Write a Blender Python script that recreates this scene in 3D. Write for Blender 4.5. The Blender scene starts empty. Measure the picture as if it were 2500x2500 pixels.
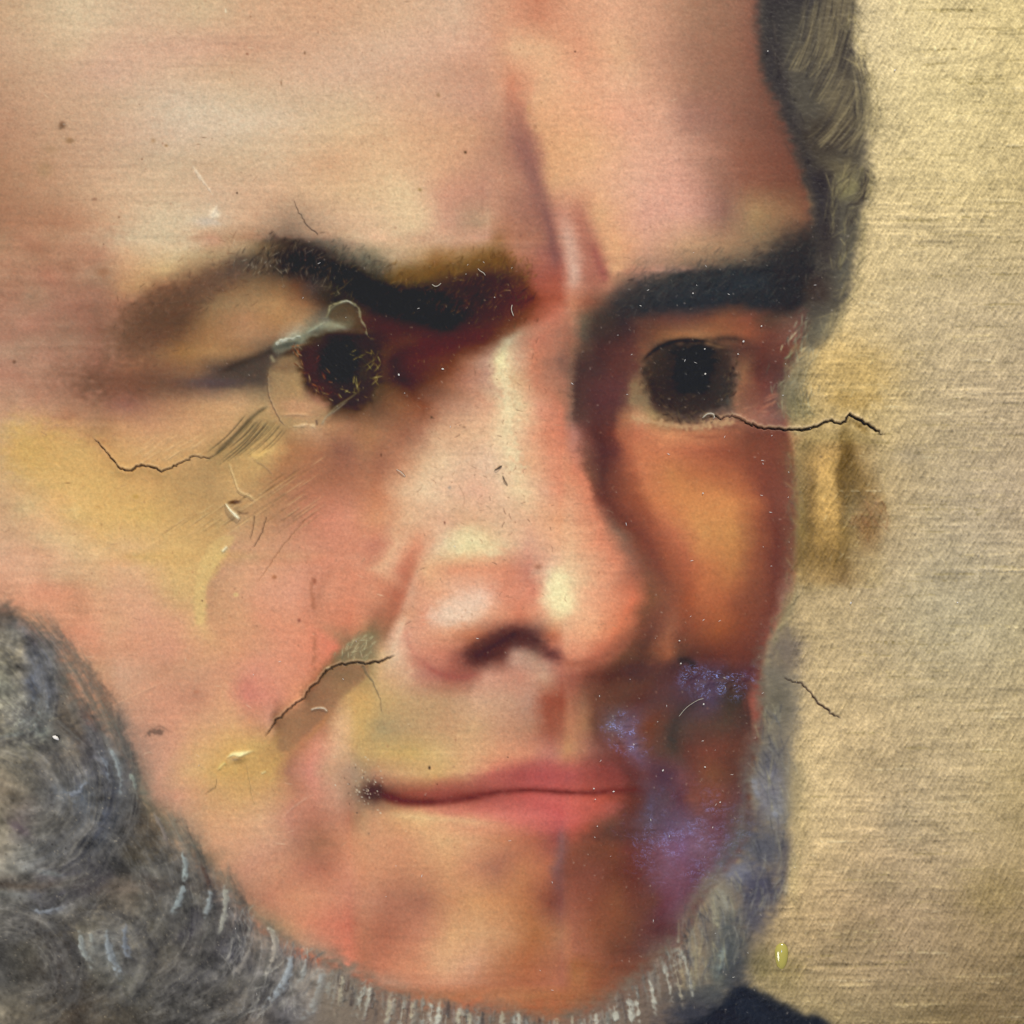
# A close-up of an old oil portrait: canvas with painted layers, repairs, cracks and relief.
import math
import numpy as np
try:
    import bpy
except ImportError:
    bpy = None

# ------------------------------------------------------------------ camera, world, lamps, exposure
U = 1e-4                                    # one painting unit (0.1 mm) in metres; the photo spans 2500 units
CZ = 1.5                                    # height of the picture centre above the floor
CAM_D = 0.42
if bpy:
    sc = bpy.context.scene
    sc.view_settings.view_transform = 'Standard'
    sc.view_settings.look = 'None'
    sc.view_settings.exposure = 0.0
    sc.view_settings.gamma = 1.0
    cam = bpy.data.objects.new('camera', bpy.data.cameras.new('camera'))
    sc.collection.objects.link(cam)
    cam.location = (0, -CAM_D, CZ)
    cam.rotation_euler = (math.pi / 2, 0, 0)
    cam.data.sensor_width = 36.0
    cam.data.lens = 36.0 * CAM_D / 0.25
    cam.data.clip_start = 0.01
    cam.data.clip_end = 50
    sc.camera = cam
    w = bpy.data.worlds.new('World')
    sc.world = w
    w.use_nodes = True
    bgn = w.node_tree.nodes['Background']
    bgn.inputs[0].default_value = (0.80, 0.86, 1.0, 1)
    bgn.inputs[1].default_value = 0.30

    def lamp(name, loc, aim, size, power, col):
        from mathutils import Vector
        d = bpy.data.lights.new(name, 'AREA')
        d.shape = 'DISK'
        d.size = size
        d.energy = power
        d.color = col
        o = bpy.data.objects.new(name, d)
        sc.collection.objects.link(o)
        o.location = loc
        o.rotation_euler = (Vector(aim) - Vector(loc)).to_track_quat('-Z', 'Y').to_euler()
        return o
    # gallery lamp high above, to the right: rakes over the canvas; an added soft fill, low at the left front, evens the light;
    # a small blue window behind the photographer that the glossy retouching mirrors
    lamp('ceiling_lamp', (0.9, -1.5, CZ + 2.7), (0, 0, CZ), 0.35, 128, (0.975, 0.95, 0.87))
    lamp('fill_lamp', (-1.7, -2.3, CZ - 1.15), (0, 0, CZ), 1.2, 78, (1.0, 0.97, 0.92))
    lamp('blue_window', (0.135, -0.84, CZ - 0.165), (0.05, 0, CZ - 0.06), 0.10, 1.5, (0.30, 0.44, 1.0))

# ------------------------------------------------------------------ the raster the painting is painted on
STEP = 2.44
MARG = 400.0
N = int(round((2500 + 2 * MARG) / STEP))
rng = np.random.default_rng(11)
IMG = np.zeros((N, N, 3), np.float32)       # pigment colour, display values 0..1
HGT = np.zeros((N, N), np.float32)          # relief in painting units
GLS = np.zeros((N, N), np.float32)          # gloss of the varnish 0..1

TILES = {'S': (0, 0, 1.0), 'V': (0, 0, 2500 / 1932.)}
for i in range(9):
    TILES['t%d' % (i + 1)] = ((0, 825, 1650)[i % 3], (0, 825, 1650)[i // 3], 850 / 1932.)
TILES['e1'] = (250, 530, 600 / 1932.)
TILES['e2'] = (800, 530, 600 / 1932.)
TILES['e3'] = (1370, 560, 640 / 1932.)
TILES['m4'] = (1280, 1500, 650 / 1932.)
TILES['m5'] = (500, 1500, 550 / 1932.)


def hexc(h):
    if not isinstance(h, str):
        return np.array(h, np.float32)
    return np.array([int(h[i:i + 2], 16) for i in (0, 2, 4)], np.float32) / 255


def src(t, pts):
    x0, y0, k = TILES[t]
    return np.array(pts, float).reshape(-1, 2) * k + (x0, y0)


def pix(p):
    return (np.asarray(p, float) + MARG) / STEP - 0.5


def smooth(p, closed=False, n=6):
    """Catmull-Rom through the points."""
    p = np.asarray(p, float)
    if len(p) < 3:
        return p
    q = np.vstack([p[-1], p, p[0], p[1]]) if closed else np.vstack([2 * p[0] - p[1], p, 2 * p[-1] - p[-2]])
    out = []
    t = np.linspace(0, 1, n, endpoint=False)[:, None]
    for i in range(1, len(q) - 2):
        a, b, c, d = q[i - 1], q[i], q[i + 1], q[i + 2]
        out.append(0.5 * (2 * b + (c - a) * t + (2 * a - 5 * b + 4 * c - d) * t * t + (3 * b - a - 3 * c + d) * t ** 3))
    if not closed:
        out.append(p[-1:])
    return np.vstack(out)


def box1(a, r, axis):
    if r < 1:
        return a
    k = 2 * r + 1
    pad = [(0, 0)] * a.ndim
    pad[axis] = (r + 1, r)
    c = np.cumsum(np.pad(a, pad, mode='edge'), axis=axis, dtype=np.float64)
    n = a.shape[axis]
    hi = np.take(c, np.arange(k, k + n), axis=axis)
    lo = np.take(c, np.arange(0, n), axis=axis)
    return ((hi - lo) / k).astype(np.float32)


def gauss(a, s, sy=None):
    """Gaussian blur, sigma in pixels: kernel when small, three boxes when large."""
    for axis, sg in ((1, s), (0, s if sy is None else sy)):
        if sg < 0.25:
            continue
        if sg < 3.0:
            r = int(math.ceil(sg * 3))
            k = np.exp(-0.5 * (np.arange(-r, r + 1) / sg) ** 2)
            k /= k.sum()
            pad = [(0, 0)] * a.ndim
            pad[axis] = (r, r)
            b = np.pad(a, pad, mode='edge')
            n = a.shape[axis]
            o = 0
            for i, kv in enumerate(k):
                sl = [slice(None)] * a.ndim
                sl[axis] = slice(i, i + n)
                o = o + b[tuple(sl)] * np.float32(kv)
            a = o
        else:
            r = int(round((math.sqrt(4 * sg * sg + 1) - 1) / 2))
            for _ in range(3):
                a = box1(a, r, axis)
    return a.astype(np.float32)


def noise(sx, sy=None, seed=0, amp=1.0):
    """Filtered white noise about 0 with unit deviation; feature sizes in painting units."""
    sy = sx if sy is None else sy
    k = max(1, int(min(sx, sy) / STEP / 6))              # coarse when the features are large
    n = N // k + 2
    a = np.random.default_rng(1000 + seed).standard_normal((n, n)).astype(np.float32)
    a = gauss(a, sx / STEP * .42 / k, sy / STEP * .42 / k)
    if k > 1:
        t = np.arange(N) / k
        i = t.astype(int)
        f = (t - i)[:, None].astype(np.float32)
        a = a[i] * (1 - f) + a[i + 1] * f
        a = a.T
        a = (a[i] * (1 - f) + a[i + 1] * f).T
    else:
        a = a[:N, :N]
    a = a - a.mean()
    return (a / (a.std() + 1e-6) * amp).astype(np.float32)


def bbox(p, m):
    x0, y0 = np.floor(p.min(0) - m).astype(int)
    x1, y1 = np.ceil(p.max(0) + m).astype(int) + 1
    return max(x0, 0), max(y0, 0), min(x1, N), min(y1, N)


def polymask(p, b):
    x0, y0, x1, y1 = b
    h, wd = y1 - y0, x1 - x0
    acc = np.zeros((h, wd + 1), np.int32)
    q = np.vstack([p, p[:1]])
    for (ax, ay), (bx, by) in zip(q[:-1], q[1:]):
        if ay == by:
            continue
        if ay > by:
            ax, ay, bx, by = bx, by, ax, ay
        r0, r1 = max(int(math.ceil(ay)), y0), min(int(math.ceil(by)) - 1, y1 - 1)
        if r1 < r0:
            continue
        r = np.arange(r0, r1 + 1)
        xs = np.clip(np.ceil(ax + (r - ay) * (bx - ax) / (by - ay)).astype(int) - x0, 0, wd)
        acc[r - y0, xs] += 1
    return (np.cumsum(acc, 1)[:, :wd] % 2).astype(np.float32)


def put(b, m, col, tex=None):
    x0, y0, x1, y1 = b
    c = hexc(col)
    m = m[..., None]
    IMG[y0:y1, x0:x1] = IMG[y0:y1, x0:x1] * (1 - m) + c * m


def mask_poly(t, pts, blur=6, rough=0.0, closed_smooth=True, seed=1):
    p = src(t, pts)
    p = smooth(p, True) if closed_smooth else p
    p = pix(p)
    s = max(blur / STEP, 0.6)
    b = bbox(p, 3.2 * s + 4)
    if b[2] <= b[0] or b[3] <= b[1]:
        return b, None
    m = gauss(polymask(p, b), s)
    if rough:
        n = RN[(seed) % len(RN)][b[1]:b[3], b[0]:b[2]]
        m = np.clip(m + rough * n * 1.6 * m * (1 - m), 0, 1)
    return b, m


def fill(t, pts, col, blur=6, op=1.0, rough=0.35, seed=1):
    b, m = mask_poly(t, pts, blur, rough, True, seed)
    if m is not None:
        put(b, m * op, col)


def dab(t, x, y, rx, ry, col, op=0.8, ang=0.0, rough=0.25):
    k = TILES[t][2]
    c = pix(src(t, [(x, y)]))[0]
    rx, ry = rx * k / STEP, ry * k / STEP
    r = 2.2 * max(rx, ry)
    b = bbox(np.array([c]), r)
    if b[2] <= b[0] or b[3] <= b[1]:
        return
    yy, xx = np.mgrid[b[1]:b[3], b[0]:b[2]]
    ca, sa = math.cos(math.radians(ang)), math.sin(math.radians(ang))
    dx, dy = xx - c[0], yy - c[1]
    e = ((dx * ca + dy * sa) / rx) ** 2 + ((-dx * sa + dy * ca) / ry) ** 2
    m = np.exp(-1.1 * e ** 1.25).astype(np.float32)
    if rough:
        m = np.clip(m + rough * RN[1][b[1]:b[3], b[0]:b[2]] * 4 * m * (1 - m) * 0.6, 0, 1)
    put(b, m * op, col)


def linedist(p, wd, m):
    """Distance to a polyline with a width per vertex: returns box, signed coverage field."""
    b = bbox(p, m)
    if b[2] <= b[0] or b[3] <= b[1]:
        return b, None, None
    yy, xx = np.mgrid[b[1]:b[3], b[0]:b[2]].astype(np.float32)
    best = np.full(xx.shape, 1e9, np.float32)
    tt = np.zeros(xx.shape, np.float32)
    n = len(p) - 1
    for i in range(n):
        ax, ay = p[i]
        bx, by = p[i + 1]
        r = max(wd[i], wd[i + 1]) + m
        lx0, lx1 = max(int(min(ax, bx) - r) - b[0], 0), min(int(max(ax, bx) + r) + 2 - b[0], xx.shape[1])
        ly0, ly1 = max(int(min(ay, by) - r) - b[1], 0), min(int(max(ay, by) + r) + 2 - b[1], xx.shape[0])
        if lx1 <= lx0 or ly1 <= ly0:
            continue
        X, Y = xx[ly0:ly1, lx0:lx1], yy[ly0:ly1, lx0:lx1]
        dx, dy = bx - ax, by - ay
        L = dx * dx + dy * dy + 1e-9
        s = np.clip(((X - ax) * dx + (Y - ay) * dy) / L, 0, 1)
        d = np.hypot(X - ax - s * dx, Y - ay - s * dy) - (wd[i] + (wd[i + 1] - wd[i]) * s)
        v = best[ly0:ly1, lx0:lx1]
        k = d < v
        v[k] = d[k]
        tt[ly0:ly1, lx0:lx1][k] = ((i + s) / n)[k]
    return b, best, tt


def stroke(t, pts, w, col, blur=3, op=1.0, taper=(0.0, 0.0), hgt=0.0, rough=0.0, n=6, sm=True):
    """Brush line: w = full width in units (or list per point), taper = fraction of length faded at each end."""
    p = src(t, pts)
    wl = np.broadcast_to(np.asarray(w, float), (len(p),)).copy()
    if sm and len(p) > 2:
        q = smooth(p, False, n)
        wl = np.interp(np.linspace(0, 1, len(q)), np.linspace(0, 1, len(p)), wl)
        p = q
    p = pix(p)
    hw = wl / STEP / 2
    s = max(blur / STEP, 0.45)
    b, d, tt = linedist(p, hw, hw.max() + 2.5 * s + 2)
    if d is None:
        return
    m = 1 / (1 + np.exp(np.clip(d / s * 1.9, -30, 30)))
    # a line thinner than a pixel keeps its share of ink
    thin = np.clip((2 * wl.mean() / STEP + 0.25), 0.15, 1.0) if wl.mean() / STEP < 0.8 else 1.0
    m = m * thin
    a = np.ones_like(m)
    if taper[0] > 0:
        a *= np.clip(tt / taper[0], 0, 1)
    if taper[1] > 0:
        a *= np.clip((1 - tt) / taper[1], 0, 1)
    m = (m * a).astype(np.float32)
    if rough:
        m = np.clip(m + rough * RN[2][b[1]:b[3], b[0]:b[2]] * 4 * m * (1 - m), 0, 1)
    put(b, m * op, col)
    if hgt:
        HGT[b[1]:b[3], b[0]:b[2]] += m * hgt


def relief(t, pts, w, h, blur=4, taper=(0, 0)):
    p = src(t, pts)
    q = smooth(p, False, 6) if len(p) > 2 else p
    wl = np.broadcast_to(np.asarray(w, float), (len(p),))
    wl = np.interp(np.linspace(0, 1, len(q)), np.linspace(0, 1, len(p)), wl)
    p = pix(q)
    s = max(blur / STEP, 0.45)
    b, d, tt = linedist(p, wl / STEP / 2, wl.max() / STEP / 2 + 3 * s + 2)
    if d is None:
        return
    m = 1 / (1 + np.exp(np.clip(d / s * 1.9, -30, 30)))
    if taper[0] > 0:
        m = m * np.clip(tt / taper[0], 0, 1)
    if taper[1] > 0:
        m = m * np.clip((1 - tt) / taper[1], 0, 1)
    HGT[b[1]:b[3], b[0]:b[2]] += (m * h).astype(np.float32)


def bump(t, x, y, rx, ry, h, ang=0.0):
    k = TILES[t][2]
    c = pix(src(t, [(x, y)]))[0]
    rx, ry = rx * k / STEP, ry * k / STEP
    b = bbox(np.array([c]), 2.6 * max(rx, ry))
    yy, xx = np.mgrid[b[1]:b[3], b[0]:b[2]]
    ca, sa = math.cos(math.radians(ang)), math.sin(math.radians(ang))
    dx, dy = xx - c[0], yy - c[1]
    e = ((dx * ca + dy * sa) / rx) ** 2 + ((-dx * sa + dy * ca) / ry) ** 2
    HGT[b[1]:b[3], b[0]:b[2]] += (h * np.exp(-e)).astype(np.float32)


def gloss(t, pts, g, blur=12, rough=0.8):
    b, m = mask_poly(t, pts, blur, rough)
    if m is not None:
        v = GLS[b[1]:b[3], b[0]:b[2]]
        v[...] = v * (1 - m) + g * m


def field(rows, x0, dx, y0, dy, blur):
    """Colour grid -> smooth field on the raster."""
    g = np.array([[hexc(c) for c in (r.split() if isinstance(r, str) else r)] for r in rows], np.float32)
    c = np.arange(N) * STEP + STEP / 2 - MARG
    fx = np.clip((c - x0) / dx, 0, g.shape[1] - 1.001)
    fy = np.clip((c - y0) / dy, 0, g.shape[0] - 1.001)
    ix, iy = fx.astype(int), fy.astype(int)
    tx, ty = (fx - ix)[None, :, None], (fy - iy)[:, None, None]
    a = (g[iy][:, ix] * (1 - tx) + g[iy][:, ix + 1] * tx) * (1 - ty) + (g[iy + 1][:, ix] * (1 - tx) + g[iy + 1][:, ix + 1] * tx) * ty
    return gauss(a.astype(np.float32), blur / STEP)


def hairs(t, guides, n, ln, w, cols, op=0.6, blur=2.0, spread=0, jit=6, hgt=0.0, curl=0.0, seed=5):
    """Many short hair strokes that follow guide lines (list of polylines in tile pixels)."""
    g = np.random.default_rng(seed)
    gs = [smooth(src(t, q), False, 8) for q in guides]
    for _ in range(n):
        q = gs[g.integers(len(gs))]
        sl = np.r_[0, np.cumsum(np.hypot(*np.diff(q, axis=0).T))]
        L = ln * g.uniform(0.5, 1.4)
        s0 = g.uniform(-0.3 * L, max(sl[-1] - 0.6 * L, 1))
        ss = np.clip(np.linspace(s0, s0 + L, 5), 0, sl[-1])
        if ss[-1] - ss[0] < 0.3 * L:
            continue
        p = np.c_[np.interp(ss, sl, q[:, 0]), np.interp(ss, sl, q[:, 1])]
        d = p[-1] - p[0]
        nrm = np.array([-d[1], d[0]]) / (np.hypot(*d) + 1e-6)
        off = g.normal(0, 1) * spread
        p = p + nrm * off + np.linspace(-1, 1, 5)[:, None] * nrm * g.normal(0, jit) + nrm * curl * (np.linspace(-1, 1, 5)[:, None] ** 2)
        stroke('S', p, [w * .6, w, w, w * .8, w * .3], cols[g.integers(len(cols))], blur, op * g.uniform(.4, 1), (0.3, 0.35), hgt * g.uniform(.3, 1), n=2)


RN = [.6 * noise(a, b, 50 + i) + .4 * noise(a * 4, b * 4, 60 + i) for i, (a, b) in enumerate(((9, 6), (14, 9), (7, 7)))]

# ------------------------------------------------------------------ the painting, back to front
def inside(p, b=None):
    return None


BGROWS = ['C6B284 BEAC7C C8B484 CDB981 CBB67E C2AE74',
          'C6B284 BEAC7A C8B480 CCB880 CBB77E C6B178',
          'CCB47E CCB27C CAB47E C6B07A C2AD76 C0AA74',
          'C8AE74 C6AC72 C0AA78 B8A478 B6A278 B29F76',
          'A49064 BCA066 BAA26A B09C72 AF9B72 AC9872',
          'A08858 AC9264 AA9062 B09D74 AE9C78 AA9672',
          'A08A62 AE9868 AC9870 AEA078 AC9F7A A6986F',
          'C4AC78 C6AC78 BAA272 BCA678 BBA577 B49F70',
          'CCB27C CEB47C BCA274 B8A276 B6A072 AA9462',
          'B49A6A BC9F70 B0956C A68E6A A0885F 968058',
          '94845C 98865A 8E7C58 88764F 826E4A 746344']
bg = field(BGROWS, 1875, 125, 0, 250, 55)
yb = np.clip(((np.arange(N) + .5) * STEP - MARG) / 2500, 0, 1)[:, None, None].astype(np.float32)
IMG[:] = bg * np.array([1.05, 1.05, 1.09], np.float32) * (1.03 - .05 * yb)

# flesh tones read off across the picture: row -> (x in the small view, r, g, b)
SKIN_ROWS = {
0:[(0,195,155,125),(97,205,172,143),(193,207,178,153),(290,204,168,142),(386,208,174,148),(483,206,158,130),(580,206,158,130),(676,212,163,134),(773,210,168,142),(870,213,172,146),(966,206,142,114),(1063,210,148,120),(1159,220,160,128),(1256,180,135,112),(1352,150,105,86),(1430,140,90,78)],
125:[(0,190,150,124),(97,200,160,134),(193,207,166,142),(290,203,158,134),(386,199,155,130),(483,203,156,132),(580,210,165,140),(676,206,165,140),(773,210,168,145),(870,215,166,136),(966,218,170,136),(1063,215,154,122),(1159,222,165,134),(1256,185,138,115),(1352,150,103,84),(1430,138,82,68)],
250:[(0,185,142,115),(97,194,150,122),(193,201,162,135),(290,210,181,156),(386,211,184,160),(483,207,177,151),(580,209,172,143),(676,212,170,141),(773,210,165,139),(870,196,146,121),(966,206,148,120),(1063,222,170,133),(1159,224,162,132),(1256,196,146,122),(1352,146,97,80),(1440,130,80,65)],
375:[(0,178,128,102),(97,189,147,119),(193,197,155,128),(290,203,160,133),(386,206,170,143),(483,208,177,150),(580,208,172,142),(676,212,174,142),(773,211,161,128),(870,198,150,122),(950,184,130,108),(1063,220,165,124),(1159,225,165,138),(1256,222,158,139),(1352,172,116,100),(1440,130,78,66)],
500:[(0,164,120,95),(97,184,138,109),(193,197,158,129),(290,208,178,149),(386,205,170,143),(483,201,156,126),(580,208,168,134),(676,217,183,149),(750,218,183,150),(830,196,143,119),(900,201,156,127),(1000,178,122,103),(1075,206,147,118),(1150,224,164,130),(1256,210,155,138),(1352,166,116,101),(1440,160,125,86)],
625:[(0,168,119,94),(97,174,121,96),(193,185,135,109),(300,205,171,142),(386,176,134,102),(483,150,110,82),(580,160,120,95),(676,205,165,135),(773,204,160,128),(870,196,146,120),(966,176,112,95),(1040,196,130,115),(1159,220,150,115),(1256,205,145,125),(1352,190,145,118),(1440,170,130,90)],
750:[(0,165,122,100),(97,164,118,98),(193,138,96,78),(290,92,64,48),(386,130,95,69),(483,178,131,92),(560,155,112,78),(676,100,70,50),(773,100,70,48),(870,110,68,46),(966,140,70,52),(1060,190,120,105),(1159,90,70,66),(1256,70,56,54),(1440,70,56,54)],
875:[(0,174,125,105),(97,168,118,98),(193,148,100,82),(290,126,86,60),(386,148,106,70),(483,168,124,84),(580,160,115,80),(676,100,60,45),(773,90,40,28),(860,130,85,66),(950,196,160,135),(1020,188,125,105),(1090,100,62,55),(1159,92,52,46),(1256,138,74,50),(1352,150,82,54),(1440,136,72,56)],
1000:[(0,189,140,114),(97,184,130,106),(193,148,100,80),(290,126,84,64),(386,188,140,104),(483,203,155,115),(560,194,145,110),(660,140,92,66),(740,150,90,66),(800,188,130,106),(860,214,166,137),(950,227,203,165),(1020,214,150,125),(1090,130,74,60),(1130,84,46,42),(1220,184,116,86),(1300,172,100,72),(1440,140,78,60)],
1125:[(0,204,164,120),(97,211,162,97),(193,206,156,99),(290,205,156,102),(386,190,148,97),(483,194,150,101),(580,178,124,86),(676,160,101,76),(740,154,94,72),(805,213,173,140),(870,218,185,156),(950,226,196,162),(1060,214,146,112),(1120,120,70,58),(1220,184,107,72),(1352,168,95,65),(1450,132,72,52)],
1250:[(0,205,160,126),(97,208,165,117),(193,210,165,102),(290,208,161,100),(386,191,146,97),(483,186,136,99),(580,195,131,99),(676,206,137,110),(773,219,174,145),(870,213,157,132),(966,218,170,141),(1063,219,151,118),(1120,206,122,90),(1165,110,64,50),(1256,160,88,56),(1320,204,135,77),(1440,150,78,48)],
1375:[(0,211,155,130),(97,214,165,135),(193,215,166,127),(290,210,165,112),(400,200,151,116),(483,200,146,113),(580,205,136,109),(676,206,127,104),(740,219,164,131),(870,221,178,143),(966,215,147,126),(1040,222,170,138),(1140,215,141,111),(1215,104,60,46),(1310,180,101,58),(1440,132,68,45)],
1500:[(0,205,135,106),(97,211,140,111),(193,210,146,118),(290,214,155,125),(386,208,155,116),(483,205,146,115),(580,212,136,108),(676,206,120,90),(760,214,150,121),(830,220,160,135),(966,222,150,121),(1040,226,174,134),(1150,214,140,106),(1220,114,66,46),(1310,168,90,52),(1440,122,64,46)],
1625:[(0,190,124,100),(150,196,131,108),(200,200,144,117),(290,205,146,116),(386,210,141,113),(483,206,136,112),(580,209,127,99),(680,170,122,86),(740,204,146,112),(850,196,122,102),(966,200,142,118),(1060,214,150,119),(1140,190,111,86),(1220,114,64,46),(1352,130,67,43),(1440,134,70,52)],
1750:[(0,190,120,98),(193,204,142,112),(300,197,132,106),(386,209,145,108),(460,205,130,109),(560,168,118,82),(650,213,165,117),(730,196,155,107),(830,195,154,115),(930,186,141,112),(1030,160,86,62),(1085,180,120,90),(1150,96,54,44),(1250,84,52,44),(1440,110,62,48)],
1875:[(0,188,136,110),(260,199,149,123),(340,204,146,115),(430,205,155,101),(520,190,145,93),(600,194,136,110),(680,178,133,100),(800,204,159,107),(900,210,151,111),(990,200,130,100),(1060,160,100,80),(1150,96,56,48),(1280,92,54,44),(1440,94,54,44)],
2000:[(0,160,130,105),(310,162,131,106),(400,181,141,115),(500,185,136,110),(600,166,112,87),(700,204,145,111),(800,214,169,121),(900,206,130,104),(1000,196,112,90),(1100,150,80,62),(1200,106,62,58),(1300,112,60,46),(1440,104,58,48)],
2125:[(0,168,130,105),(400,171,131,105),(500,190,131,105),(600,168,108,82),(690,204,136,105),(850,204,136,101),(950,190,116,82),(1030,174,101,71),(1100,112,64,48),(1200,98,58,60),(1300,94,58,68),(1440,90,58,66)],
2250:[(0,192,130,104),(480,194,131,105),(590,195,117,88),(700,176,107,84),(800,168,102,76),(880,199,140,97),(966,195,131,95),(1050,166,102,68),(1150,140,81,59),(1230,100,58,50),(1440,90,52,60)],
2375:[(0,184,110,86),(620,186,112,88),(700,182,103,79),(800,200,126,93),(900,200,131,95),(1000,176,107,72),(1080,179,106,75),(1180,124,69,53),(1300,106,62,54),(1440,100,60,54)],
2500:[(0,180,102,78),(700,182,103,79),(800,180,104,76),(900,172,98,72),(1000,158,88,60),(1080,150,84,58),(1180,124,69,53),(1440,100,60,54)]}
SKIN = []
for y in range(0, 2501, 125):
    a = np.array(SKIN_ROWS[y], float)
    xs = np.arange(17) * 125 / 1.294
    SKIN.append([[np.interp(x, a[:, 0], a[:, k]) / 255 for k in (1, 2, 3)] for x in xs])
skin = field(SKIN, 0, 125, 0, 125, 34)
yr = np.clip(((np.arange(N) + .5) * STEP - MARG - 1200) / 700, 0, 1)[:, None, None].astype(np.float32)
skin *= 1 - yr * np.array([.02, .015, .065], np.float32)
# slow wandering of the flesh tones
for i, (sx, sy, am) in enumerate(((90, 60, .010), (34, 24, .008), (260, 12, .007))):
    n = noise(sx, sy, 3 + i)[..., None] * am
    skin += n * np.array([1.0, .95, .85], np.float32)
skin += noise(60, 40, 9)[..., None] * np.array([.006, -.006, -.004], np.float32)
FACE = np.vstack([src('t3', [(455, -950), (455, 0), (470, 250), (490, 400), (560, 560), (620, 720), (690, 900), (740, 1100), (770, 1260), (760, 1500), (740, 1700), (715, 1850)]),
                  src('t6', [(690, 20), (640, 160), (600, 240), (590, 330), (600, 480), (640, 600), (665, 750), (690, 950), (690, 1100), (670, 1250), (620, 1450), (570, 1560), (520, 1650), (490, 1750), (470, 1830)]),
                  src('t9', [(480, 50), (480, 250), (440, 380), (400, 550), (390, 700), (380, 850), (310, 1000), (180, 1150), (100, 1250), (40, 1400), (0, 1520)]),
                  src('t8', [(1800, 1500), (1650, 1650), (1500, 1780), (1350, 1850), (1200, 1880), (1000, 1850), (800, 1820), (550, 1800), (300, 1730), (100, 1650), (0, 1600)]),
                  src('t7', [(1600, 1480), (1400, 1330), (1250, 1150), (1100, 1020), (900, 850), (780, 650), (700, 450), (600, 300), (450, 180), (350, 60)]),
                  src('t4', [(340, 1800), (300, 1680), (150, 1600), (60, 1500), (0, 1470)]),
                  [(-450, 1380), (-450, -450)]])
UNDER = np.vstack([src('t3', [(480, -950), (480, 0), (500, 250), (520, 400), (600, 560), (660, 720), (730, 900), (790, 1100), (810, 1260), (790, 1500), (750, 1700), (715, 1850)]),
                   src('t6', [(690, 20), (640, 160), (600, 240), (590, 330), (600, 480), (640, 600), (665, 750), (690, 950), (690, 1100), (670, 1250), (620, 1450), (570, 1560), (520, 1650), (490, 1750), (485, 1830)]),
                   src('t9', [(500, 50), (510, 250), (480, 380), (440, 550), (430, 700), (430, 850), (370, 1000), (240, 1150), (160, 1250), (100, 1400), (60, 1520)]),
                   [(1640, 2900), (-450, 2900), (-450, -450)]])
b, m = mask_poly('S', UNDER, 7, 0.3)
IMG[b[1]:b[3], b[0]:b[2]] = IMG[b[1]:b[3], b[0]:b[2]] * (1 - m[..., None]) + skin[b[1]:b[3], b[0]:b[2]] * m[..., None]

# ---- forehead
fill('t2', [(900, 40), (1050, 60), (1180, 40), (1080, 130), (950, 190), (880, 240), (860, 200)], 'C98A6E', 16, .6)
dab('t2', 1050, 260, 160, 60, 'DEB088', .7)
dab('t2', 350, 1100, 130, 130, 'DEBE92', .8)
dab('t2', 100, 850, 200, 260, 'D6AE88', .6)
stroke('t2', [(560, 430), (740, 435), (880, 405)], 12, 'B08470', 9, .5, (.4, .2))
stroke('t2', [(970, 400), (965, 500)], 8, 'B8704E', 7, .5, (.3, .3))
dab('t2', 960, 760, 110, 140, 'B58468', .7)
dab('t2', 1010, 1050, 110, 280, 'B88672', .6, -18)
stroke('t2', [(930, 640), (1000, 780), (1060, 920), (1110, 1050), (1150, 1180), (1180, 1300), (1205, 1420), (1215, 1540)], [10, 30, 36, 40, 30, 26, 24, 18], '8F6058', 12, .85, (.15, .1))
stroke('t2', [(1150, 1180), (1180, 1300), (1200, 1400)], 14, '7A4A48', 8, .7, (.4, .3))
stroke('t2', [(1070, 700), (1130, 850), (1190, 1000)], 26, 'E0AC82', 13, .6, (.3, .3))
fill('t2', [(1350, 1080), (1450, 1150), (1550, 1330), (1590, 1480), (1510, 1540), (1440, 1350)], 'DEA478', 14, .8)
fill('t2', [(1320, 1120), (1370, 1180), (1440, 1370), (1490, 1500), (1510, 1600), (1380, 1600), (1350, 1400), (1310, 1250)], 'AC6A5A', 11, .85)
stroke('t2', [(1400, 1330), (1440, 1440), (1490, 1570)], 22, '9A5448', 10, .6, (.3, .1))
stroke('t2', [(1250, 1150), (1280, 1350), (1305, 1500), (1310, 1640)], 34, 'CEA08E', 12, .85, (.2, .1))
stroke('t2', [(1225, 1350), (1260, 1500), (1280, 1620), (1240, 1720)], 16, 'C07860', 9, .5, (.3, .3))
stroke('t2', [(690, 950), (690, 1080), (730, 1220)], 12, 'A88870', 8, .5, (.3, .3))
dab('t2', 790, 1050, 60, 150, 'DEB692', .7)
dab('t2', 800, 1200, 50, 40, 'E2C4A0', .6)
dab('t2', 620, 1120, 60, 120, 'CC9882', .6)
dab('t2', 1600, 850, 200, 160, 'D99C84', .5)
dab('t2', 1560, 1290, 120, 110, 'BC8474', .55)
stroke('t3', [(240, 1350), (230, 1200), (320, 1020), (420, 900)], 46, '8E5C50', 24, .55, (.2, .4))
dab('t3', 470, 1180, 150, 110, 'AE8658', .75, -20)
dab('t3', 90, 1050, 110, 200, 'D0907E', .6)
dab('t3', 300, 720, 160, 60, '9C7468', .6)
dab('t3', 560, 900, 120, 120, '8C4E3C', .6)
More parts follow.
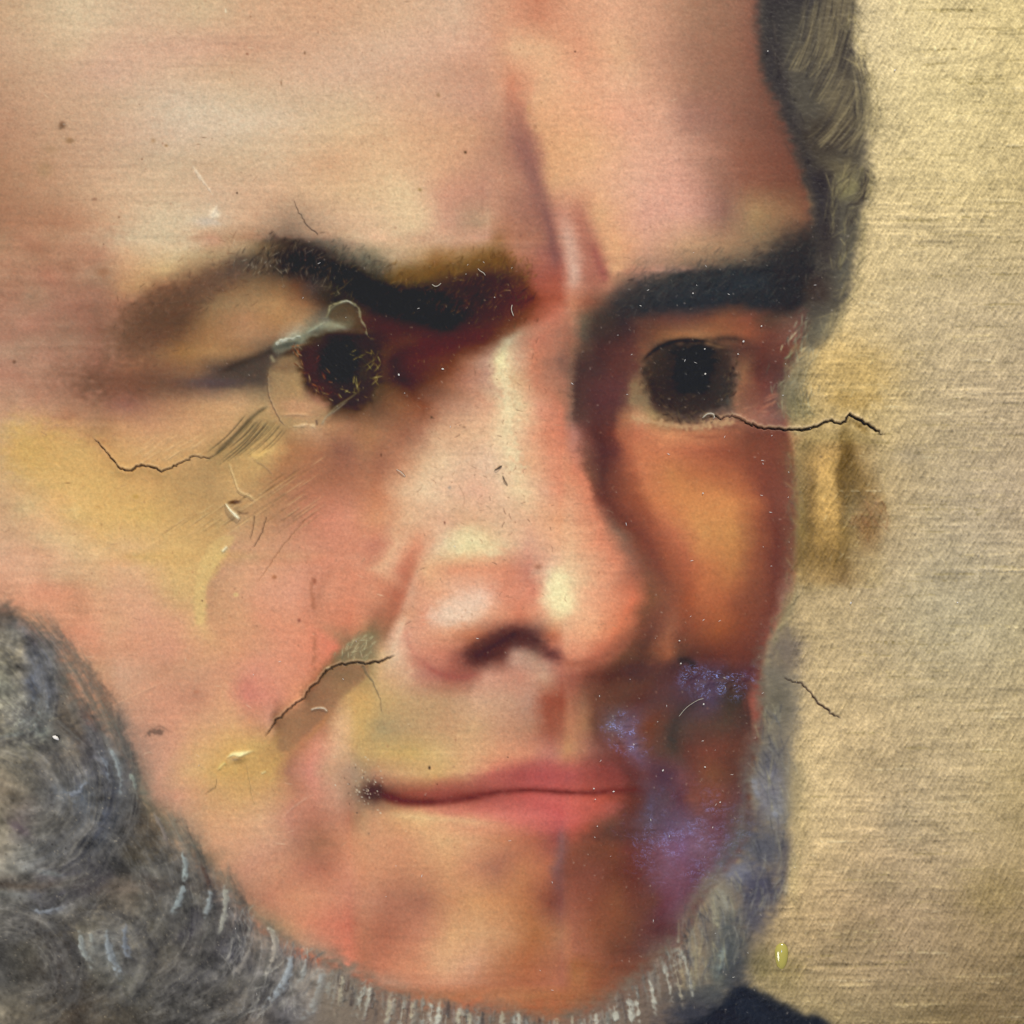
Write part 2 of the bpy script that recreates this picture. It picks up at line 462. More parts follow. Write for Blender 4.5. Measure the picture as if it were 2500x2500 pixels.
# pale highlights and redder spots painted on the forehead
dab('t1', 1100, 620, 260, 100, 'D0B49C', .6)
dab('t1', 1450, 680, 260, 80, 'DABBA2', .55)
dab('t1', 820, 1230, 260, 170, 'CDB090', .65)
dab('t1', 480, 80, 200, 120, 'D8BCA0', .6)
dab('t1', 900, 330, 330, 70, 'CF9F84', .6)
dab('t1', 1300, 310, 120, 70, 'C48E72', .5)
dab('t1', 1180, 1340, 70, 70, 'CC9078', .55)

# ---- left brow and eye
stroke('e1', [(330, 920), (430, 800), (600, 660), (800, 530), (1000, 450), (1250, 420)], [60, 90, 90, 70, 56, 40], '7A5440', 36, .85, (.2, 0))
dab('V', 300, 605, 78, 50, '65432F', .8, -30)
dab('V', 350, 560, 70, 40, '6E4C38', .6, -35)
dab('V', 420, 520, 80, 28, '745643', .75, -18)
dab('V', 460, 490, 50, 20, '6A5344', .6, -10)
dab('V', 250, 650, 60, 50, '7E5844', .7)
dab('V', 215, 720, 110, 40, '7C5543', .75, 5)
dab('V', 290, 735, 110, 26, '644432', .7)
dab('V', 330, 690, 70, 20, '7A5A3E', .6)
dab('V', 400, 650, 60, 22, '9C7048', .6, -8)
dab('e1', 900, 500, 200, 70, '84583F', .5, -10)
dab('e1', 420, 500, 150, 60, 'B08060', .5)
dab('e1', 250, 1280, 320, 120, '724838', .75)
dab('e1', 600, 1010, 260, 60, 'A87C52', .6)
dab('e1', 1250, 760, 320, 150, 'B4845A', .85)
dab('e1', 1100, 900, 420, 90, 'AC7C54', .7)
dab('e1', 450, 1130, 300, 90, '8A6044', .5)
stroke('e1', [(1120, 330), (1250, 200), (1450, 100), (1600, 170), (1800, 220), (1932, 280)], 34, '786054', 16, .7, (.3, 0))
fill('e1', [(1120, 420), (1200, 270), (1330, 180), (1450, 150), (1580, 190), (1720, 240), (1850, 330), (1960, 380), (1960, 660), (1850, 640), (1720, 660), (1640, 570), (1560, 490), (1450, 455), (1300, 445), (1180, 465)], '2E2523', 10, .97)
dab('e1', 1280, 270, 120, 70, '5A4430', .5)
dab('e1', 1800, 540, 120, 100, '2A2112', .6)
fill('e2', [(-60, 330), (150, 385), (300, 445), (450, 515), (600, 535), (800, 510), (950, 470), (1150, 400), (1350, 410), (1480, 470), (1610, 570), (1660, 660), (1600, 760), (1450, 830), (1300, 810), (1150, 870), (1000, 850), (970, 905), (850, 880), (740, 820), (600, 815), (480, 780), (350, 740), (250, 700), (-60, 720)], '1D140E', 12, .96)
fill('e2', [(1420, 420), (1560, 500), (1680, 640), (1620, 790), (1450, 860), (1400, 640)], '552A1C', 18, .75)
stroke('e2', [(430, 470), (650, 430), (800, 410), (950, 410), (1150, 370), (1350, 340), (1470, 390)], 40, '6B461E', 12, .8, (.15, .15))
stroke('e2', [(520, 400), (700, 360), (860, 300), (1000, 340), (1200, 320), (1350, 240), (1440, 320)], 22, '8A6438', 14, .5, (.2, .2))
stroke('e2', [(1345, 60), (1350, 180), (1350, 330)], 26, '8E6238', 14, .7, (.5, 0))
stroke('e2', [(-60, 250), (200, 280), (400, 370)], 32, '5C564C', 13, .75, (0, .3))
stroke('e2', [(100, 260), (300, 330), (440, 410)], 18, '84786A', 13, .5, (.2, .3))
dab('e2', 1350, 620, 300, 170, '3B1B0D', .8)
dab('e2', 1000, 600, 160, 100, '32200F', .6)
dab('e2', 1760, 620, 130, 200, 'A2533D', .6)
dab('e2', 1620, 500, 100, 100, '6A3524', .5)
dab('e2', 1500, 850, 180, 70, '7A3C28', .6)
fill('e2', [(250, 760), (480, 795), (740, 835), (960, 915), (1200, 885), (1420, 860), (1330, 940), (1230, 1010), (1080, 1130), (970, 1210), (850, 1310), (700, 1390), (540, 1420), (400, 1420), (360, 1200), (380, 1000), (300, 900)], '56261B', 11, .95)
dab('e2', 780, 1090, 150, 120, '70361F', .75)
dab('e2', 640, 1230, 130, 60, '3B1B16', .8)
dab('e2', 480, 1130, 90, 120, '45241C', .6)
dab('e2', 560, 930, 90, 50, '6C3B26', .7)
dab('e2', 1080, 1060, 150, 80, '5C2C1C', .7)
dab('e2', 1050, 930, 200, 50, '4A1C14', .7)
dab('e2', 600, 1370, 200, 50, '8A5446', .6)
dab('e2', 450, 1440, 180, 40, '8C6650', .6)
# lid wedge
fill('e1', [(660, 1290), (900, 1190), (1100, 1110), (1340, 1040), (1365, 1150), (1300, 1190), (1300, 1310), (1100, 1300), (900, 1320), (740, 1345)], '52423C', 9, .95)
stroke('V', [(392, 712), (450, 690), (520, 662)], [6, 22, 26], '3E302B', 9, .8, (.3, .05))
dab('e1', 800, 1290, 200, 45, '5E4648', .6)
fill('e1', [(960, 1190), (1150, 1105), (1345, 1045), (1355, 1135), (1200, 1180), (1040, 1225)], '33251F', 5, .9)
dab('e1', 1220, 1240, 90, 40, '5A4C3C', .6)
fill('e1', [(1340, 1100), (1380, 1060), (1500, 1000), (1640, 945), (1800, 910), (1960, 890), (1960, 1560), (1880, 1530), (1780, 1500), (1650, 1430), (1600, 1330), (1560, 1190), (1520, 1100), (1420, 1100)], '2E1A10', 6, .97)
fill('e1', [(1310, 1190), (1360, 1120), (1520, 1095), (1570, 1200), (1590, 1330), (1650, 1440), (1790, 1530), (1710, 1640), (1600, 1635), (1450, 1640), (1390, 1580), (1330, 1430), (1300, 1300)], 'A4825C', 5, 1)
dab('e1', 1430, 1170, 120, 60, '7E5E44', .8)
dab('e1', 1500, 1290, 80, 60, 'A47A58', .7)
dab('e1', 1520, 1470, 130, 70, 'C08C66', .8)
dab('e1', 1620, 1540, 130, 60, 'C4866C', .8)
stroke('e1', [(1340, 1360), (1440, 1350), (1530, 1320)], 5, '7A5A40', 4, .7, (.2, .2))
# iris and pupil
fill('V', [(566, 690), (572, 655), (600, 628), (650, 622), (700, 630), (724, 670), (722, 720), (700, 760), (660, 774), (615, 758), (580, 725)], '2C1C0F', 9, .95, .8)
dab('e2', 400, 1150, 60, 160, '3C2818', .7)
dab('e2', 260, 1420, 130, 50, '452C1C', .7)
dab('V', 700, 690, 26, 60, '3A2E16', .7)
dab('e1', 1640, 1150, 80, 130, '4A1C0C', .7)
dab('e1', 1720, 1330, 110, 70, '4F2410', .6)
dab('e2', 230, 1180, 110, 170, '3A3018', .8)
dab('e2', 120, 1400, 160, 60, '40220F', .8)
dab('S', 832, 885, 44, 54, '0E0C0C', 1, 0, .15)
dab('e2', 130, 1110, 90, 110, '10100F', .8)
hairs('e2', [[(180, 1060), (300, 1100), (330, 1200), (280, 1300), (180, 1360)], [(330, 1050), (380, 1180), (360, 1330)], [(60, 1330), (180, 1350), (260, 1280)]], 45, 22, 2.2, ['8C7A48', 'A89868', '6A5028', '7A6A40'], .8, 1.6, 8, 8, .5, seed=3)
hairs('e1', [[(1540, 1040), (1560, 1160), (1620, 1260), (1700, 1350)], [(1660, 960), (1680, 1080), (1720, 1200), (1800, 1300)], [(1500, 1000), (1560, 1100)], [(1640, 1300), (1760, 1400), (1900, 1430)]], 55, 22, 2.2, ['9A5A34', '7A3A1C', 'B08058', '5A2410', 'C0A888'], .7, 1.5, 6, 6, .5, seed=4)
# grey lifted lid edge and the thread shaped patch border
fill('e1', [(1335, 1050), (1365, 985), (1450, 950), (1580, 920), (1640, 880), (1760, 815), (1850, 800), (1960, 790), (1960, 880), (1850, 890), (1700, 925), (1600, 985), (1480, 1025), (1360, 1075)], '8A8470', 4, .95)
dab('e1', 1450, 1000, 110, 30, '4E4A40', .8, -15)
dab('e1', 1750, 880, 120, 25, '6A6658', .7, -15)
dab('e2', 60, 850, 120, 55, 'A09476', .8)
fill('e2', [(10, 740), (60, 695), (150, 675), (225, 740), (270, 860), (250, 900), (130, 850), (0, 800)], '5A452F', 5, .9)
dab('e2', 100, 780, 80, 50, '735A3C', .7)
dab('e2', 190, 900, 120, 30, '7A5C4C', .7)

# ---- right brow and eye
fill('e3', [(150, 640), (300, 530), (560, 560), (900, 600), (1300, 580), (1750, 590), (1810, 700), (1760, 850), (1700, 1000), (1640, 1100), (1620, 1300), (1640, 1470), (1400, 1400), (1250, 1370), (950, 1430), (480, 1400), (420, 1550), (300, 1500), (130, 1450), (80, 1230), (110, 1000), (130, 800)], '6E4032', 14, .9)
fill('e3', [(140, 640), (350, 530), (560, 620), (600, 740), (540, 850), (570, 980), (480, 1080), (500, 1260), (430, 1400), (410, 1550), (390, 1700), (440, 1932), (470, 2150), (540, 2300), (440, 2300), (330, 2150), (240, 1932), (200, 1700), (130, 1450), (70, 1230), (100, 1060), (140, 900), (120, 740)], '4C3330', 17, .92)
dab('e3', 470, 1640, 90, 260, '7A4632', .6)
dab('e3', 560, 2000, 110, 220, '7E4830', .6, -15)
dab('e3', 300, 660, 130, 130, '39302E', .85)
dab('e3', 300, 1180, 160, 240, '4C2E30', .7)
dab('e3', 110, 780, 50, 200, '5C4A3C', .6)
dab('e3', 320, 1720, 110, 200, '562E28', .7)
fill('e3', [(560, 660), (900, 610), (1300, 590), (1500, 620), (1750, 630), (1800, 720), (1720, 880), (1500, 850), (1300, 800), (1000, 800), (760, 810), (620, 880), (560, 800)], '7C4632', 12, .9)
stroke('e3', [(640, 840), (850, 750), (1050, 710), (1300, 730), (1480, 780)], 34, '9C5E38', 11, .9, (.2, .2), rough=.3)
stroke('e3', [(760, 790), (900, 775), (1080, 790), (1250, 800)], 14, 'A06C42', 6, .6, (.3, .3))
stroke('e3', [(460, 760), (700, 720), (900, 715), (960, 690)], 14, '552C26', 9, .6, (.3, .4))
dab('e3', 1550, 660, 180, 60, '6A3C38', .6)
dab('e3', 1650, 720, 130, 110, '8A4A3C', .6)
fill('e3', [(1330, 860), (1500, 890), (1690, 900), (1660, 1040), (1610, 1190), (1500, 1150), (1380, 1010)], '5E3634', 11, .9)
fill('e3', [(500, 1060), (600, 950), (700, 880), (850, 830), (1050, 830), (1200, 820), (1380, 850), (1440, 900), (1380, 1010), (1370, 1130), (1270, 1290), (1120, 1380), (950, 1410), (800, 1400), (620, 1390), (480, 1350)], '7C664A', 11, .9)
dab('e3', 530, 1180, 50, 100, '86704E', .6)
fill('e3', [(1230, 830), (1400, 850), (1460, 900), (1390, 1010), (1300, 960)], '4A302A', 9, .9)
dab('e3', 540, 1010, 60, 50, '54382E', .8)
dab('e3', 540, 1370, 100, 40, '86744C', .7)
fill('e3', [(1300, 1010), (1420, 1010), (1500, 1120), (1480, 1250), (1350, 1290), (1270, 1250)], '955A3C', 10, .85)
fill('e3', [(1250, 1360), (1380, 1270), (1520, 1190), (1640, 1230), (1655, 1450), (1480, 1430), (1380, 1390)], '9A5A4E', 7, .9)
stroke('e3', [(1290, 1340), (1420, 1290), (1560, 1210)], 8, 'B87A5C', 5, .6, (.2, .3))
stroke('e3', [(1350, 1370), (1480, 1310), (1560, 1250)], 6, 'B47A5E', 4, .5, (.2, .3))
fill('e3', [(610, 1100), (640, 960), (720, 870), (850, 825), (1000, 820), (1150, 850), (1260, 960), (1290, 1100), (1240, 1250), (1130, 1340), (1000, 1385), (860, 1370), (730, 1310), (640, 1220)], '2C211E', 12, .96, .9)
hairs('e3', [[(640, 1000), (640, 1150), (720, 1290)], [(1240, 980), (1270, 1120), (1180, 1290)], [(760, 1330), (950, 1380), (1120, 1340)], [(700, 1180), (800, 1280), (1000, 1300)]], 120, 18, 2.6, ['4A3A2C', '5A4430', '201614', '3A2A24', '6A523A'], .5, 2, 12, 6, .3, seed=14)
fill('e3', [(840, 900), (960, 850), (1110, 870), (1130, 980), (1060, 1080), (1050, 1180), (870, 1190), (830, 1050)], '14171B', 14, .93, .7)
dab('e3', 1240, 1150, 60, 120, '4A443C', .7)
dab('e3', 1180, 920, 100, 60, '2E2220', .6)
dab('e3', 700, 1280, 80, 60, '2F1D19', .6)
stroke('e3', [(560, 990), (640, 930), (720, 870), (850, 822), (1000, 820), (1150, 840)], [4, 6, 8, 8, 8, 5], '211816', 4, .9, (.2, .2))
stroke('e3', [(1100, 815), (1250, 800), (1400, 830)], 16, '44332C', 7, .8, (.2, .3))
stroke('e3', [(1050, 820), (1130, 850), (1230, 870)], 5, '8A6440', 4, .6, (.2, .3))
stroke('e3', [(460, 1410), (700, 1430), (950, 1450), (1200, 1410), (1330, 1400)], [22, 20, 18, 22, 12], 'B8926A', 8, .85, (.15, .25), rough=.3)
stroke('e3', [(480, 1470), (700, 1480), (950, 1500), (1200, 1480)], 22, 'CC8C62', 12, .55, (.2, .3))
stroke('e3', [(800, 1500), (1000, 1530), (1200, 1530), (1350, 1560)], 12, '9A5840', 8, .5, (.3, .3))
dab('e3', 1400, 1600, 260, 120, '9E5A42', .6, 10)
dab('e3', 1600, 1560, 150, 120, '8E4C3E', .6)
fill('e3', [(180, 700), (310, 520), (430, 465), (560, 400), (800, 330), (1000, 275), (1300, 240), (1480, 190), (1600, 110), (1800, 20), (1960, -40), (1960, 380), (1860, 480), (1760, 560), (1500, 580), (1300, 545), (1100, 555), (950, 595), (800, 600), (600, 620), (420, 690), (260, 750)], '2F2D2F', 13, .95)
dab('e3', 1250, 420, 500, 110, '25282C', .7, -6)
dab('e3', 420, 560, 160, 70, '3A2E30', .6, -20)
dab('e3', 1830, 300, 110, 220, '2A2426', .6)
stroke('e3', [(700, 300), (1000, 250), (1300, 200), (1480, 150), (1650, 60)], 24, '6A5A4C', 14, .55, (.3, .1))

# ---- nose
fill('t5', [(1330, -60), (1600, -60), (1620, 300), (1560, 420), (1540, 600), (1490, 720), (1510, 880), (1580, 980), (1700, 1080), (1840, 1250), (1870, 1450), (1800, 1560), (1720, 1620), (1690, 1400), (1640, 1220), (1540, 1075), (1440, 975), (1400, 780), (1385, 620), (1325, 470), (1295, 330), (1315, 200)], '5B3430', 17, .75)
fill('t5', [(1480, 960), (1600, 1000), (1720, 1100), (1830, 1260), (1850, 1450), (1790, 1560), (1720, 1600), (1695, 1400), (1645, 1220), (1550, 1080)], '7A452F', 14, .8)
dab('t5', 1590, 1030, 70, 60, '5A3024', .6, 40)
dab('t5', 1700, 760, 170, 120, 'B06844', .45)
dab('t5', 1760, 1450, 70, 140, '8A5236', .6)
stroke('t5', [(1270, 520), (1330, 700), (1370, 880), (1430, 1000), (1540, 1110), (1630, 1280), (1660, 1450), (1610, 1600), (1500, 1720)], 34, 'D6835F', 14, .65, (.2, .15))
stroke('t5', [(1200, 350), (1230, 520), (1280, 700), (1330, 850)], 30, 'CF8568', 16, .6, (.3, .3))
dab('t5', 1150, 320, 90, 220, 'C88A70', .5)
stroke('t5', [(970, 50), (920, 130), (925, 260), (955, 400), (965, 560), (1000, 700), (1030, 800)], [18, 34, 34, 34, 26, 26, 20], 'E6CCA2', 12, .9, (.1, .15), rough=.3)
dab('t5', 900, 125, 55, 40, 'EBD69A', .9)
dab('t5', 975, 40, 60, 50, 'B4AA92', .7, -40)
dab('t5', 1030, 780, 60, 40, 'EBD6A4', .8)
dab('t5', 780, 270, 120, 110, 'BE9284', .6)
dab('t5', 700, 380, 130, 90, 'C69C88', .5)
dab('t5', 540, 660, 130, 90, 'DCC0A0', .7, -20)
dab('t5', 440, 800, 130, 70, 'DCBEA0', .7, -20)
dab('t5', 780, 650, 180, 120, 'DCAE96', .5)
dab('t5', 620, 900, 200, 100, 'D8A890', .6)
stroke('t5', [(330, 830), (300, 1000), (240, 1150), (150, 1300)], 22, 'C88C70', 16, .45, (.3, .3))
fill('t5', [(590, 1090), (740, 1050), (830, 1130), (940, 1170), (880, 1205), (700, 1205), (560, 1190)], 'E8D0A2', 11, .9)
dab('t5', 640, 1110, 100, 40, 'E0C8A6', .6)
fill('t5', [(520, 1290), (620, 1240), (800, 1235), (1000, 1275), (1110, 1330), (1070, 1420), (900, 1420), (700, 1395), (560, 1400), (450, 1460), (400, 1560), (420, 1420)], 'D08468', 15, .75)
stroke('t5', [(540, 1250), (680, 1225), (850, 1235), (1000, 1265)], 10, 'C87A5E', 8, .5, (.3, .3))
fill('t5', [(480, 1530), (600, 1460), (760, 1425), (850, 1445), (800, 1510), (680, 1585), (580, 1625), (520, 1590)], 'EAC6B0', 22, .85)
dab('t5', 640, 1680, 230, 70, 'E09C78', .6)
stroke('t5', [(490, 1180), (430, 1330), (375, 1480), (320, 1640), (240, 1760)], 20, 'E0AC8C', 10, .8, (.2, .1))
stroke('t5', [(430, 1170), (370, 1350), (300, 1520), (220, 1630), (120, 1740)], 26, 'B66E54', 14, .7, (.25, .1))
dab('t5', 60, 1500, 160, 170, 'DA8A6C', .6)
fill('t5', [(1175, 1285), (1265, 1285), (1290, 1400), (1320, 1520), (1185, 1530), (1160, 1400)], 'F0D9A8', 15, .95)
dab('t5', 1430, 1480, 150, 200, 'E4A884', .6)
dab('t5', 1240, 1590, 120, 60, 'E4AC88', .5)
fill('t5', [(390, 1590), (560, 1660), (720, 1690), (720, 1800), (840, 1850), (720, 1890), (600, 1875), (480, 1810), (400, 1710)], 'BA705C', 15, .85)
stroke('t5', [(450, 1780), (550, 1855), (680, 1885), (800, 1850)], 14, '9C5248', 9, .75, (.2, .2))
stroke('t5', [(700, 1700), (850, 1625), (980, 1565), (1100, 1600), (1210, 1690)], 24, 'B26A42', 13, .75, (.2, .2))
fill('t5', [(705, 1785), (720, 1730), (820, 1672), (920, 1622), (1000, 1605), (1080, 1645), (1170, 1705), (1260, 1775), (1230, 1795), (1130, 1760), (1040, 1722), (960, 1722), (860, 1772), (780, 1815)], '482320', 7, .97)
stroke('t5', [(740, 1790), (850, 1720), (960, 1660)], 14, '2E1614', 7, .7, (.2, .2))
fill('t5', [(950, 1750), (1040, 1735), (1130, 1785), (1210, 1805), (1150, 1860), (1030, 1860)], 'C99C86', 8, .9)
stroke('t5', [(1240, 1800), (1400, 1800), (1530, 1740), (1640, 1640)], 24, 'A05C48', 12, .7, (.2, .2))
dab('t5', 1560, 1830, 170, 70, '63382C', .8, -15)
dab('t5', 1700, 1690, 80, 80, '553426', .8)
stroke('t5', [(1800, 1520), (1820, 1650), (1830, 1770)], 30, 'A05A3C', 13, .7, (.2, .1))
stroke('m4', [(1180, 60), (1200, 200), (1150, 320)], 24, '5C3626', 12, .6, (.3, .2))

# ---- right cheek
dab('t6', 200, 950, 230, 130, 'CE8C52', .6, 10)
dab('t6', 220, 1130, 190, 100, 'CE8A46', .6)
stroke('t6', [(600, 560), (640, 800), (650, 1000), (630, 1200), (590, 1400)], 46, '8C4A34', 20, .6, (.2, .2))
stroke('t6', [(645, 560), (675, 800), (690, 1000), (680, 1150), (640, 1400), (560, 1580), (500, 1740)], 9, 'A0664E', 6, .6, (.1, .1))
dab('t6', 470, 1430, 120, 160, '854632', .55, 20)
dab('t6', 180, 1480, 130, 130, 'B06038', .55)
dab('t6', 300, 1720, 200, 60, '6C3A2C', .7)
dab('t6', 460, 760, 140, 60, '94543C', .5, -30)
stroke('t6', [(0, 860), (150, 850), (300, 880)], 8, 'A85A38', 6, .5, (.1, .4))

# ---- mouth and chin
stroke('t8', [(1260, 60), (1165, 140), (1150, 250), (1200, 350)], [26, 36, 36, 24], '96503A', 16, .85, (.2, .3))
fill('t8', [(1280, 150), (1370, 125), (1400, 300), (1410, 430), (1250, 435), (1210, 330)], 'B88458', 14, .85)
dab('t8', 1330, 170, 60, 60, 'BA8068', .6)
dab('t8', 1290, 400, 80, 40, 'C29460', .7)
dab('t8', 1140, 380, 90, 60, 'BE9A88', .6)
dab('t8', 760, 120, 280, 100, 'C69E84', .6)
dab('t8', 420, 280, 180, 90, 'AC9068', .6)
dab('t8', 660, 300, 260, 80, 'C6A072', .6)
dab('t8', 640, 480, 260, 50, 'D09874', .6)
dab('t8', 1000, 430, 160, 50, 'D69A7C', .6)
fill('t8', [(230, 570), (400, 575), (600, 570), (800, 535), (1000, 490), (1150, 470), (1290, 500), (1420, 480), (1560, 480), (1630, 560), (1720, 625), (1600, 650), (1400, 655), (1150, 625), (950, 645), (750, 685), (550, 705), (380, 700), (260, 660)], 'A4504A', 9, .9)
dab('t8', 400, 600, 180, 45, 'C4785F', .75)
dab('t8', 620, 590, 130, 30, 'C07460', .6, -8)
dab('t8', 1180, 550, 150, 50, 'A84E50', .7)
dab('t8', 1520, 560, 110, 70, '733230', .8)
stroke('t8', [(180, 625), (260, 655), (380, 695), (520, 698), (700, 680), (880, 645), (1080, 633), (1250, 645), (1400, 648), (1580, 630), (1760, 640)], [14, 20, 24, 22, 16, 13, 10, 10, 12, 12, 10], '5A1D19', 6, .92, (.04, .15))
dab('t8', 195, 640, 70, 60, '472822', .9)
dab('t8', 130, 660, 60, 80, '70503F', .6)
fill('t8', [(330, 735), (600, 725), (800, 690), (950, 660), (1150, 652), (1400, 665), (1550, 680), (1620, 720), (1520, 795), (1300, 840), (1150, 865), (1000, 835), (800, 775), (550, 765)], 'CB6560', 8, .92)
dab('t8', 480, 730, 150, 30, 'B4594E', .6)
dab('t8', 1120, 740, 220, 55, 'D8706B', .8)
dab('t8', 1430, 735, 110, 65, 'C64B3B', .8)
dab('t8', 1560, 700, 80, 50, '98402F', .7)
fill('t8', [(250, 745), (450, 775), (700, 795), (950, 825), (1010, 855), (800, 885), (600, 875), (430, 835)], 'DAB07E', 11, .85)
stroke('t8', [(980, 930), (850, 1040), (700, 1160), (450, 1290), (200, 1390), (60, 1420)], [60, 70, 60, 70, 70, 50], '9C6653', 30, .6, (.15, .3))
dab('t8', 880, 1070, 120, 70, '8A5852', .55, -35)
dab('t8', 360, 1310, 160, 50, '96604E', .5, -20)
dab('V', 760, 1700, 150, 60, 'AA6C52', .7, -15)
dab('V', 640, 1690, 90, 50, 'BC7C62', .6)
dab('t8', 560, 1530, 260, 90, 'C98E62', .6)
dab('t8', 760, 1380, 220, 90, 'C08E68', .6)
fill('t8', [(1180, 890), (1450, 830), (1650, 770), (1800, 700), (2000, 740), (2000, 1300), (1760, 1480), (1500, 1370), (1300, 1270), (1200, 1100)], '6A3E32', 60, .6)
dab('t8', 1450, 960, 150, 120, '7A4A36', .6)
dab('t8', 1500, 870, 190, 50, '4E3228', .7)
stroke('t8', [(1250, 870), (1225, 1000), (1210, 1150)], 16, '7E5C62', 9, .6, (.3, .3))
dab('t8', 1700, 850, 130, 90, '5A4044', .7)
dab('m4', 1000, 1620, 300, 170, '5E3C46', .75, -20)  # violet sheen of the varnish, put into the pigment
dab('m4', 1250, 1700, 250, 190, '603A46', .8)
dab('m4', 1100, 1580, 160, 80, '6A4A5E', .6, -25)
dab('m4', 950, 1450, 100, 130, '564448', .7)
dab('m4', 1330, 1400, 280, 60, '5E3838', .6)
dab('m4', 800, 1780, 100, 160, '5E2E28', .5)
dab('t8', 1200, 1650, 200, 180, 'A46A42', .6)
dab('t8', 1600, 1500, 160, 160, '734436', .5)

# ---- dark retouching at the right of the mouth
fill('m4', [(300, 490), (500, 435), (700, 365), (880, 335), (1000, 345), (1100, 330), (1250, 380), (1500, 385), (1640, 440), (1590, 560), (1605, 720), (1640, 900), (1630, 1080), (1600, 1200), (1610, 1300), (1500, 1420), (1200, 1420), (1130, 1250), (900, 1250), (700, 1160), (680, 1000), (560, 900), (520, 750), (560, 620), (440, 570), (320, 530)], '59372D', 11, .9)
fill('m4', [(700, 380), (880, 350), (1100, 350), (1250, 400), (1500, 400), (1630, 450), (1560, 590), (1300, 610), (1000, 600), (760, 500)], '4D3033', 10, .85)
stroke('m4', [(480, 480), (620, 430), (760, 370), (880, 330)], 14, '35211C', 8, .7, (.2, .2))
stroke('m4', [(1100, 345), (1180, 330), (1250, 385)], 16, '2E2422', 6, .8, (.2, .2))
stroke('m4', [(1320, 630), (1150, 700), (1075, 850), (1110, 1010)], [10, 20, 26, 22], '392E28', 9, .8, (.2, .2))
fill('m4', [(1180, 700), (1500, 600), (1600, 700), (1590, 810), (1400, 830), (1200, 800)], '42312A', 10, .85)
dab('m4', 900, 720, 80, 50, '7A4526', .7)
dab('m4', 640, 560, 140, 60, '62402E', .6)
dab('m4', 700, 850, 160, 130, '6A4A52', .6, 40)  # violet sheen painted over the retouching
dab('m4', 1300, 1030, 150, 80, '703A2A', .7)
dab('m4', 1400, 1140, 140, 60, '6C4022', .7)
dab('m4', 1280, 1290, 200, 70, '7A382C', .75)
dab('m4', 1480, 1000, 100, 130, '5E3A26', .6)
dab('m4', 860, 1090, 150, 80, '5F3438', .6)
dab('m4', 1000, 1200, 140, 40, '3F2228', .7)
stroke('m4', [(1610, 550), (1660, 680), (1690, 850)], [16, 24, 14], '9A5040', 8, .85, (.2, .2))
dab('m4', 1560, 1280, 50, 140, '4E2C28', .5)

# ---- fold beside the nose and its old filling
fill('m5', [(1380, 130), (1550, -20), (1660, -20), (1610, 150), (1500, 320), (1420, 320)], 'AE7850', 11, .75)
fill('m5', [(1120, 395), (1180, 290), (1300, 180), (1490, 180), (1420, 300), (1450, 385), (1250, 425)], '8C7759', 8, .9)
dab('m5', 1330, 330, 110, 50, '74664C', .6)
fill('m5', [(1100, 435), (1370, 425), (1390, 520), (1290, 610), (1180, 705), (1110, 790), (1070, 860), (950, 980), (800, 1100), (700, 1210), (600, 1190), (640, 1050), (650, 920), (780, 800), (880, 690), (980, 590)], '9B6D4F', 6, .92)
dab('m5', 1250, 510, 130, 60, '8C6A4C', .7)
dab('m5', 1050, 660, 110, 90, '94664C', .6, -45)
stroke('m5', [(1080, 830), (950, 970), (800, 1090)], 12, 'A86E44', 6, .6, (.2, .2))
stroke('m5', [(1330, 600), (1180, 730), (1100, 830), (980, 1000), (860, 1130)], 14, 'D29A78', 9, .55, (.2, .3))
dab('m5', 600, 1350, 260, 190, 'C69C62', .65)
dab('m5', 250, 1150, 220, 110, 'D6A468', .7)
dab('m5', 600, 1120, 110, 90, 'BC9460', .6)
dab('m5', 900, 1330, 130, 200, 'C48A78', .6)
dab('m5', 760, 1330, 80, 180, 'A07868', .6, 20)
dab('m5', 1100, 1300, 160, 190, 'BE9C80', .55)
dab('m5', 1250, 1380, 130, 150, 'B0907A', .6)
dab('m5', 1200, 1600, 150, 110, 'BE907A', .6)
dab('m5', 900, 1740, 220, 110, 'A87864', .6, -20)
dab('m5', 360, 640, 110, 130, 'CC8070', .6)
dab('m5', 430, 850, 150, 90, 'C0846E', .5)
fill('m5', [(1210, 800), (1350, 590), (1480, 690), (1530, 900), (1560, 1010), (1932, 1030), (1960, 1230), (1400, 1230), (1200, 1120)], 'C69E64', 20, .75)
dab('m5', 1650, 930, 180, 60, 'A8906C', .7)
stroke('m5', [(1390, 525), (1460, 610), (1510, 740), (1520, 860), (1530, 960), (1560, 1010), (1700, 1030), (1900, 1010)], 6, '84745C', 5, .6, (.1, .3))
# cheek filling
fill('t4', [(60, 450), (300, 490), (520, 570), (650, 740), (900, 755), (1100, 890), (1250, 1000), (1330, 1060), (1235, 1230), (1150, 1350), (1130, 1570), (1090, 1585), (1000, 1380), (850, 1260), (620, 1110), (380, 880), (80, 740)], 'D0A266', 22, .7)
dab('t4', 800, 1000, 420, 130, 'DBAA6C', .6, 12)
dab('t4', 150, 620, 160, 120, 'C99C5C', .6)
dab('t4', 1180, 800, 300, 110, 'B58E5C', .65, -30)
dab('t4', 1000, 560, 300, 90, 'D0A272', .5)
fill('t4', [(1325, 1060), (1300, 1130), (1240, 1220), (1160, 1340), (1130, 1570), (1090, 1580), (1080, 1400), (1120, 1250), (1200, 1120)], 'D4AC6E', 5, .7)
stroke('t4', [(1210, 1240), (1170, 1300), (1140, 1400), (1130, 1480)], 10, 'DEBC7E', 4, .8, (.2, .3))
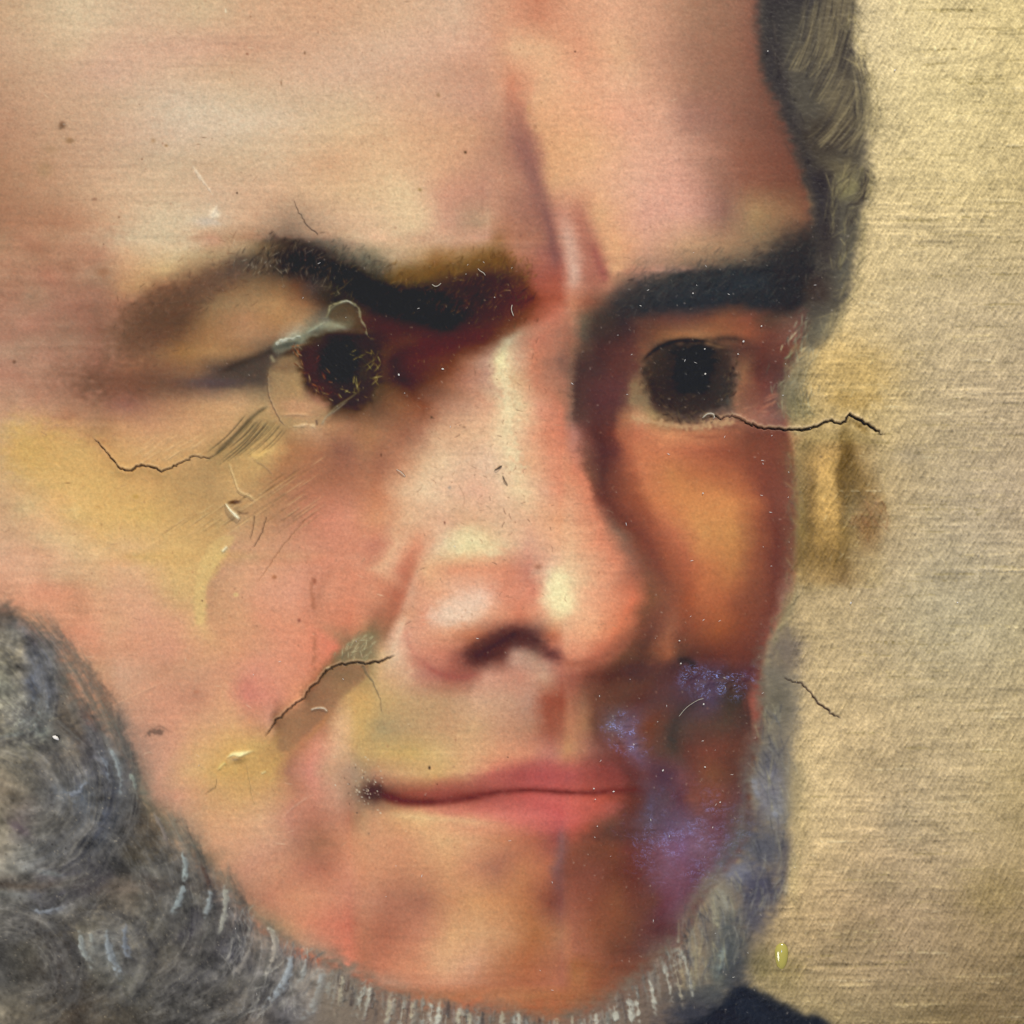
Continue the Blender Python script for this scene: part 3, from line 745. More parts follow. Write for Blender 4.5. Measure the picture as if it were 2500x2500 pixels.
fill('t4', [(1200, 640), (1320, 520), (1420, 410), (1490, 370), (1560, 440), (1600, 520), (1560, 600), (1480, 690), (1380, 650), (1250, 700)], 'A88C60', 7, .7)
dab('t4', 1440, 640, 110, 50, 'D8AA68', .8, -35)
dab('t4', 1650, 700, 170, 110, 'AC7A56', .6)
dab('t4', 1620, 800, 180, 60, 'A47452', .5, -40)

# ------------------------------------------------------------------ finer modelling: colours read along rows; rows with equally many knots melt into each other
def scan(x0, k, rows, x_fade, y_fade=30, op=.94, inside_face=True, blur=5):
    ys = sorted(rows)
    ra, rb = int(pix([0, ys[0]])[1]), int(pix([0, ys[-1]])[1]) + 1
    ca, cb = max(0, int(pix([x_fade[0], 0])[0])), min(N, int(pix([x_fade[3], 0])[0]) + 1)
    xs = (np.arange(ca, cb) + .5) * STEP - MARG
    out = np.zeros((rb - ra, cb - ca, 3), np.float32)
    tab = {y: np.array(r, float) for y, r in rows.items()}
    for r in range(ra, rb):
        y = min(max((r + .5) * STEP - MARG, ys[0]), ys[-1] - .01)
        i = max(j for j in range(len(ys) - 1) if ys[j] <= y)
        A, B = tab[ys[i]], tab[ys[i + 1]]
        f = (y - ys[i]) / (ys[i + 1] - ys[i])
        if len(A) == len(B):
            K = A * (1 - f) + B * f
            for c in range(3):
                out[r - ra, :, c] = np.interp(xs, x0 + K[:, 0] * k, K[:, 1 + c])
        else:
            for c in range(3):
                out[r - ra, :, c] = np.interp(xs, x0 + A[:, 0] * k, A[:, 1 + c]) * (1 - f) + np.interp(xs, x0 + B[:, 0] * k, B[:, 1 + c]) * f
    wob = noise(40, 30, 110) * 3 / STEP + noise(14, 10, 111) * 1.2 / STEP
    out = gauss(out / 255, blur / STEP)
    jj = np.clip(np.arange(out.shape[1])[None, :] + wob[ra:rb, ca:cb], 0, out.shape[1] - 1).astype(int)
    out = out[np.arange(out.shape[0])[:, None], jj]
    yy = (np.arange(ra, rb) + .5) * STEP - MARG
    m = np.interp(xs, x_fade, [0, 1, 1, 0])[None, :] * np.clip(np.minimum(yy - ys[0] + (1e6 if ys[0] <= 0 else 0), ys[-1] - yy) / y_fade, 0, 1)[:, None]
    if inside_face:
        m = m * FMASK[ra:rb, ca:cb]
    m = (m * op)[..., None].astype(np.float32)
    IMG[ra:rb, ca:cb] = IMG[ra:rb, ca:cb] * (1 - m) + out * m


FMASK = np.zeros((N, N), np.float32)
b, m = mask_poly('S', FACE, 6)
FMASK[b[1]:b[3], b[0]:b[2]] = m
LEFT_EYE = {
580: [(0,205,165,135),(200,212,180,145),(400,210,175,145),(480,205,150,122),(600,195,160,125),(680,140,110,82),(760,85,65,50),(880,80,64,55),(980,140,118,100),(1092,205,155,128)],
620: [(0,200,150,120),(120,205,160,125),(300,205,172,135),(450,175,142,108),(600,150,122,95),(700,95,72,50),(800,60,45,38),(900,45,35,38),(1000,85,70,58),(1092,150,128,105)],
660: [(0,165,110,85),(100,195,145,110),(270,205,165,120),(350,165,128,95),(500,125,92,68),(620,105,80,58),(700,80,62,48),(800,42,34,34),(900,35,28,32),(1092,35,32,28)],
700: [(0,180,125,98),(160,185,140,100),(260,140,95,70),(380,120,80,58),(500,125,88,62),(650,130,98,70),(760,120,85,58),(830,95,60,42),(880,70,55,52),(980,45,38,28),(1092,28,26,20)],
740: [(0,178,122,98),(120,165,112,88),(260,120,82,62),(360,100,68,52),(480,140,108,78),(600,155,118,85),(740,170,125,85),(850,140,95,65),(930,75,52,40),(990,42,36,26),(1092,60,45,35)],
780: [(0,178,122,102),(120,145,100,78),(250,98,66,50),(360,100,68,48),(440,140,102,70),(600,168,120,88),(740,170,122,82),(860,165,125,90),(920,110,100,85),(980,110,105,95),(1092,90,62,50)],
820: [(0,168,122,102),(100,140,98,78),(220,98,62,48),(320,110,74,52),(440,150,105,70),(600,172,125,92),(740,150,110,82),(800,165,155,135),(880,130,120,98),(960,60,48,40),(1092,35,20,16)],
860: [(0,172,125,105),(120,150,102,80),(240,140,98,68),(360,150,105,65),(500,168,122,82),(640,130,95,70),(730,70,60,52),(800,60,42,30),(880,62,30,18),(960,30,20,16),(1092,35,26,20)],
900: [(0,180,120,98),(130,145,95,70),(260,130,88,65),(400,135,95,68),(480,90,68,58),(580,62,48,42),(690,85,70,55),(760,125,98,72),(840,110,80,58),(890,65,30,18),(960,28,20,18),(1092,42,38,30)],
940: [(0,175,112,90),(130,140,85,65),(240,125,88,68),(360,110,80,66),(460,100,76,70),(580,120,95,75),(690,105,85,68),(740,150,115,85),(840,165,125,82),(870,75,52,42),(960,62,28,14),(1092,45,40,28)],
990: [(0,165,108,92),(130,145,95,80),(300,170,120,90),(440,195,145,105),(600,200,152,112),(680,175,140,100),(760,185,135,98),(860,195,135,105),(930,160,110,85),(980,60,42,30),(1092,52,32,18)],
1040: [(0,195,140,98),(200,195,140,105),(400,200,148,108),(560,195,148,105),(620,165,130,88),(720,170,135,90),(790,165,130,90),(880,195,150,115),(960,175,125,90),(1092,160,105,80)],
1100: [(0,200,150,98),(200,205,155,108),(400,195,148,102),(500,165,128,85),(620,185,145,95),(720,205,160,105),(800,165,110,75),(920,165,108,78),(1000,140,88,70),(1092,150,98,78)],
1170: [(0,210,160,100),(200,200,150,98),(350,180,138,92),(450,175,135,92),(560,195,150,100),(650,180,138,92),(740,170,118,82),(860,165,105,78),(980,160,100,75),(1092,165,105,80)],
1260: [(0,215,168,108),(200,210,165,102),(350,195,150,98),(500,185,142,95),(580,190,148,105),(700,178,128,92),(800,175,120,92),(880,190,120,95),(980,205,130,105),(1092,210,140,112)],
1360: [(0,212,165,128),(150,215,168,125),(300,215,170,112),(500,205,160,105),(540,190,140,110),(650,215,155,122),(740,210,150,118),(880,206,140,113),(960,204,132,106),(1092,208,132,104)]}
NOSE_BLOCK = {
580: [(0,195,165,130),(150,215,175,140),(300,212,172,140),(430,200,150,125),(560,190,145,105),(640,185,130,100),(720,180,125,105),(800,150,98,85),(830,125,75,68),(880,190,130,110),(950,195,138,115),(1000,165,95,78),(1050,220,155,115),(1092,222,155,115)],
630: [(0,65,58,48),(90,120,105,85),(180,180,148,118),(280,175,135,98),(340,145,100,60),(440,150,110,70),(540,120,82,45),(620,110,70,38),(690,165,105,80),(800,160,95,82),(850,140,78,70),(900,195,140,122),(1010,155,82,70),(1060,215,150,112),(1092,220,155,115)],
680: [(0,28,25,24),(100,50,42,32),(180,95,70,40),(320,95,66,32),(420,58,38,20),(520,50,28,14),(620,62,36,18),(700,90,50,32),(760,155,82,68),(860,160,82,66),(920,200,140,125),(980,165,110,95),(1060,175,110,92),(1092,150,100,85)],
730: [(0,22,20,14),(130,18,18,16),(220,14,12,10),(340,30,24,14),(450,45,28,14),(560,48,24,12),(660,72,32,18),(740,95,40,24),(800,150,72,52),(870,170,88,66),(930,195,130,108),(980,160,100,82),(1040,110,78,68),(1092,50,46,48)],
780: [(0,60,45,30),(60,60,40,32),(150,50,26,22),(300,22,14,12),(420,20,14,12),(500,60,34,22),(600,75,38,22),(700,110,58,36),(760,150,80,58),(830,190,110,88),(890,185,115,92),(950,115,88,74),(1020,75,60,54),(1092,62,50,48)],
830: [(0,50,36,24),(80,45,30,24),(170,75,38,24),(250,85,45,28),(350,72,24,16),(450,72,28,20),(540,90,42,28),(600,130,90,68),(650,180,158,130),(700,180,130,105),(770,190,115,92),(870,170,110,88),(940,100,80,64),(1092,75,52,50)],
880: [(0,30,24,18),(70,45,38,22),(110,80,50,30),(170,50,24,16),(280,80,35,20),(400,100,50,30),(480,150,95,72),(560,185,140,120),(620,235,215,165),(680,210,165,135),(750,195,120,92),(850,150,100,82),(940,90,62,56),(1092,80,48,44)],
930: [(0,40,36,24),(90,70,55,36),(130,75,48,30),(200,50,24,18),(300,80,40,26),(390,130,75,52),(460,170,110,88),(550,190,140,118),(620,225,190,150),(680,215,170,130),(760,195,125,98),(870,160,105,85),(920,110,78,64),(1092,85,50,48)],
990: [(0,60,38,24),(90,90,62,45),(200,130,82,55),(300,125,68,45),(380,165,112,88),(470,190,138,112),(560,210,155,125),(630,230,195,155),(700,222,185,145),(780,215,145,118),(870,190,115,90),(915,140,98,75),(950,88,50,48),(1092,85,48,46)],
1060: [(0,175,125,80),(120,165,110,80),(220,150,95,72),(300,170,115,90),(350,205,155,122),(450,215,165,130),(550,222,175,140),(640,232,200,160),(720,222,165,132),(800,210,130,100),(880,205,120,95),(930,140,85,72),(980,85,46,42),(1092,95,48,42)],
1130: [(0,160,105,78),(120,155,98,75),(220,185,125,95),(300,215,170,135),(380,225,185,150),(480,220,175,145),(560,222,180,152),(650,225,188,152),(740,222,165,128),(830,215,140,110),(920,212,130,100),(975,150,85,68),(1010,80,45,38),(1092,88,45,42)],
1200: [(0,160,100,72),(100,190,120,88),(200,215,165,130),(300,228,190,155),(400,222,175,145),(520,220,165,138),(620,225,180,148),(700,228,192,152),(800,220,160,130),(880,215,135,105),(950,210,120,90),(1000,145,72,55),(1040,85,45,36),(1092,110,58,45)],
1270: [(0,205,130,95),(120,212,145,108),(250,218,170,135),(380,218,165,135),(480,215,165,130),(560,215,168,134),(620,215,170,138),(750,220,165,132),(850,220,155,118),(900,222,152,114),(930,222,150,110),(990,205,115,82),(1040,125,62,48),(1092,82,45,36)],
1330: [(0,205,130,105),(120,195,120,98),(180,220,165,130),(270,210,135,105),(370,220,180,148),(480,230,205,155),(560,228,195,150),(650,218,175,140),(740,212,155,130),(850,222,165,130),(950,220,155,120),(1040,210,130,98),(1092,165,90,68)],
1390: [(0,205,135,105),(50,205,130,102),(110,220,165,130),(210,195,115,90),(300,220,165,125),(400,215,145,112),(520,218,145,112),(640,208,130,102),(740,195,125,105),(820,225,180,150),(900,228,185,145),(1000,222,155,120),(1092,215,135,105)],
1450: [(0,208,140,112),(100,205,135,105),(200,175,95,72),(250,210,150,122),(350,220,155,122),(450,228,175,148),(550,230,175,150),(640,212,135,108),(760,210,130,105),(830,235,205,165),(890,235,205,160),(980,222,170,135),(1092,222,165,130)],
1500: [(0,205,135,105),(100,170,105,80),(180,165,98,72),(230,210,150,118),(300,215,140,112),(400,230,185,155),(500,228,180,150),(600,220,150,118),(700,205,120,92),(800,220,155,122),(860,230,190,148),(930,228,185,142),(1010,222,165,130),(1092,220,150,115)],
1550: [(0,165,115,82),(60,125,105,75),(140,150,105,78),(190,220,165,140),(260,215,150,122),(400,215,145,112),(500,180,105,75),(580,120,65,52),(680,75,40,36),(750,90,52,48),(830,185,105,75),(900,218,150,118),(1000,225,165,130),(1092,205,115,85)],
1600: [(0,140,120,88),(60,120,100,72),(120,205,165,125),(180,220,180,150),(270,205,135,110),(380,195,118,95),(460,130,70,58),(520,75,36,30),(620,90,45,38),(680,180,135,118),(760,150,110,92),(820,150,85,75),(900,205,125,100),(1000,215,135,105),(1092,175,95,68)],
1650: [(0,145,110,75),(50,160,130,85),(120,205,160,118),(230,205,155,125),(300,180,115,98),(420,155,82,68),(480,150,85,70),(560,200,140,118),(700,195,130,108),(800,195,148,122),(880,165,95,78),(960,130,65,48),(1030,85,42,34),(1092,80,42,32)],
1710: [(0,205,155,92),(120,195,155,105),(260,190,148,108),(400,185,140,105),(520,205,155,125),(640,195,145,118),(740,180,130,110),(800,150,75,55),(880,140,68,48),(940,185,118,92),(1000,135,80,62),(1092,85,52,42)],
1780: [(0,205,158,98),(120,165,138,100),(260,185,145,105),(400,195,145,108),(500,205,158,118),(620,195,140,110),(740,175,120,95),(820,150,80,60),(890,160,95,72),(980,185,125,92),(1030,110,75,62),(1092,100,80,100)],
1840: [(0,175,140,98),(120,200,158,102),(250,195,155,98),(380,205,165,115),(500,210,155,115),(620,215,145,110),(740,205,130,102),(820,185,115,100),(920,195,135,98),(990,150,88,72),(1092,110,65,58)],
1890: [(0,150,125,105),(100,175,125,98),(220,205,155,110),(350,205,158,105),(480,212,155,115),(580,200,110,92),(700,165,75,70),(800,180,80,78),(900,185,85,78),(980,140,65,52),(1092,100,45,35)],
1940: [(0,150,125,105),(70,85,60,50),(150,110,55,42),(250,135,62,48),(330,145,68,55),(440,120,48,35),(540,125,52,42),(620,150,70,58),(720,180,80,72),(830,185,85,78),(920,160,68,58),(1092,110,45,35)],
1990: [(0,140,105,82),(100,195,140,105),(200,205,150,105),(300,222,170,120),(400,212,140,108),(520,215,135,108),(640,215,125,105),(760,205,105,95),(860,190,80,78),(950,200,80,72),(1050,175,72,52),(1092,140,70,52)],
2050: [(0,205,145,110),(200,205,140,105),(380,218,165,120),(500,210,150,112),(640,190,120,88),(760,170,95,72),(840,145,75,68),(880,130,88,85),(960,100,55,42),(1092,80,48,40)],
2120: [(0,212,145,110),(200,195,130,98),(400,205,145,105),(500,195,130,98),(600,165,105,82),(700,185,118,82),(800,180,105,75),(850,130,82,75),(920,110,60,48),(1092,85,40,34)],
2200: [(0,205,140,112),(150,170,108,85),(300,165,105,82),(400,195,132,95),(500,205,145,100),(620,195,130,88),(720,175,108,72),(820,125,65,50),(900,125,72,65),(980,120,65,45),(1092,110,65,45)],
2280: [(0,180,112,85),(150,165,98,75),(280,190,122,95),(420,210,155,112),(540,205,150,110),(660,190,130,92),(760,165,100,62),(860,170,112,82),(940,165,105,88),(1020,140,82,58),(1092,115,65,48)],
2360: [(0,165,110,88),(100,190,115,88),(250,205,135,102),(380,215,160,122),(500,205,148,118),(600,175,112,80),(720,170,98,65),(820,165,98,72),(920,160,95,78),(1020,130,78,60),(1092,100,62,48)],
2430: [(0,150,130,110),(150,180,140,118),(250,195,125,98),(400,195,125,98),(520,170,105,78),(700,165,95,68),(850,180,105,78),(950,150,85,65),(1050,100,70,58),(1092,110,90,78)]}
RIGHT_BLOCK = {  # rows beside the mouth also hold the varnish's violet sheen as colour
660: [(0,150,65,48),(110,190,140,122),(260,150,85,68),(380,195,135,100),(500,170,120,95),(620,125,92,85),(780,110,90,75),(950,85,72,62),(1100,65,60,56),(1300,52,52,54),(1500,45,48,54),(1650,45,44,46),(1800,48,42,42),(1900,42,36,36)],
700: [(0,175,95,72),(100,195,130,108),(280,165,105,85),(400,160,110,88),(500,105,80,70),(580,80,65,60),(700,68,60,58),(850,55,52,54),(1000,52,52,55),(1250,45,48,54),(1450,48,52,58),(1600,42,44,48),(1780,42,38,40),(1900,42,32,32)],
740: [(0,170,90,65),(100,195,125,95),(230,140,82,62),(340,100,70,58),(450,62,52,50),(560,58,48,46),(700,55,52,54),(850,48,48,52),(1000,50,50,54),(1150,48,46,50),(1350,72,52,46),(1500,48,46,48),(1750,45,36,38),(1880,80,68,58)],
780: [(0,190,110,80),(120,180,120,95),(190,110,90,72),(260,72,56,48),(400,58,46,42),(480,52,40,42),(580,78,52,46),(720,90,56,48),(900,98,62,54),(1050,105,65,52),(1200,130,78,55),(1400,130,72,54),(1550,85,60,48),(1760,110,78,66)],
820: [(0,190,110,82),(100,150,100,80),(180,95,78,65),(280,62,46,42),(420,60,42,40),(520,72,44,42),(620,95,58,48),(780,125,80,55),(900,145,95,64),(1050,155,105,72),(1200,140,88,60),(1400,140,78,56),(1600,105,60,50),(1780,130,92,80)],
850: [(0,180,110,85),(100,140,95,75),(190,85,62,52),(300,70,42,40),(420,80,46,42),(540,92,52,46),(640,118,74,55),(740,85,64,52),(830,42,40,42),(1100,38,36,38),(1230,82,58,48),(1370,88,54,46),(1500,100,55,46),(1740,110,65,54)],
900: [(0,160,105,85),(120,120,85,70),(160,70,48,44),(300,72,46,44),(420,88,50,45),(560,98,58,50),(660,98,72,56),(760,58,48,42),(870,42,36,38),(1100,36,36,40),(1250,70,56,54),(1370,130,88,64),(1480,85,48,42),(1680,88,55,50)],
940: [(0,195,120,95),(90,135,98,80),(130,75,50,45),(300,85,50,48),(420,92,52,50),(500,98,58,52),(560,135,102,75),(630,125,95,70),(680,55,40,34),(880,38,36,40),(1100,38,38,42),(1250,66,62,60),(1360,140,92,68),(1500,110,60,52),(1660,90,62,60)],
980: [(0,190,115,92),(80,150,105,85),(115,80,55,48),(300,82,46,46),(440,90,52,50),(520,110,75,62),(570,140,110,82),(660,125,100,75),(700,62,44,40),(900,52,42,42),(1100,52,46,48),(1230,72,66,60),(1290,130,92,72),(1480,125,75,62),(1610,110,72,66)],
1020: [(0,195,120,95),(80,140,100,85),(140,90,60,52),(300,85,48,45),(420,95,55,48),(490,165,105,75),(600,195,135,100),(700,165,130,90),(800,110,82,60),(950,75,58,52),(1080,105,80,68),(1250,125,85,70),(1350,150,100,78),(1500,150,100,85),(1650,125,85,78)],
1060: [(0,200,115,90),(110,185,120,105),(200,120,70,60),(290,80,42,38),(400,105,52,42),(480,160,90,65),(600,190,110,80),(800,205,135,95),(1000,195,125,88),(1200,175,105,75),(1400,115,65,50),(1680,110,60,48)],
1100: [(0,215,140,105),(100,190,120,100),(210,115,70,58),(320,80,42,40),(420,105,55,48),(510,165,90,65),(620,195,115,80),(800,195,115,80),(1000,175,98,70),(1200,150,80,58),(1400,125,68,50),(1720,115,62,50)],
1160: [(0,215,145,110),(190,205,120,92),(230,125,78,60),(330,85,48,42),(430,115,62,48),(560,160,88,62),(640,195,115,80),(850,190,120,75),(1050,180,105,68),(1300,165,92,62),(1500,125,65,50),(1740,105,62,52)],
1220: [(0,225,165,130),(240,200,120,92),(310,115,60,48),(370,100,52,42),(470,125,65,48),(600,150,80,55),(720,200,120,78),(950,205,130,80),(1250,205,130,80),(1480,165,92,62),(1570,120,65,52),(1780,120,72,62)],
1300: [(0,230,180,140),(320,212,130,100),(440,130,92,75),(540,115,60,45),(610,120,62,48),(720,150,80,58),(850,185,105,75),(1050,205,138,85),(1300,195,130,78),(1480,140,78,55),(1620,105,55,45),(1800,115,75,60)],
1380: [(0,230,195,155),(440,212,130,100),(580,145,90,72),(660,125,75,58),(740,122,65,50),(820,145,78,55),(950,170,92,65),(1080,190,112,72),(1280,185,118,72),(1480,140,78,55),(1620,105,55,46),(1770,120,78,65)],
1460: [(0,235,210,165),(250,230,165,130),(560,205,110,80),(680,125,78,55),(780,130,78,58),(870,135,75,55),(970,155,80,52),(1080,180,100,65),(1220,172,95,62),(1400,130,72,52),(1600,110,60,48),(1680,150,105,90)],
1540: [(0,228,165,130),(250,228,158,120),(440,205,115,82),(600,115,65,48),(680,105,60,48),(850,145,88,65),(930,125,68,50),(1050,140,75,50),(1160,150,80,48),(1350,125,65,45),(1500,115,62,50),(1610,150,95,78)],
1600: [(60,205,125,98),(180,215,135,105),(300,190,105,80),(480,105,65,46),(640,85,52,40),(800,150,85,58),(880,90,58,45),(1000,85,48,40),(1150,98,50,40),(1300,108,55,42),(1450,98,52,42),(1550,135,78,62)],
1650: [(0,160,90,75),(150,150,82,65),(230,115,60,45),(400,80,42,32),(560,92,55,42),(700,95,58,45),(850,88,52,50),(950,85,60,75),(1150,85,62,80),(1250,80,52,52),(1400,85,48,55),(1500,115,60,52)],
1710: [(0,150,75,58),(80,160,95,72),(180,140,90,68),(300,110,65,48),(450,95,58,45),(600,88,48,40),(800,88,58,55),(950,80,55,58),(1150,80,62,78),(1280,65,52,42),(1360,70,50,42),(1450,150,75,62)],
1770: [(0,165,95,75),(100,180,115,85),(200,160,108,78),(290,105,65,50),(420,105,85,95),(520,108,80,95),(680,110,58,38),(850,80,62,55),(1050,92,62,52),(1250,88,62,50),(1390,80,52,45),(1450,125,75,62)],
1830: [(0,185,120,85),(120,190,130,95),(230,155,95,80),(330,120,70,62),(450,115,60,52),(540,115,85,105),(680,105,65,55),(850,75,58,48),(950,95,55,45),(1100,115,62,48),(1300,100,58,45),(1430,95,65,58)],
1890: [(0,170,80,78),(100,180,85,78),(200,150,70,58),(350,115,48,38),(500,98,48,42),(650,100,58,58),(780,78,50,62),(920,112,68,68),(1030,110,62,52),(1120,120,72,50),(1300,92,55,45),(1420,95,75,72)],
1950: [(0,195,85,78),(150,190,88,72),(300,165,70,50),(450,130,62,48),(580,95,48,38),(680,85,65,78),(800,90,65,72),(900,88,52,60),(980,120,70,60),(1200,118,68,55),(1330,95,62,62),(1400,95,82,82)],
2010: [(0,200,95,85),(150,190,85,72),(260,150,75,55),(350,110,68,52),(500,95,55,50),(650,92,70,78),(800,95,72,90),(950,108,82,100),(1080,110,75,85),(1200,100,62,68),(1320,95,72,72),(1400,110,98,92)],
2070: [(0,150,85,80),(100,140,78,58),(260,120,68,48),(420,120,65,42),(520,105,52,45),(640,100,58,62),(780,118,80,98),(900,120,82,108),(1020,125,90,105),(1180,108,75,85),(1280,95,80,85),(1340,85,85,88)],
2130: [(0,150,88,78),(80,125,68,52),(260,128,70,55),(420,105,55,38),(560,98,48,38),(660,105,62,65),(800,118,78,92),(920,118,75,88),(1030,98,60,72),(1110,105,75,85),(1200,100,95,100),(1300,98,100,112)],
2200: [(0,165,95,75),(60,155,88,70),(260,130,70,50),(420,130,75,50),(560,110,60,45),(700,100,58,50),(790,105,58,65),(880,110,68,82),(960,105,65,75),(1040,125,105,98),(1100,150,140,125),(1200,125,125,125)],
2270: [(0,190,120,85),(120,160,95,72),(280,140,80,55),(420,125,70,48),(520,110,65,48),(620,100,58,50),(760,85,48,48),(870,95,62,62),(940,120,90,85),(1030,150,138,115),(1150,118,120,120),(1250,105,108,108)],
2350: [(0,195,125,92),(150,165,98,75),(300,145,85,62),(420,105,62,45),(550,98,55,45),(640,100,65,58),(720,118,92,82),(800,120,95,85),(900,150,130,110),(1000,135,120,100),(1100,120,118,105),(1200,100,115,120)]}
LEFT_CHEEK = {
1360: [(0,212,165,128),(150,215,168,125),(300,215,170,112),(500,205,160,105),(540,190,140,110),(650,215,155,122),(740,210,150,118),(880,206,140,113),(960,204,132,106),(1000,206,132,105),(1040,207,132,104),(1092,208,132,104)],
1450: [(0,212,155,125),(200,210,155,122),(330,205,162,112),(430,208,165,112),(450,190,140,105),(560,205,150,115),(640,212,148,118),(780,215,148,122),(880,204,134,108),(900,185,120,95),(930,208,138,110),(1092,207,128,100)],
1520: [(0,208,155,118),(200,212,150,122),(350,212,152,118),(430,215,168,118),(470,200,145,108),(600,208,148,112),(700,215,142,112),(820,212,140,110),(860,205,130,102),(940,204,132,103),(1010,205,124,95),(1092,197,112,84)],
1580: [(0,200,145,115),(120,205,142,112),(300,210,145,118),(470,208,150,112),(560,212,148,112),(680,208,142,112),(800,215,140,112),(900,215,130,102),(990,215,120,95),(1030,150,105,75),(1060,120,95,70),(1092,165,130,98)],
1640: [(0,200,145,118),(100,205,155,128),(250,195,138,110),(400,200,145,115),(540,205,142,112),(640,212,138,115),(760,215,140,112),(860,210,132,105),(910,190,115,85),(940,115,80,55),(1000,115,85,60),(1092,125,95,68)],
1700: [(0,165,120,98),(100,195,145,118),(250,205,142,115),(400,190,130,105),(520,210,150,115),(620,205,125,108),(740,212,135,112),(830,215,140,105),(870,110,72,50),(960,150,105,75),(1040,190,145,95),(1092,205,158,100)],
1760: [(0,110,95,85),(80,125,105,95),(150,185,135,112),(300,205,142,115),(450,205,150,115),(560,212,158,115),(640,200,138,105),(710,195,135,110),(735,120,80,58),(800,155,108,75),(930,160,105,75),(1000,215,165,125),(1092,210,165,110)],
1820: [(0,80,75,70),(70,120,110,105),(150,165,125,108),(300,205,145,118),(420,210,158,112),(560,208,158,100),(650,205,160,100),(760,175,128,82),(860,180,115,85),(910,210,135,110),(1000,215,165,130),(1092,200,155,105)],
1880: [(0,80,80,78),(100,100,100,98),(160,145,115,100),(260,200,145,120),(400,208,160,112),(520,205,158,95),(620,195,148,90),(720,195,148,90),(790,165,110,85),(880,205,130,112),(960,195,145,115),(1092,165,130,108)],
1940: [(0,75,75,75),(100,85,85,85),(150,120,110,95),(240,170,125,105),(330,205,145,118),(480,200,150,105),(600,205,155,102),(720,200,148,105),(830,185,120,95),(900,200,130,108),(1000,190,140,115),(1092,130,95,75)],
2000: [(0,65,65,65),(80,70,68,60),(180,75,65,50),(250,120,102,82),(350,180,138,112),(450,205,150,112),(560,210,155,115),(680,210,158,122),(780,195,130,108),(900,175,110,88),(1000,185,122,98),(1092,165,100,75)],
2060: [(0,50,50,48),(100,65,60,50),(220,78,68,50),(290,135,115,98),(400,165,130,105),(480,205,148,115),(600,208,150,118),(720,205,148,120),(830,170,112,90),(930,155,100,75),(1000,200,130,98),(1092,212,140,105)],
2120: [(0,55,52,48),(150,65,60,52),(250,75,72,68),(350,130,125,112),(380,105,90,75),(430,110,90,72),(480,185,135,105),(620,195,135,110),(760,200,138,108),(860,180,112,90),(930,175,105,82),(1092,215,145,115)],
2190: [(0,80,78,68),(150,85,82,72),(280,68,62,52),(380,80,72,62),(460,140,135,118),(500,125,98,82),(530,165,140,108),(580,160,115,92),(700,185,120,95),(820,205,138,105),(930,205,135,105),(1092,195,122,100)],
2260: [(0,85,80,68),(150,100,98,88),(300,88,82,70),(380,55,55,55),(470,90,85,75),(560,90,82,78),(640,135,108,88),(720,155,125,98),(800,190,135,102),(880,205,128,100),(980,200,115,92),(1092,185,100,80)],
2330: [(0,80,80,78),(150,105,98,85),(300,100,92,75),(420,75,70,65),(540,58,55,58),(620,120,110,98),(720,165,155,138),(780,140,115,100),(830,180,135,112),(920,170,130,108),(1000,205,120,95),(1092,205,115,90)],
2400: [(0,70,65,58),(150,80,78,68),(300,75,70,62),(420,55,50,46),(540,75,70,65),(640,100,95,85),(760,150,145,138),(830,170,155,138),(880,150,115,98),(930,165,150,132),(1000,185,125,105),(1092,200,140,118)]}
WHISKER_TOP = {
1505: [(0,110,100,88),(40,105,105,108),(80,120,110,110),(100,165,120,95)],
1605: [(0,160,150,120),(60,165,150,118),(100,80,85,98),(150,110,110,112),(200,120,115,112),(225,150,105,85),(300,185,130,105)],
1685: [(0,150,148,128),(70,140,135,118),(110,95,102,115),(170,115,120,130),(220,78,75,70),(270,105,88,72),(320,165,115,92),(400,195,140,115)],
1765: [(0,150,140,115),(90,145,148,135),(150,135,145,135),(200,110,98,80),(270,115,98,78),(310,75,70,72),(370,95,85,82),(430,125,105,95),(480,170,125,105)],
1845: [(0,145,135,112),(100,120,112,92),(200,110,98,80),(290,105,92,75),(320,75,70,72),(370,90,92,98),(430,105,105,100),(470,90,85,85),(520,165,125,108)],
1925: [(0,125,112,92),(100,110,102,88),(200,90,90,88),(270,100,108,115),(340,75,80,85),(400,80,82,85),(440,95,98,100),(470,65,65,66),(500,125,122,105),(540,120,105,90)],
2005: [(0,135,125,105),(60,110,98,92),(150,105,100,90),(250,95,92,85),(340,72,78,88),(420,80,85,90),(450,62,60,58),(500,75,65,52),(580,85,72,55),(640,140,115,95)],
2085: [(0,150,140,120),(90,120,118,108),(150,95,95,92),(250,88,88,88),(330,62,62,64),(400,55,55,55),(460,70,62,48),(540,80,72,58),(600,85,75,60),(680,120,108,92)],
2165: [(0,120,118,108),(130,115,115,112),(260,95,92,88),(350,72,65,58),(460,95,85,72),(560,70,62,50),(660,100,100,92),(740,72,66,55),(800,120,105,90),(850,145,118,95)]}
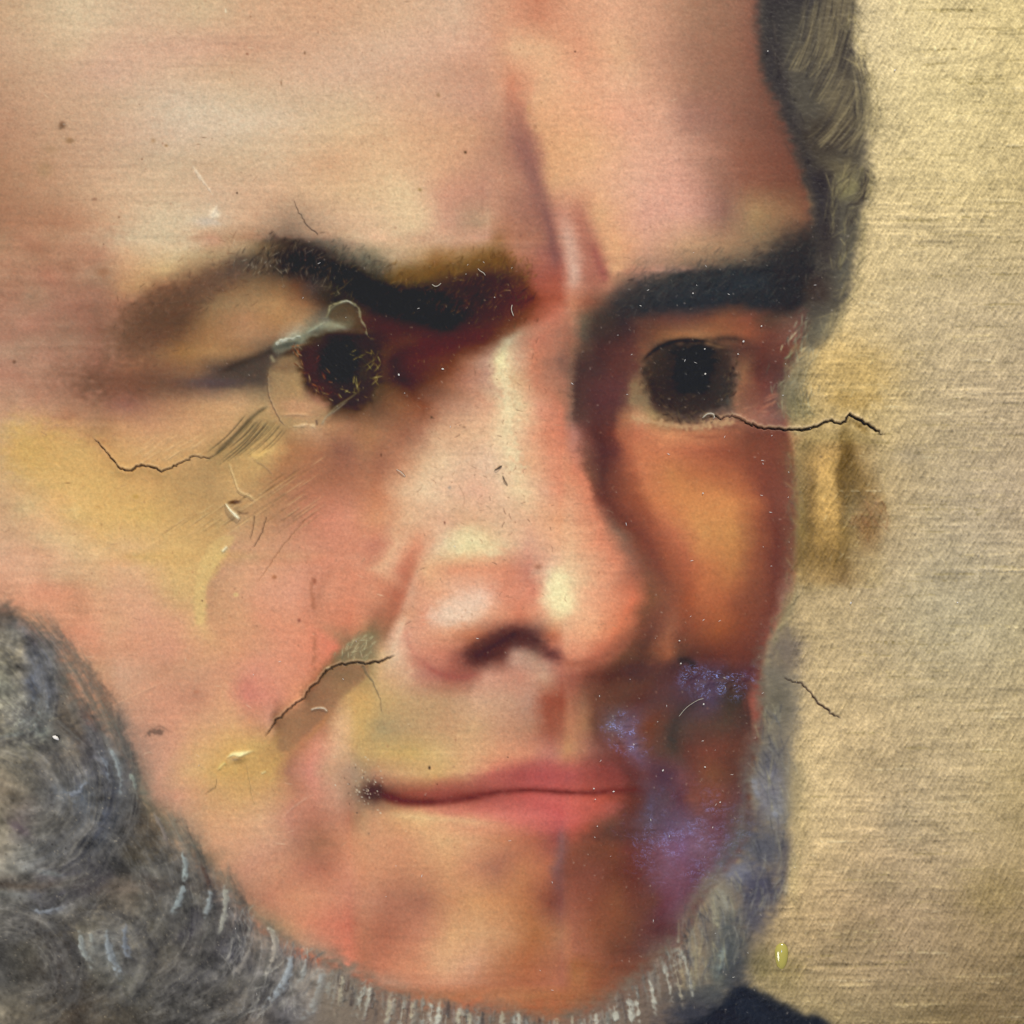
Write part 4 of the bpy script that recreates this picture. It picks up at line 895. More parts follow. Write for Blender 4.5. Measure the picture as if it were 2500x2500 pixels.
WHISKER_LOW = {
2165: [(0,120,118,108),(100,115,115,112),(200,95,92,88),(270,72,65,58),(350,95,85,72),(430,70,62,50),(500,100,100,92),(560,72,66,55),(600,120,105,90),(640,145,118,95)],
2250: [(0,85,82,75),(80,62,58,54),(150,85,78,65),(250,110,102,85),(330,105,98,85),(420,100,95,82),(510,60,58,55),(560,95,90,82),(640,95,85,80),(720,140,118,98)],
2320: [(0,62,60,56),(80,72,68,58),(180,60,54,48),(230,115,112,100),(310,115,120,118),(380,110,102,85),(470,90,84,72),(560,62,58,56),(640,55,53,55),(690,120,110,98),(800,140,120,105)],
2390: [(0,72,70,65),(80,68,64,56),(160,48,42,36),(230,70,65,56),(330,90,88,76),(450,75,70,62),(540,55,52,48),(640,85,80,70),(740,115,110,102),(830,150,140,125),(900,165,150,132)],
2470: [(0,110,102,85),(100,85,78,65),(200,60,52,42),(300,80,72,58),(400,62,58,50),(500,52,50,46),(580,70,66,58),(680,105,95,82),(780,85,82,80),(860,120,115,110),(960,160,140,118)],
2560: [(0,100,92,78),(100,85,78,65),(200,60,52,42),(300,80,72,58),(400,62,58,50),(500,52,50,46),(580,70,66,58),(680,95,88,78),(780,85,82,80),(860,110,105,100),(960,130,120,105)]}
FOREHEAD = {
0: [(0,195,155,125),(150,208,178,148),(300,205,168,140),(420,205,170,138),(520,205,160,130),(650,205,155,125),(800,208,162,132),(950,210,168,142),(1040,205,145,118),(1092,195,125,100)],
40: [(0,195,155,125),(150,208,178,148),(300,205,168,140),(420,205,170,138),(520,205,160,130),(650,205,155,125),(800,208,162,132),(950,210,168,142),(1040,205,145,118),(1092,195,125,100)],
110: [(0,195,155,128),(150,208,172,142),(250,208,165,140),(400,205,158,135),(520,198,148,122),(640,202,155,128),(800,210,168,142),(950,212,162,138),(1040,208,150,125),(1092,222,168,132)],
180: [(0,188,145,118),(100,195,155,128),(220,205,160,138),(350,212,172,145),(480,205,165,135),(600,208,165,138),(720,208,165,140),(850,205,158,132),(980,195,142,118),(1092,205,145,118)],
250: [(0,182,138,112),(100,195,152,125),(250,200,162,135),(380,208,178,155),(480,210,178,150),(600,205,170,142),(720,208,172,142),(850,210,162,132),(980,200,148,125),(1092,190,130,105)],
320: [(0,178,130,105),(130,190,148,120),(250,200,160,135),(380,208,175,152),(500,208,178,152),(600,208,172,142),(720,215,175,140),(850,212,162,128),(980,205,150,118),(1092,150,98,85)],
400: [(0,172,125,98),(100,185,140,112),(220,195,155,128),(350,200,168,140),(450,202,165,135),(560,208,172,142),(680,205,155,122),(800,218,175,138),(930,212,158,125),(1092,165,110,95)],
470: [(0,165,118,92),(120,182,138,110),(250,205,165,135),(350,205,168,138),(450,205,165,138),(580,205,160,130),(720,215,172,135),(850,222,185,148),(920,205,145,120),(1092,160,105,92)],
540: [(0,165,115,90),(120,170,118,92),(220,195,148,118),(330,210,178,148),(430,212,182,155),(520,205,160,130),(600,150,120,100),(720,208,165,135),(870,222,185,148),(930,200,145,122),(980,170,135,110),(1040,195,145,115),(1092,185,128,102)],
580: [(0,166,116,91),(120,172,120,94),(220,190,142,114),(330,208,176,146),(400,206,160,130),(520,170,135,108),(600,120,98,82),(720,200,160,130),(870,222,185,148),(930,200,145,122),(980,180,135,110),(1040,190,140,112),(1092,180,124,100)]}
FOREHEAD_RIGHT = {
0: [(0,212,158,128),(60,205,140,112),(130,195,125,98),(220,210,148,118),(330,218,160,130),(450,200,145,118),(560,165,118,95),(650,150,105,85),(740,135,85,70)],
40: [(0,212,158,128),(60,205,140,112),(130,195,125,98),(220,210,148,118),(330,218,160,130),(450,200,145,118),(560,165,118,95),(650,150,105,85),(740,135,85,70)],
120: [(0,195,130,105),(60,220,170,135),(160,220,165,130),(240,212,145,115),(350,218,165,130),(450,195,140,115),(550,160,112,92),(650,150,102,82),(745,130,82,68)],
200: [(0,200,145,118),(60,205,130,102),(140,222,168,132),(260,222,160,128),(380,220,165,135),(480,195,140,115),(580,155,108,88),(680,140,95,78),(765,118,75,62)],
280: [(0,195,140,115),(80,170,110,92),(120,220,160,122),(250,222,160,125),(360,225,160,132),(470,212,155,130),(540,165,115,100),(680,140,92,76),(795,110,70,58)],
360: [(0,180,125,102),(110,150,95,85),(150,215,155,115),(270,222,165,125),(400,220,162,135),(500,212,155,132),(580,180,128,108),(700,135,85,68),(815,115,70,58)],
440: [(0,195,140,112),(120,155,100,88),(170,215,158,118),(280,222,165,130),(400,222,165,140),(520,212,152,132),(640,150,102,85),(720,138,85,68),(850,110,65,52)],
520: [(0,185,130,105),(140,145,92,80),(200,195,132,112),(260,190,125,100),(300,222,165,125),(420,215,155,135),(540,215,155,135),(640,140,98,86),(730,165,128,92),(880,125,80,62)],
600: [(0,135,85,52),(60,175,115,88),(170,150,95,80),(220,200,145,125),(290,165,100,82),(340,218,155,115),(430,205,150,125),(540,190,145,112),(650,165,125,95),(750,120,95,75),(880,60,50,46)],
660: [(0,120,75,48),(60,165,105,80),(180,150,90,72),(230,195,140,122),(300,160,95,78),(360,195,140,108),(430,160,120,100),(540,130,100,82),(650,85,72,62),(750,56,54,54),(880,46,44,46)]}
scan(0, 1280 / 1092, FOREHEAD, (-10, 0, 1180, 1250), 34, .9, True, 12)
scan(1200, 960 / 1092, FOREHEAD_RIGHT, (1190, 1240, 2000, 2020), 20, .92, True, 9)
scan(240, 640 / 1092, LEFT_CHEEK, (240, 290, 850, 890), 30)
scan(240, 640 / 1092, LEFT_EYE, (240, 300, 866, 905), 24)
scan(860, 640 / 1092, NOSE_BLOCK, (852, 912, 1372, 1402))
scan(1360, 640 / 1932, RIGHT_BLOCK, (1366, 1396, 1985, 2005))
scan(1360, 640 / 1932, {y: r for y, r in RIGHT_BLOCK.items() if y <= 780}, (1800, 1830, 1985, 2005), 30, .8, False)

# ---- crisp edges over the modelling
fill('e1', [(1335, 1050), (1365, 985), (1450, 950), (1580, 920), (1640, 880), (1760, 815), (1850, 800), (1960, 790), (1960, 880), (1850, 890), (1700, 925), (1600, 985), (1480, 1025), (1360, 1075)], '7E7864', 5, .8)
dab('e1', 1450, 1010, 110, 26, '4E4A40', .8, -15)
dab('e1', 1750, 880, 120, 25, '6A6658', .6, -15)
dab('e2', 60, 850, 120, 50, '948A70', .7)
fill('e2', [(10, 740), (60, 695), (150, 675), (225, 740), (270, 860), (250, 900), (130, 850), (0, 800)], '54402C', 5, .7)
dab('e2', 190, 900, 120, 26, '6E5446', .6)
stroke('V', [(405, 708), (450, 690), (520, 664)], [3, 16, 20], '33261F', 7, .75, (.35, .05))
fill('e1', [(1310, 1190), (1360, 1120), (1520, 1095), (1570, 1200), (1590, 1330), (1650, 1440), (1790, 1530), (1710, 1640), (1600, 1635), (1450, 1640), (1390, 1580), (1330, 1430), (1300, 1300)], 'A4825C', 7, .55)
dab('e1', 1430, 1170, 120, 50, '7E5E44', .7)
dab('e1', 1560, 1500, 160, 70, 'C08A68', .6)
fill('V', [(566, 690), (572, 655), (600, 630), (650, 624), (700, 632), (722, 670), (720, 715), (700, 755), (660, 772), (615, 756), (580, 725)], '301D10', 9, .6, .8)
dab('e1', 1640, 1150, 60, 120, '43200F', .5)
dab('e1', 1730, 1340, 100, 60, '472612', .5)
dab('e2', 250, 1180, 100, 170, '3A3018', .6)
dab('S', 832, 885, 42, 52, '0C0A0A', .95, 0, .15)
dab('e2', 110, 1110, 80, 100, '0E0E0D', .7)
hairs('e2', [[(180, 1060), (300, 1100), (330, 1200), (280, 1300), (180, 1360)], [(330, 1050), (380, 1180), (360, 1330)], [(60, 1330), (180, 1350), (260, 1280)]], 40, 18, 1.8, ['8C7A48', '988858', '6A5028', '7A6A40'], .7, 1.4, 8, 8, .3, seed=203)
hairs('e1', [[(1540, 1040), (1560, 1160), (1620, 1260), (1700, 1350)], [(1660, 960), (1680, 1080), (1720, 1200), (1800, 1300)], [(1500, 1000), (1560, 1100)], [(1640, 1300), (1760, 1400), (1900, 1430)]], 50, 18, 1.8, ['9A5A34', '7A3A1C', 'B08058', '5A2410', 'A89070'], .6, 1.4, 6, 6, .3, seed=204)
# left brow core and the red below it
fill('e1', [(1330, 330), (1440, 260), (1600, 260), (1720, 290), (1850, 350), (1960, 390), (1960, 520), (1850, 480), (1740, 440), (1600, 420), (1450, 410)], '1B1618', 14, .7)
fill('e2', [(-60, 370), (150, 410), (300, 470), (450, 540), (600, 570), (800, 560), (900, 600), (950, 760), (970, 890), (850, 860), (740, 800), (600, 795), (480, 760), (380, 700), (250, 600), (100, 500), (-60, 440)], '120F0C', 13, .85)
fill('e2', [(250, 780), (480, 810), (740, 850), (960, 920), (1200, 890), (1400, 870), (1300, 960), (1180, 1040), (1000, 1000), (700, 950), (450, 900), (300, 880)], '4E2218', 12, .35)
stroke('e2', [(430, 480), (650, 440), (800, 420), (950, 420), (1150, 380), (1350, 350), (1470, 400)], 30, '6B461E', 13, .45, (.15, .15))
# right eye
fill('e3', [(560, 560), (800, 520), (1100, 480), (1400, 450), (1700, 400), (1760, 540), (1500, 575), (1300, 540), (1100, 550), (950, 590), (800, 595), (600, 610)], '26272B', 10, .75)
fill('e3', [(420, 480), (700, 380), (1000, 320), (1400, 260), (1700, 180), (1800, 400), (1500, 520), (1100, 510), (700, 560), (420, 640)], '2A2A2D', 16, .5)
fill('e3', [(612, 1100), (640, 965), (720, 875), (850, 832), (1000, 826), (1150, 855), (1255, 960), (1285, 1100), (1240, 1245), (1130, 1335), (1000, 1380), (860, 1365), (730, 1305), (642, 1215)], '30241F', 9, .6, .8)
fill('e3', [(840, 900), (960, 860), (1100, 870), (1120, 980), (1060, 1080), (1050, 1180), (870, 1190), (830, 1050)], '13161A', 12, .85, .7)
stroke('e3', [(580, 990), (640, 930), (720, 872), (850, 824), (1000, 820), (1150, 838)], [3, 6, 8, 8, 8, 5], '1F1716', 4, .85, (.25, .2))
stroke('e3', [(1100, 820), (1250, 805), (1420, 840)], 13, '3C2C27', 7, .7, (.2, .4))
stroke('e3', [(1050, 828), (1130, 858), (1230, 880)], 5, '7E5A3E', 4, .5, (.2, .3))
stroke('e3', [(480, 1390), (600, 1400), (700, 1425), (950, 1450), (1200, 1412), (1330, 1402)], [14, 16, 16, 14, 18, 10], 'BC906A', 7, .7, (.2, .25), rough=.4)
stroke('e3', [(700, 1390), (850, 1405), (1000, 1412), (1100, 1400)], 10, '5A4436', 6, .6, (.3, .3))
stroke('e3', [(840, 1490), (1000, 1525), (1150, 1530), (1300, 1500), (1400, 1520)], 9, '93543E', 6, .6, (.3, .3))
hairs('e3', [[(640, 1000), (640, 1150), (720, 1290)], [(1240, 980), (1270, 1120), (1180, 1290)], [(760, 1330), (950, 1380), (1120, 1340)], [(700, 1180), (800, 1280), (1000, 1300)]], 110, 16, 2.2, ['4A3A2C', '5A4430', '201614', '3A2A24', '6A523A'], .5, 1.8, 12, 6, .2, seed=214)
hairs('e3', [[(1280, 1340), (1420, 1290), (1600, 1200)], [(1350, 1380), (1500, 1320), (1620, 1250)]], 30, 40, 3, ['B87A60', '8A5044', 'A86A54'], .45, 2.5, 14, 5, .3, seed=215)
# nose and mouth
fill('t5', [(705, 1785), (720, 1730), (820, 1672), (920, 1622), (1000, 1608), (1080, 1648), (1170, 1708), (1250, 1775), (1225, 1792), (1130, 1755), (1040, 1718), (960, 1720), (860, 1770), (780, 1812)], '4C2622', 10, .75)
stroke('t5', [(740, 1785), (850, 1715), (960, 1655), (1010, 1640)], 12, '381B18', 8, .6, (.25, .25))
fill('t5', [(960, 1756), (1040, 1742), (1130, 1788), (1200, 1808), (1150, 1850), (1030, 1850)], 'C0927C', 10, .5)
stroke('t5', [(1200, 1800), (1330, 1808), (1470, 1775), (1580, 1710), (1650, 1620)], [8, 16, 20, 20, 12], '97543F', 10, .6, (.2, .25))
stroke('t5', [(400, 1560), (385, 1660), (430, 1760), (540, 1850), (680, 1882)], 12, 'B9705E', 10, .45, (.3, .25))
stroke('t5', [(385, 1530), (330, 1660), (290, 1760)], 10, 'E4BC9C', 6, .5, (.2, .3))
fill('t5', [(480, 1530), (600, 1460), (760, 1425), (850, 1445), (800, 1510), (680, 1585), (580, 1620), (520, 1590)], 'E9C6B0', 14, .55)
fill('t5', [(1180, 1295), (1262, 1295), (1285, 1400), (1312, 1515), (1195, 1520), (1168, 1400)], 'F0DBAA', 12, .7)
fill('t5', [(600, 1095), (740, 1060), (830, 1135), (930, 1170), (870, 1200), (700, 1200), (580, 1190)], 'E6CFA4', 11, .5, .6)
stroke('t5', [(950, 70), (915, 130), (925, 260), (950, 400), (965, 560), (1000, 700), (1030, 790)], [12, 26, 26, 22, 22, 20, 16], 'E4CCA4', 13, .45, (.1, .15), rough=.5)
stroke('t5', [(480, 1200), (425, 1340), (372, 1480), (320, 1640), (250, 1750)], 14, 'DFAE90', 9, .5, (.2, .15))
stroke('t5', [(425, 1200), (370, 1360), (300, 1520), (225, 1630)], 20, 'AE6A50', 13, .5, (.25, .2))
stroke('t5', [(450, 1780), (550, 1855), (680, 1885), (790, 1855)], 10, '9A5046', 8, .6, (.25, .25))
stroke('t8', [(165, 632), (230, 650), (300, 678), (380, 695), (520, 698), (700, 680), (880, 645), (1080, 633), (1250, 645), (1400, 648), (1580, 632), (1760, 640)], [8, 16, 19, 20, 18, 14, 11, 8, 8, 10, 10, 8], '5C1F1A', 7, .85, (.05, .15))
dab('t8', 195, 640, 64, 56, '4A2A24', .85)
fill('t8', [(330, 735), (600, 725), (800, 690), (950, 662), (1150, 655), (1400, 668), (1540, 685), (1580, 720), (1500, 785), (1300, 830), (1150, 855), (1000, 830), (800, 775), (550, 765)], 'C9665E', 12, .4)
fill('t8', [(560, 590), (800, 545), (1000, 500), (1150, 482), (1290, 510), (1420, 490), (1540, 500), (1600, 600), (1400, 640), (1150, 612), (950, 632), (750, 670), (560, 680)], 'A04E48', 12, .4)
stroke('t8', [(250, 760), (450, 785), (700, 805), (950, 830)], 16, 'DAB282', 10, .5, (.2, .3))
fill('m4', [(700, 365), (880, 338), (1000, 348), (1100, 332), (1250, 382), (1500, 388), (1560, 440), (1300, 470), (1000, 450), (760, 470)], '43282A', 12, .5)
stroke('m4', [(1105, 348), (1180, 332), (1250, 388)], 14, '2E2422', 6, .7, (.2, .2))
stroke('m4', [(1320, 630), (1150, 700), (1075, 850), (1110, 1010)], [10, 20, 26, 22], '3C302A', 12, .55, (.2, .2))
stroke('m4', [(1600, 560), (1625, 720), (1640, 900)], 8, '3A2622', 6, .5, (.2, .2))
stroke('t2', [(930, 640), (1000, 780), (1060, 920), (1110, 1050), (1150, 1180), (1180, 1300), (1205, 1420), (1215, 1540)], [8, 20, 26, 28, 22, 20, 18, 14], '8C5E56', 12, .5, (.2, .15))
# temple, lid wedge, brow joining the hair
dab('V', 300, 600, 80, 44, '5E4030', .6, -28)
dab('V', 262, 655, 50, 34, '6E4A38', .5, -20)
dab('V', 375, 545, 70, 26, '6A4A36', .5, -25)
dab('V', 455, 505, 50, 22, '57463A', .55, -18)
dab('V', 250, 715, 90, 30, '704A3A', .5)
fill('V', [(395, 715), (440, 692), (520, 660), (516, 690), (503, 700), (504, 722), (450, 728), (400, 730)], '4A3B34', 9, .75)
dab('V', 400, 722, 60, 10, '574548', .5)
fill('e3', [(1500, 180), (1650, 90), (1800, 0), (1980, -60), (1960, 330), (1880, 480), (1780, 560), (1600, 570)], '2A2628', 20, .75)
dab('e3', 1800, 640, 60, 70, '6A4840', .6)
dab('e3', 1880, 560, 60, 90, '3A3430', .7)
hairs('V', [[(230, 640), (280, 590), (330, 560)], [(260, 660), (320, 610), (380, 560)], [(330, 570), (400, 530), (470, 505)]], 160, 20, 1.8, ['4E3526', '6A4A38', '8A6450', '5A3E2E'], .4, 1.6, 34, 5, .1, seed=301)
hairs('e3', [[(1850, 600), (1780, 780), (1700, 960)], [(1932, 700), (1850, 860), (1720, 1020)], [(1700, 1050), (1660, 1200), (1700, 1380)], [(1780, 1100), (1740, 1250), (1790, 1400)]], 180, 34, 2.6, ['9A947C', '6A6654', 'B8AE88', '4E4A40', '847E68', 'C8BE98'], .6, 1.8, 18, 6, .9, seed=302)
# stain under the long crack
STAIN = {
1070: [(650,150,130,85),(760,160,132,82),(850,180,146,92),(900,165,130,80),(930,100,76,38),(975,105,80,42),(1010,158,128,80),(1100,172,146,100),(1200,190,168,122)],
1130: [(650,135,112,72),(730,140,112,68),(800,195,155,92),(890,200,160,92),(915,108,82,42),(975,104,80,42),(1005,140,112,68),(1100,172,148,105),(1200,188,168,122)],
1190: [(670,140,118,78),(740,130,102,62),(795,205,165,98),(890,205,165,98),(905,112,86,46),(980,112,90,54),(1060,140,112,68),(1130,168,142,98),(1200,186,166,122)],
1250: [(690,135,112,70),(750,125,98,58),(800,195,155,90),(890,198,158,92),(905,118,94,56),(970,138,118,80),(1060,136,110,74),(1140,146,118,82),(1200,182,162,118)],
1300: [(690,140,115,68),(750,125,98,55),(800,175,138,78),(890,180,142,80),(920,130,104,58),(980,140,115,72),(1060,135,100,60),(1140,150,120,80),(1200,182,162,118)],
1360: [(690,120,95,55),(760,140,110,62),(850,128,100,55),(930,120,94,52),(980,150,125,82),(1060,162,138,95),(1140,170,148,105),(1200,180,160,116)],
1440: [(690,165,138,92),(760,170,142,95),(850,160,130,82),(940,125,100,66),(980,155,130,88),(1060,172,150,106),(1140,178,158,114),(1200,180,160,118)]}
# fold filling and the crisp edge of the cheek filling
fill('m5', [(1100, 440), (1200, 425), (1370, 430), (1385, 520), (1290, 610), (1180, 705), (1110, 790), (1070, 850), (960, 960), (820, 1070), (720, 1170), (620, 1150), (650, 1040), (650, 920), (780, 795), (870, 725), (890, 680), (985, 595)], '94694C', 5, .6)
dab('m5', 1200, 520, 130, 60, '886648', .5)
stroke('m5', [(1110, 800), (960, 985), (820, 1110)], 10, 'B27850', 5, .6, (.2, .3))
fill('m5', [(1125, 400), (1180, 300), (1300, 190), (1480, 190), (1420, 300), (1445, 385), (1250, 422)], '8C7759', 7, .5)
hairs('m5', [[(1150, 380), (1250, 270), (1400, 190)], [(1280, 400), (1350, 310), (1460, 210)]], 50, 24, 1.8, ['B0A07C', '6E624C', 'C0AE88', '9A8A6A'], .6, 1.4, 10, 5, .4, seed=310)
fill('t4', [(1300, 1100), (1240, 1215), (1160, 1335), (1145, 1440), (1130, 1570), (1085, 1575), (1080, 1400), (1110, 1250), (1190, 1130)], 'D4AE74', 4, .5)
for k in range(70):
    x, y = rng.normal(1370, 90), rng.normal(1480, 110)
    dab('m5', x, y, rng.uniform(5, 10), rng.uniform(5, 10), ['D8C8B4', '5A443A', 'C8B098'][k % 3], rng.uniform(.2, .6), 0, 0)
dab('t8', 1500, 960, 200, 130, '6A3A2C', .35)
dab('t8', 1560, 880, 180, 50, '4C302A', .4)
# brow tail, frown folds, cheek folds again over the soft modelling
dab('V', 300, 590, 85, 40, '5A3E2E', .5, -28)
dab('V', 262, 640, 50, 44, '6A4836', .45, -20)
dab('V', 400, 530, 80, 24, '60463A', .5, -20)
dab('V', 470, 495, 50, 18, '4A3E38', .5, -12)
dab('V', 280, 725, 110, 26, '654232', .4)
fill('t2', [(1360, 1100), (1450, 1170), (1540, 1330), (1580, 1470), (1505, 1530), (1440, 1350)], 'DEA87E', 13, .45)
fill('t2', [(1320, 1120), (1370, 1180), (1440, 1370), (1490, 1500), (1510, 1590), (1390, 1590), (1360, 1400), (1315, 1250)], 'A86656', 10, .55)
stroke('t2', [(1405, 1330), (1440, 1440), (1490, 1570)], 16, '94504A', 8, .5, (.3, .1))
stroke('t2', [(1255, 1180), (1285, 1350), (1305, 1500), (1310, 1620)], 26, 'CFA492', 10, .5, (.25, .15))
stroke('t2', [(1130, 1120), (1165, 1220), (1195, 1370), (1210, 1500)], 14, '7E4E4A', 8, .5, (.3, .2))
stroke('t5', [(470, 1160), (400, 1290), (345, 1450), (290, 1580)], 22, 'B86A52', 11, .45, (.3, .2))
stroke('t5', [(330, 900), (280, 1060), (200, 1230), (130, 1340)], 20, 'C28468', 14, .4, (.3, .3))
stroke('t5', [(400, 1050), (330, 1200), (250, 1350)], 16, 'E2B090', 10, .35, (.3, .3))
stroke('e2', [(560, 1560), (400, 1640), (250, 1700), (100, 1740)], 18, '9A6A4E', 14, .35, (.3, .3))
stroke('t8', [(60, 900), (-60, 1000), (-160, 1100)], 30, '96604C', 20, .4, (.3, .3))
dab('t1', 1050, 640, 330, 110, 'D2B8A0', .35)
dab('t1', 900, 1270, 260, 150, 'D0B698', .4)
dab('t1', 1450, 660, 260, 70, 'DCBEA6', .35)
for k in range(120):
    x, y = rng.normal(1180, 130), rng.normal(1180, 190)
    a, L = rng.uniform(0, 3.14), rng.uniform(5, 22)
    stroke('S', [(x, y), (x + L * .5 * math.cos(a) + rng.normal(0, 3), y - L * .5 * math.sin(a)), (x + L * math.cos(a), y - L * math.sin(a))], 1.6, ['8A6450', 'A07860', '6A4A3A'][k % 3], 1.1, rng.uniform(.15, .5), (.2, .2))
for k in range(260):
    x, y = rng.uniform(0, 1750), rng.uniform(0, 2250)
    if IMG[int(pix([0, y])[1]), int(pix([x, 0])[0])].mean() < .5:
        continue
    a, L = rng.normal(0, .5), rng.uniform(5, 30)
    stroke('S', [(x, y), (x + L * math.cos(a), y - L * math.sin(a))], 1.5, ['A07C64', 'E4C4A4', '946C56'][k % 3], 1.1, rng.uniform(.1, .4), (.3, .3))
# the photograph is crisp: firm up the soft modelling
for sg, am in ((4.0, .40), (1.4, .35)):
    IMG[:] = np.clip(IMG + am * (IMG - gauss(IMG, sg)), 0.01, .97)

# ---- hair at the upper right
HAIR = src('t3', [(455, -950), (455, 0), (470, 250), (490, 400), (560, 560), (620, 720), (690, 900), (740, 1100), (770, 1260), (760, 1500), (740, 1690), (715, 1830), (700, 1932), (790, 1932), (900, 1750), (960, 1620), (1000, 1450), (1020, 1250), (1055, 1120), (1080, 980), (1050, 900), (1060, 800), (1075, 620), (1040, 450), (975, 300), (980, 120), (1000, 0), (1010, -950)])
fill('S', HAIR, '4E483E', 10, .95, .5)
fill('t3', [(780, 120), (860, -100), (1000, -100), (960, 140), (930, 320), (1000, 500), (960, 700), (820, 600), (760, 450), (800, 300)], '7A6C50', 14, .7)
fill('t3', [(455, -400), (460, 0), (475, 250), (500, 420), (570, 570), (630, 730), (700, 900), (750, 1090), (780, 1280), (900, 1300), (870, 1100), (840, 950), (760, 880), (700, 700), (620, 480), (600, 300), (620, 100), (800, 0), (840, -400)], '342F30', 11, .85)
dab('t3', 640, 100, 160, 150, '3E3A36', .6)
dab('t3', 800, 430, 110, 130, '45403A', .6)
dab('t3', 850, 760, 170, 130, '40362C', .75)
dab('t3', 930, 300, 50, 150, '35302F', .7)
dab('t3', 900, 930, 110, 60, '6C6046', .7)
dab('t3', 950, 1040, 80, 70, '8C8258', .85)
dab('t3', 1050, 1030, 28, 80, '2E2828', .85, 10)
dab('t3', 820, 1000, 60, 80, '2C2628', .7)
dab('t3', 960, 1230, 70, 110, '5E5848', .7)
dab('t3', 930, 1450, 60, 130, '605C4E', .7)
dab('t3', 830, 1350, 70, 160, '352E2C', .7)
dab('t3', 820, 1830, 90, 60, '77705A', .7, -50)
dab('t3', 780, 1600, 70, 90, '382A26', .7)
dab('t3', 1040, 1330, 20, 120, '9A8A60', .4)
hairs('t3', [[(900, -60), (860, 150), (800, 330), (740, 430)], [(960, 0), (930, 200), (860, 400), (770, 560)], [(990, 480), (940, 600), (860, 720), (780, 800)], [(1030, 560), (1000, 700), (900, 830)], [(780, 0), (740, 200), (660, 400)], [(1010, 300), (1050, 500), (1060, 700), (1000, 860)]],
      420, 110, 2.4, ['8C7E5A', 'A09068', '6A5E48', '2E2A2A', '3A3432', '7A6E54', 'B09E70', '2A2626'], .5, 1.8, 14, 4, .5, seed=21)
hairs('t3', [[(1000, 900), (950, 1000), (890, 1080)], [(1060, 930), (1040, 1080), (950, 1150)], [(980, 1150), (940, 1300), (900, 1500)], [(860, 950), (880, 1100), (860, 1300)]],
      190, 50, 2.2, ['8C8058', 'A89868', '2A2424', '6A6048', '3A3230'], .6, 2.2, 9, 6, 1.0, seed=22)
hairs('t3', [[(560, 300), (600, 500), (700, 800), (780, 1100)], [(520, 50), (560, 300), (640, 560)], [(800, 1150), (830, 1400), (760, 1650)]],
      120, 40, 2.6, ['26221F', '4A443C', '5A5046', '2A2426'], .5, 2.4, 12, 6, .8, seed=23)
hairs('t3', [[(960, 60), (1030, 300), (1090, 560), (1090, 760)], [(1080, 900), (1080, 1100), (1010, 1400), (960, 1650), (830, 1860)]],
      330, 44, 2.2, ['A08E62', 'B8A470', '6A6048', '8A7C58', 'C0AC78', '5A5444'], .5, 2.6, 12, 12, .8, seed=24)
# brow hairs
hairs('e1', [[(1180, 460), (1250, 330), (1330, 220)], [(1320, 440), (1380, 300), (1450, 160)], [(1480, 460), (1520, 330), (1580, 200)], [(1600, 520), (1660, 380), (1750, 260)], [(1700, 600), (1800, 450), (1880, 340)]],
      230, 26, 2.2, ['171314', '2A2220', '4C3C2E', '6A5440', '1C1818', '20191A'], .65, 1.8, 26, 5, .6, seed=31)
hairs('e1', [[(760, 560), (850, 470), (960, 380)], [(960, 520), (1050, 420), (1150, 330)], [(300, 900), (420, 780), (520, 640)], [(520, 820), (640, 680), (740, 580)]],
      150, 24, 2.4, ['5C3A2C', '6E4836', '8A6450', '50342A'], .35, 2.4, 24, 6, .4, seed=32)
hairs('e2', [[(500, 540), (560, 470), (640, 390)], [(700, 520), (780, 440), (860, 340)], [(950, 480), (1010, 400), (1080, 320)], [(1200, 420), (1260, 340), (1320, 230)], [(1380, 440), (1420, 360), (1450, 270)], [(1480, 520), (1560, 440), (1620, 380)]],
      200, 22, 2.2, ['5E3C16', '7A5222', '3A220E', '8E6636', '4A2C12'], .5, 1.8, 22, 5, .5, seed=33)
hairs('e2', [[(1000, 760), (1080, 620), (1160, 500)], [(1250, 760), (1330, 620), (1400, 500)], [(1450, 780), (1520, 650), (1560, 540)], [(850, 760), (900, 640), (980, 560)]],
      130, 26, 2, ['6A4020', '140C08', '7A4C28', '20120A', '4A2814'], .5, 1.6, 24, 6, .5, seed=34)
hairs('e2', [[(0, 380), (60, 280), (140, 200)], [(200, 420), (260, 330), (330, 260)], [(360, 480), (420, 400), (480, 340)]],
      90, 24, 2.2, ['2A2624', '4A4640', '6A6456', '1A1818'], .5, 2, 20, 5, .5, seed=35)
hairs('e3', [[(420, 600), (540, 470), (680, 360)], [(640, 560), (760, 430), (880, 300)], [(860, 520), (980, 400), (1100, 260)], [(1080, 500), (1200, 370), (1320, 230)], [(1300, 500), (1420, 340), (1540, 170)], [(1500, 520), (1620, 330), (1740, 130)], [(1700, 480), (1780, 300), (1860, 120)]],
      330, 30, 2.2, ['1E1E22', '2C2C30', '45423E', '565048', '1A1A1C', '242428'], .5, 2, 24, 5, .6, seed=36)
hairs('e3', [[(480, 420), (580, 320), (660, 240)], [(760, 340), (860, 250), (960, 180)], [(1000, 280), (1100, 210), (1200, 150)], [(1300, 240), (1420, 140), (1500, 80)]],
      110, 26, 2, ['6A5648', '5A4A44', '8A705C'], .4, 2, 20, 5, .4, seed=37)

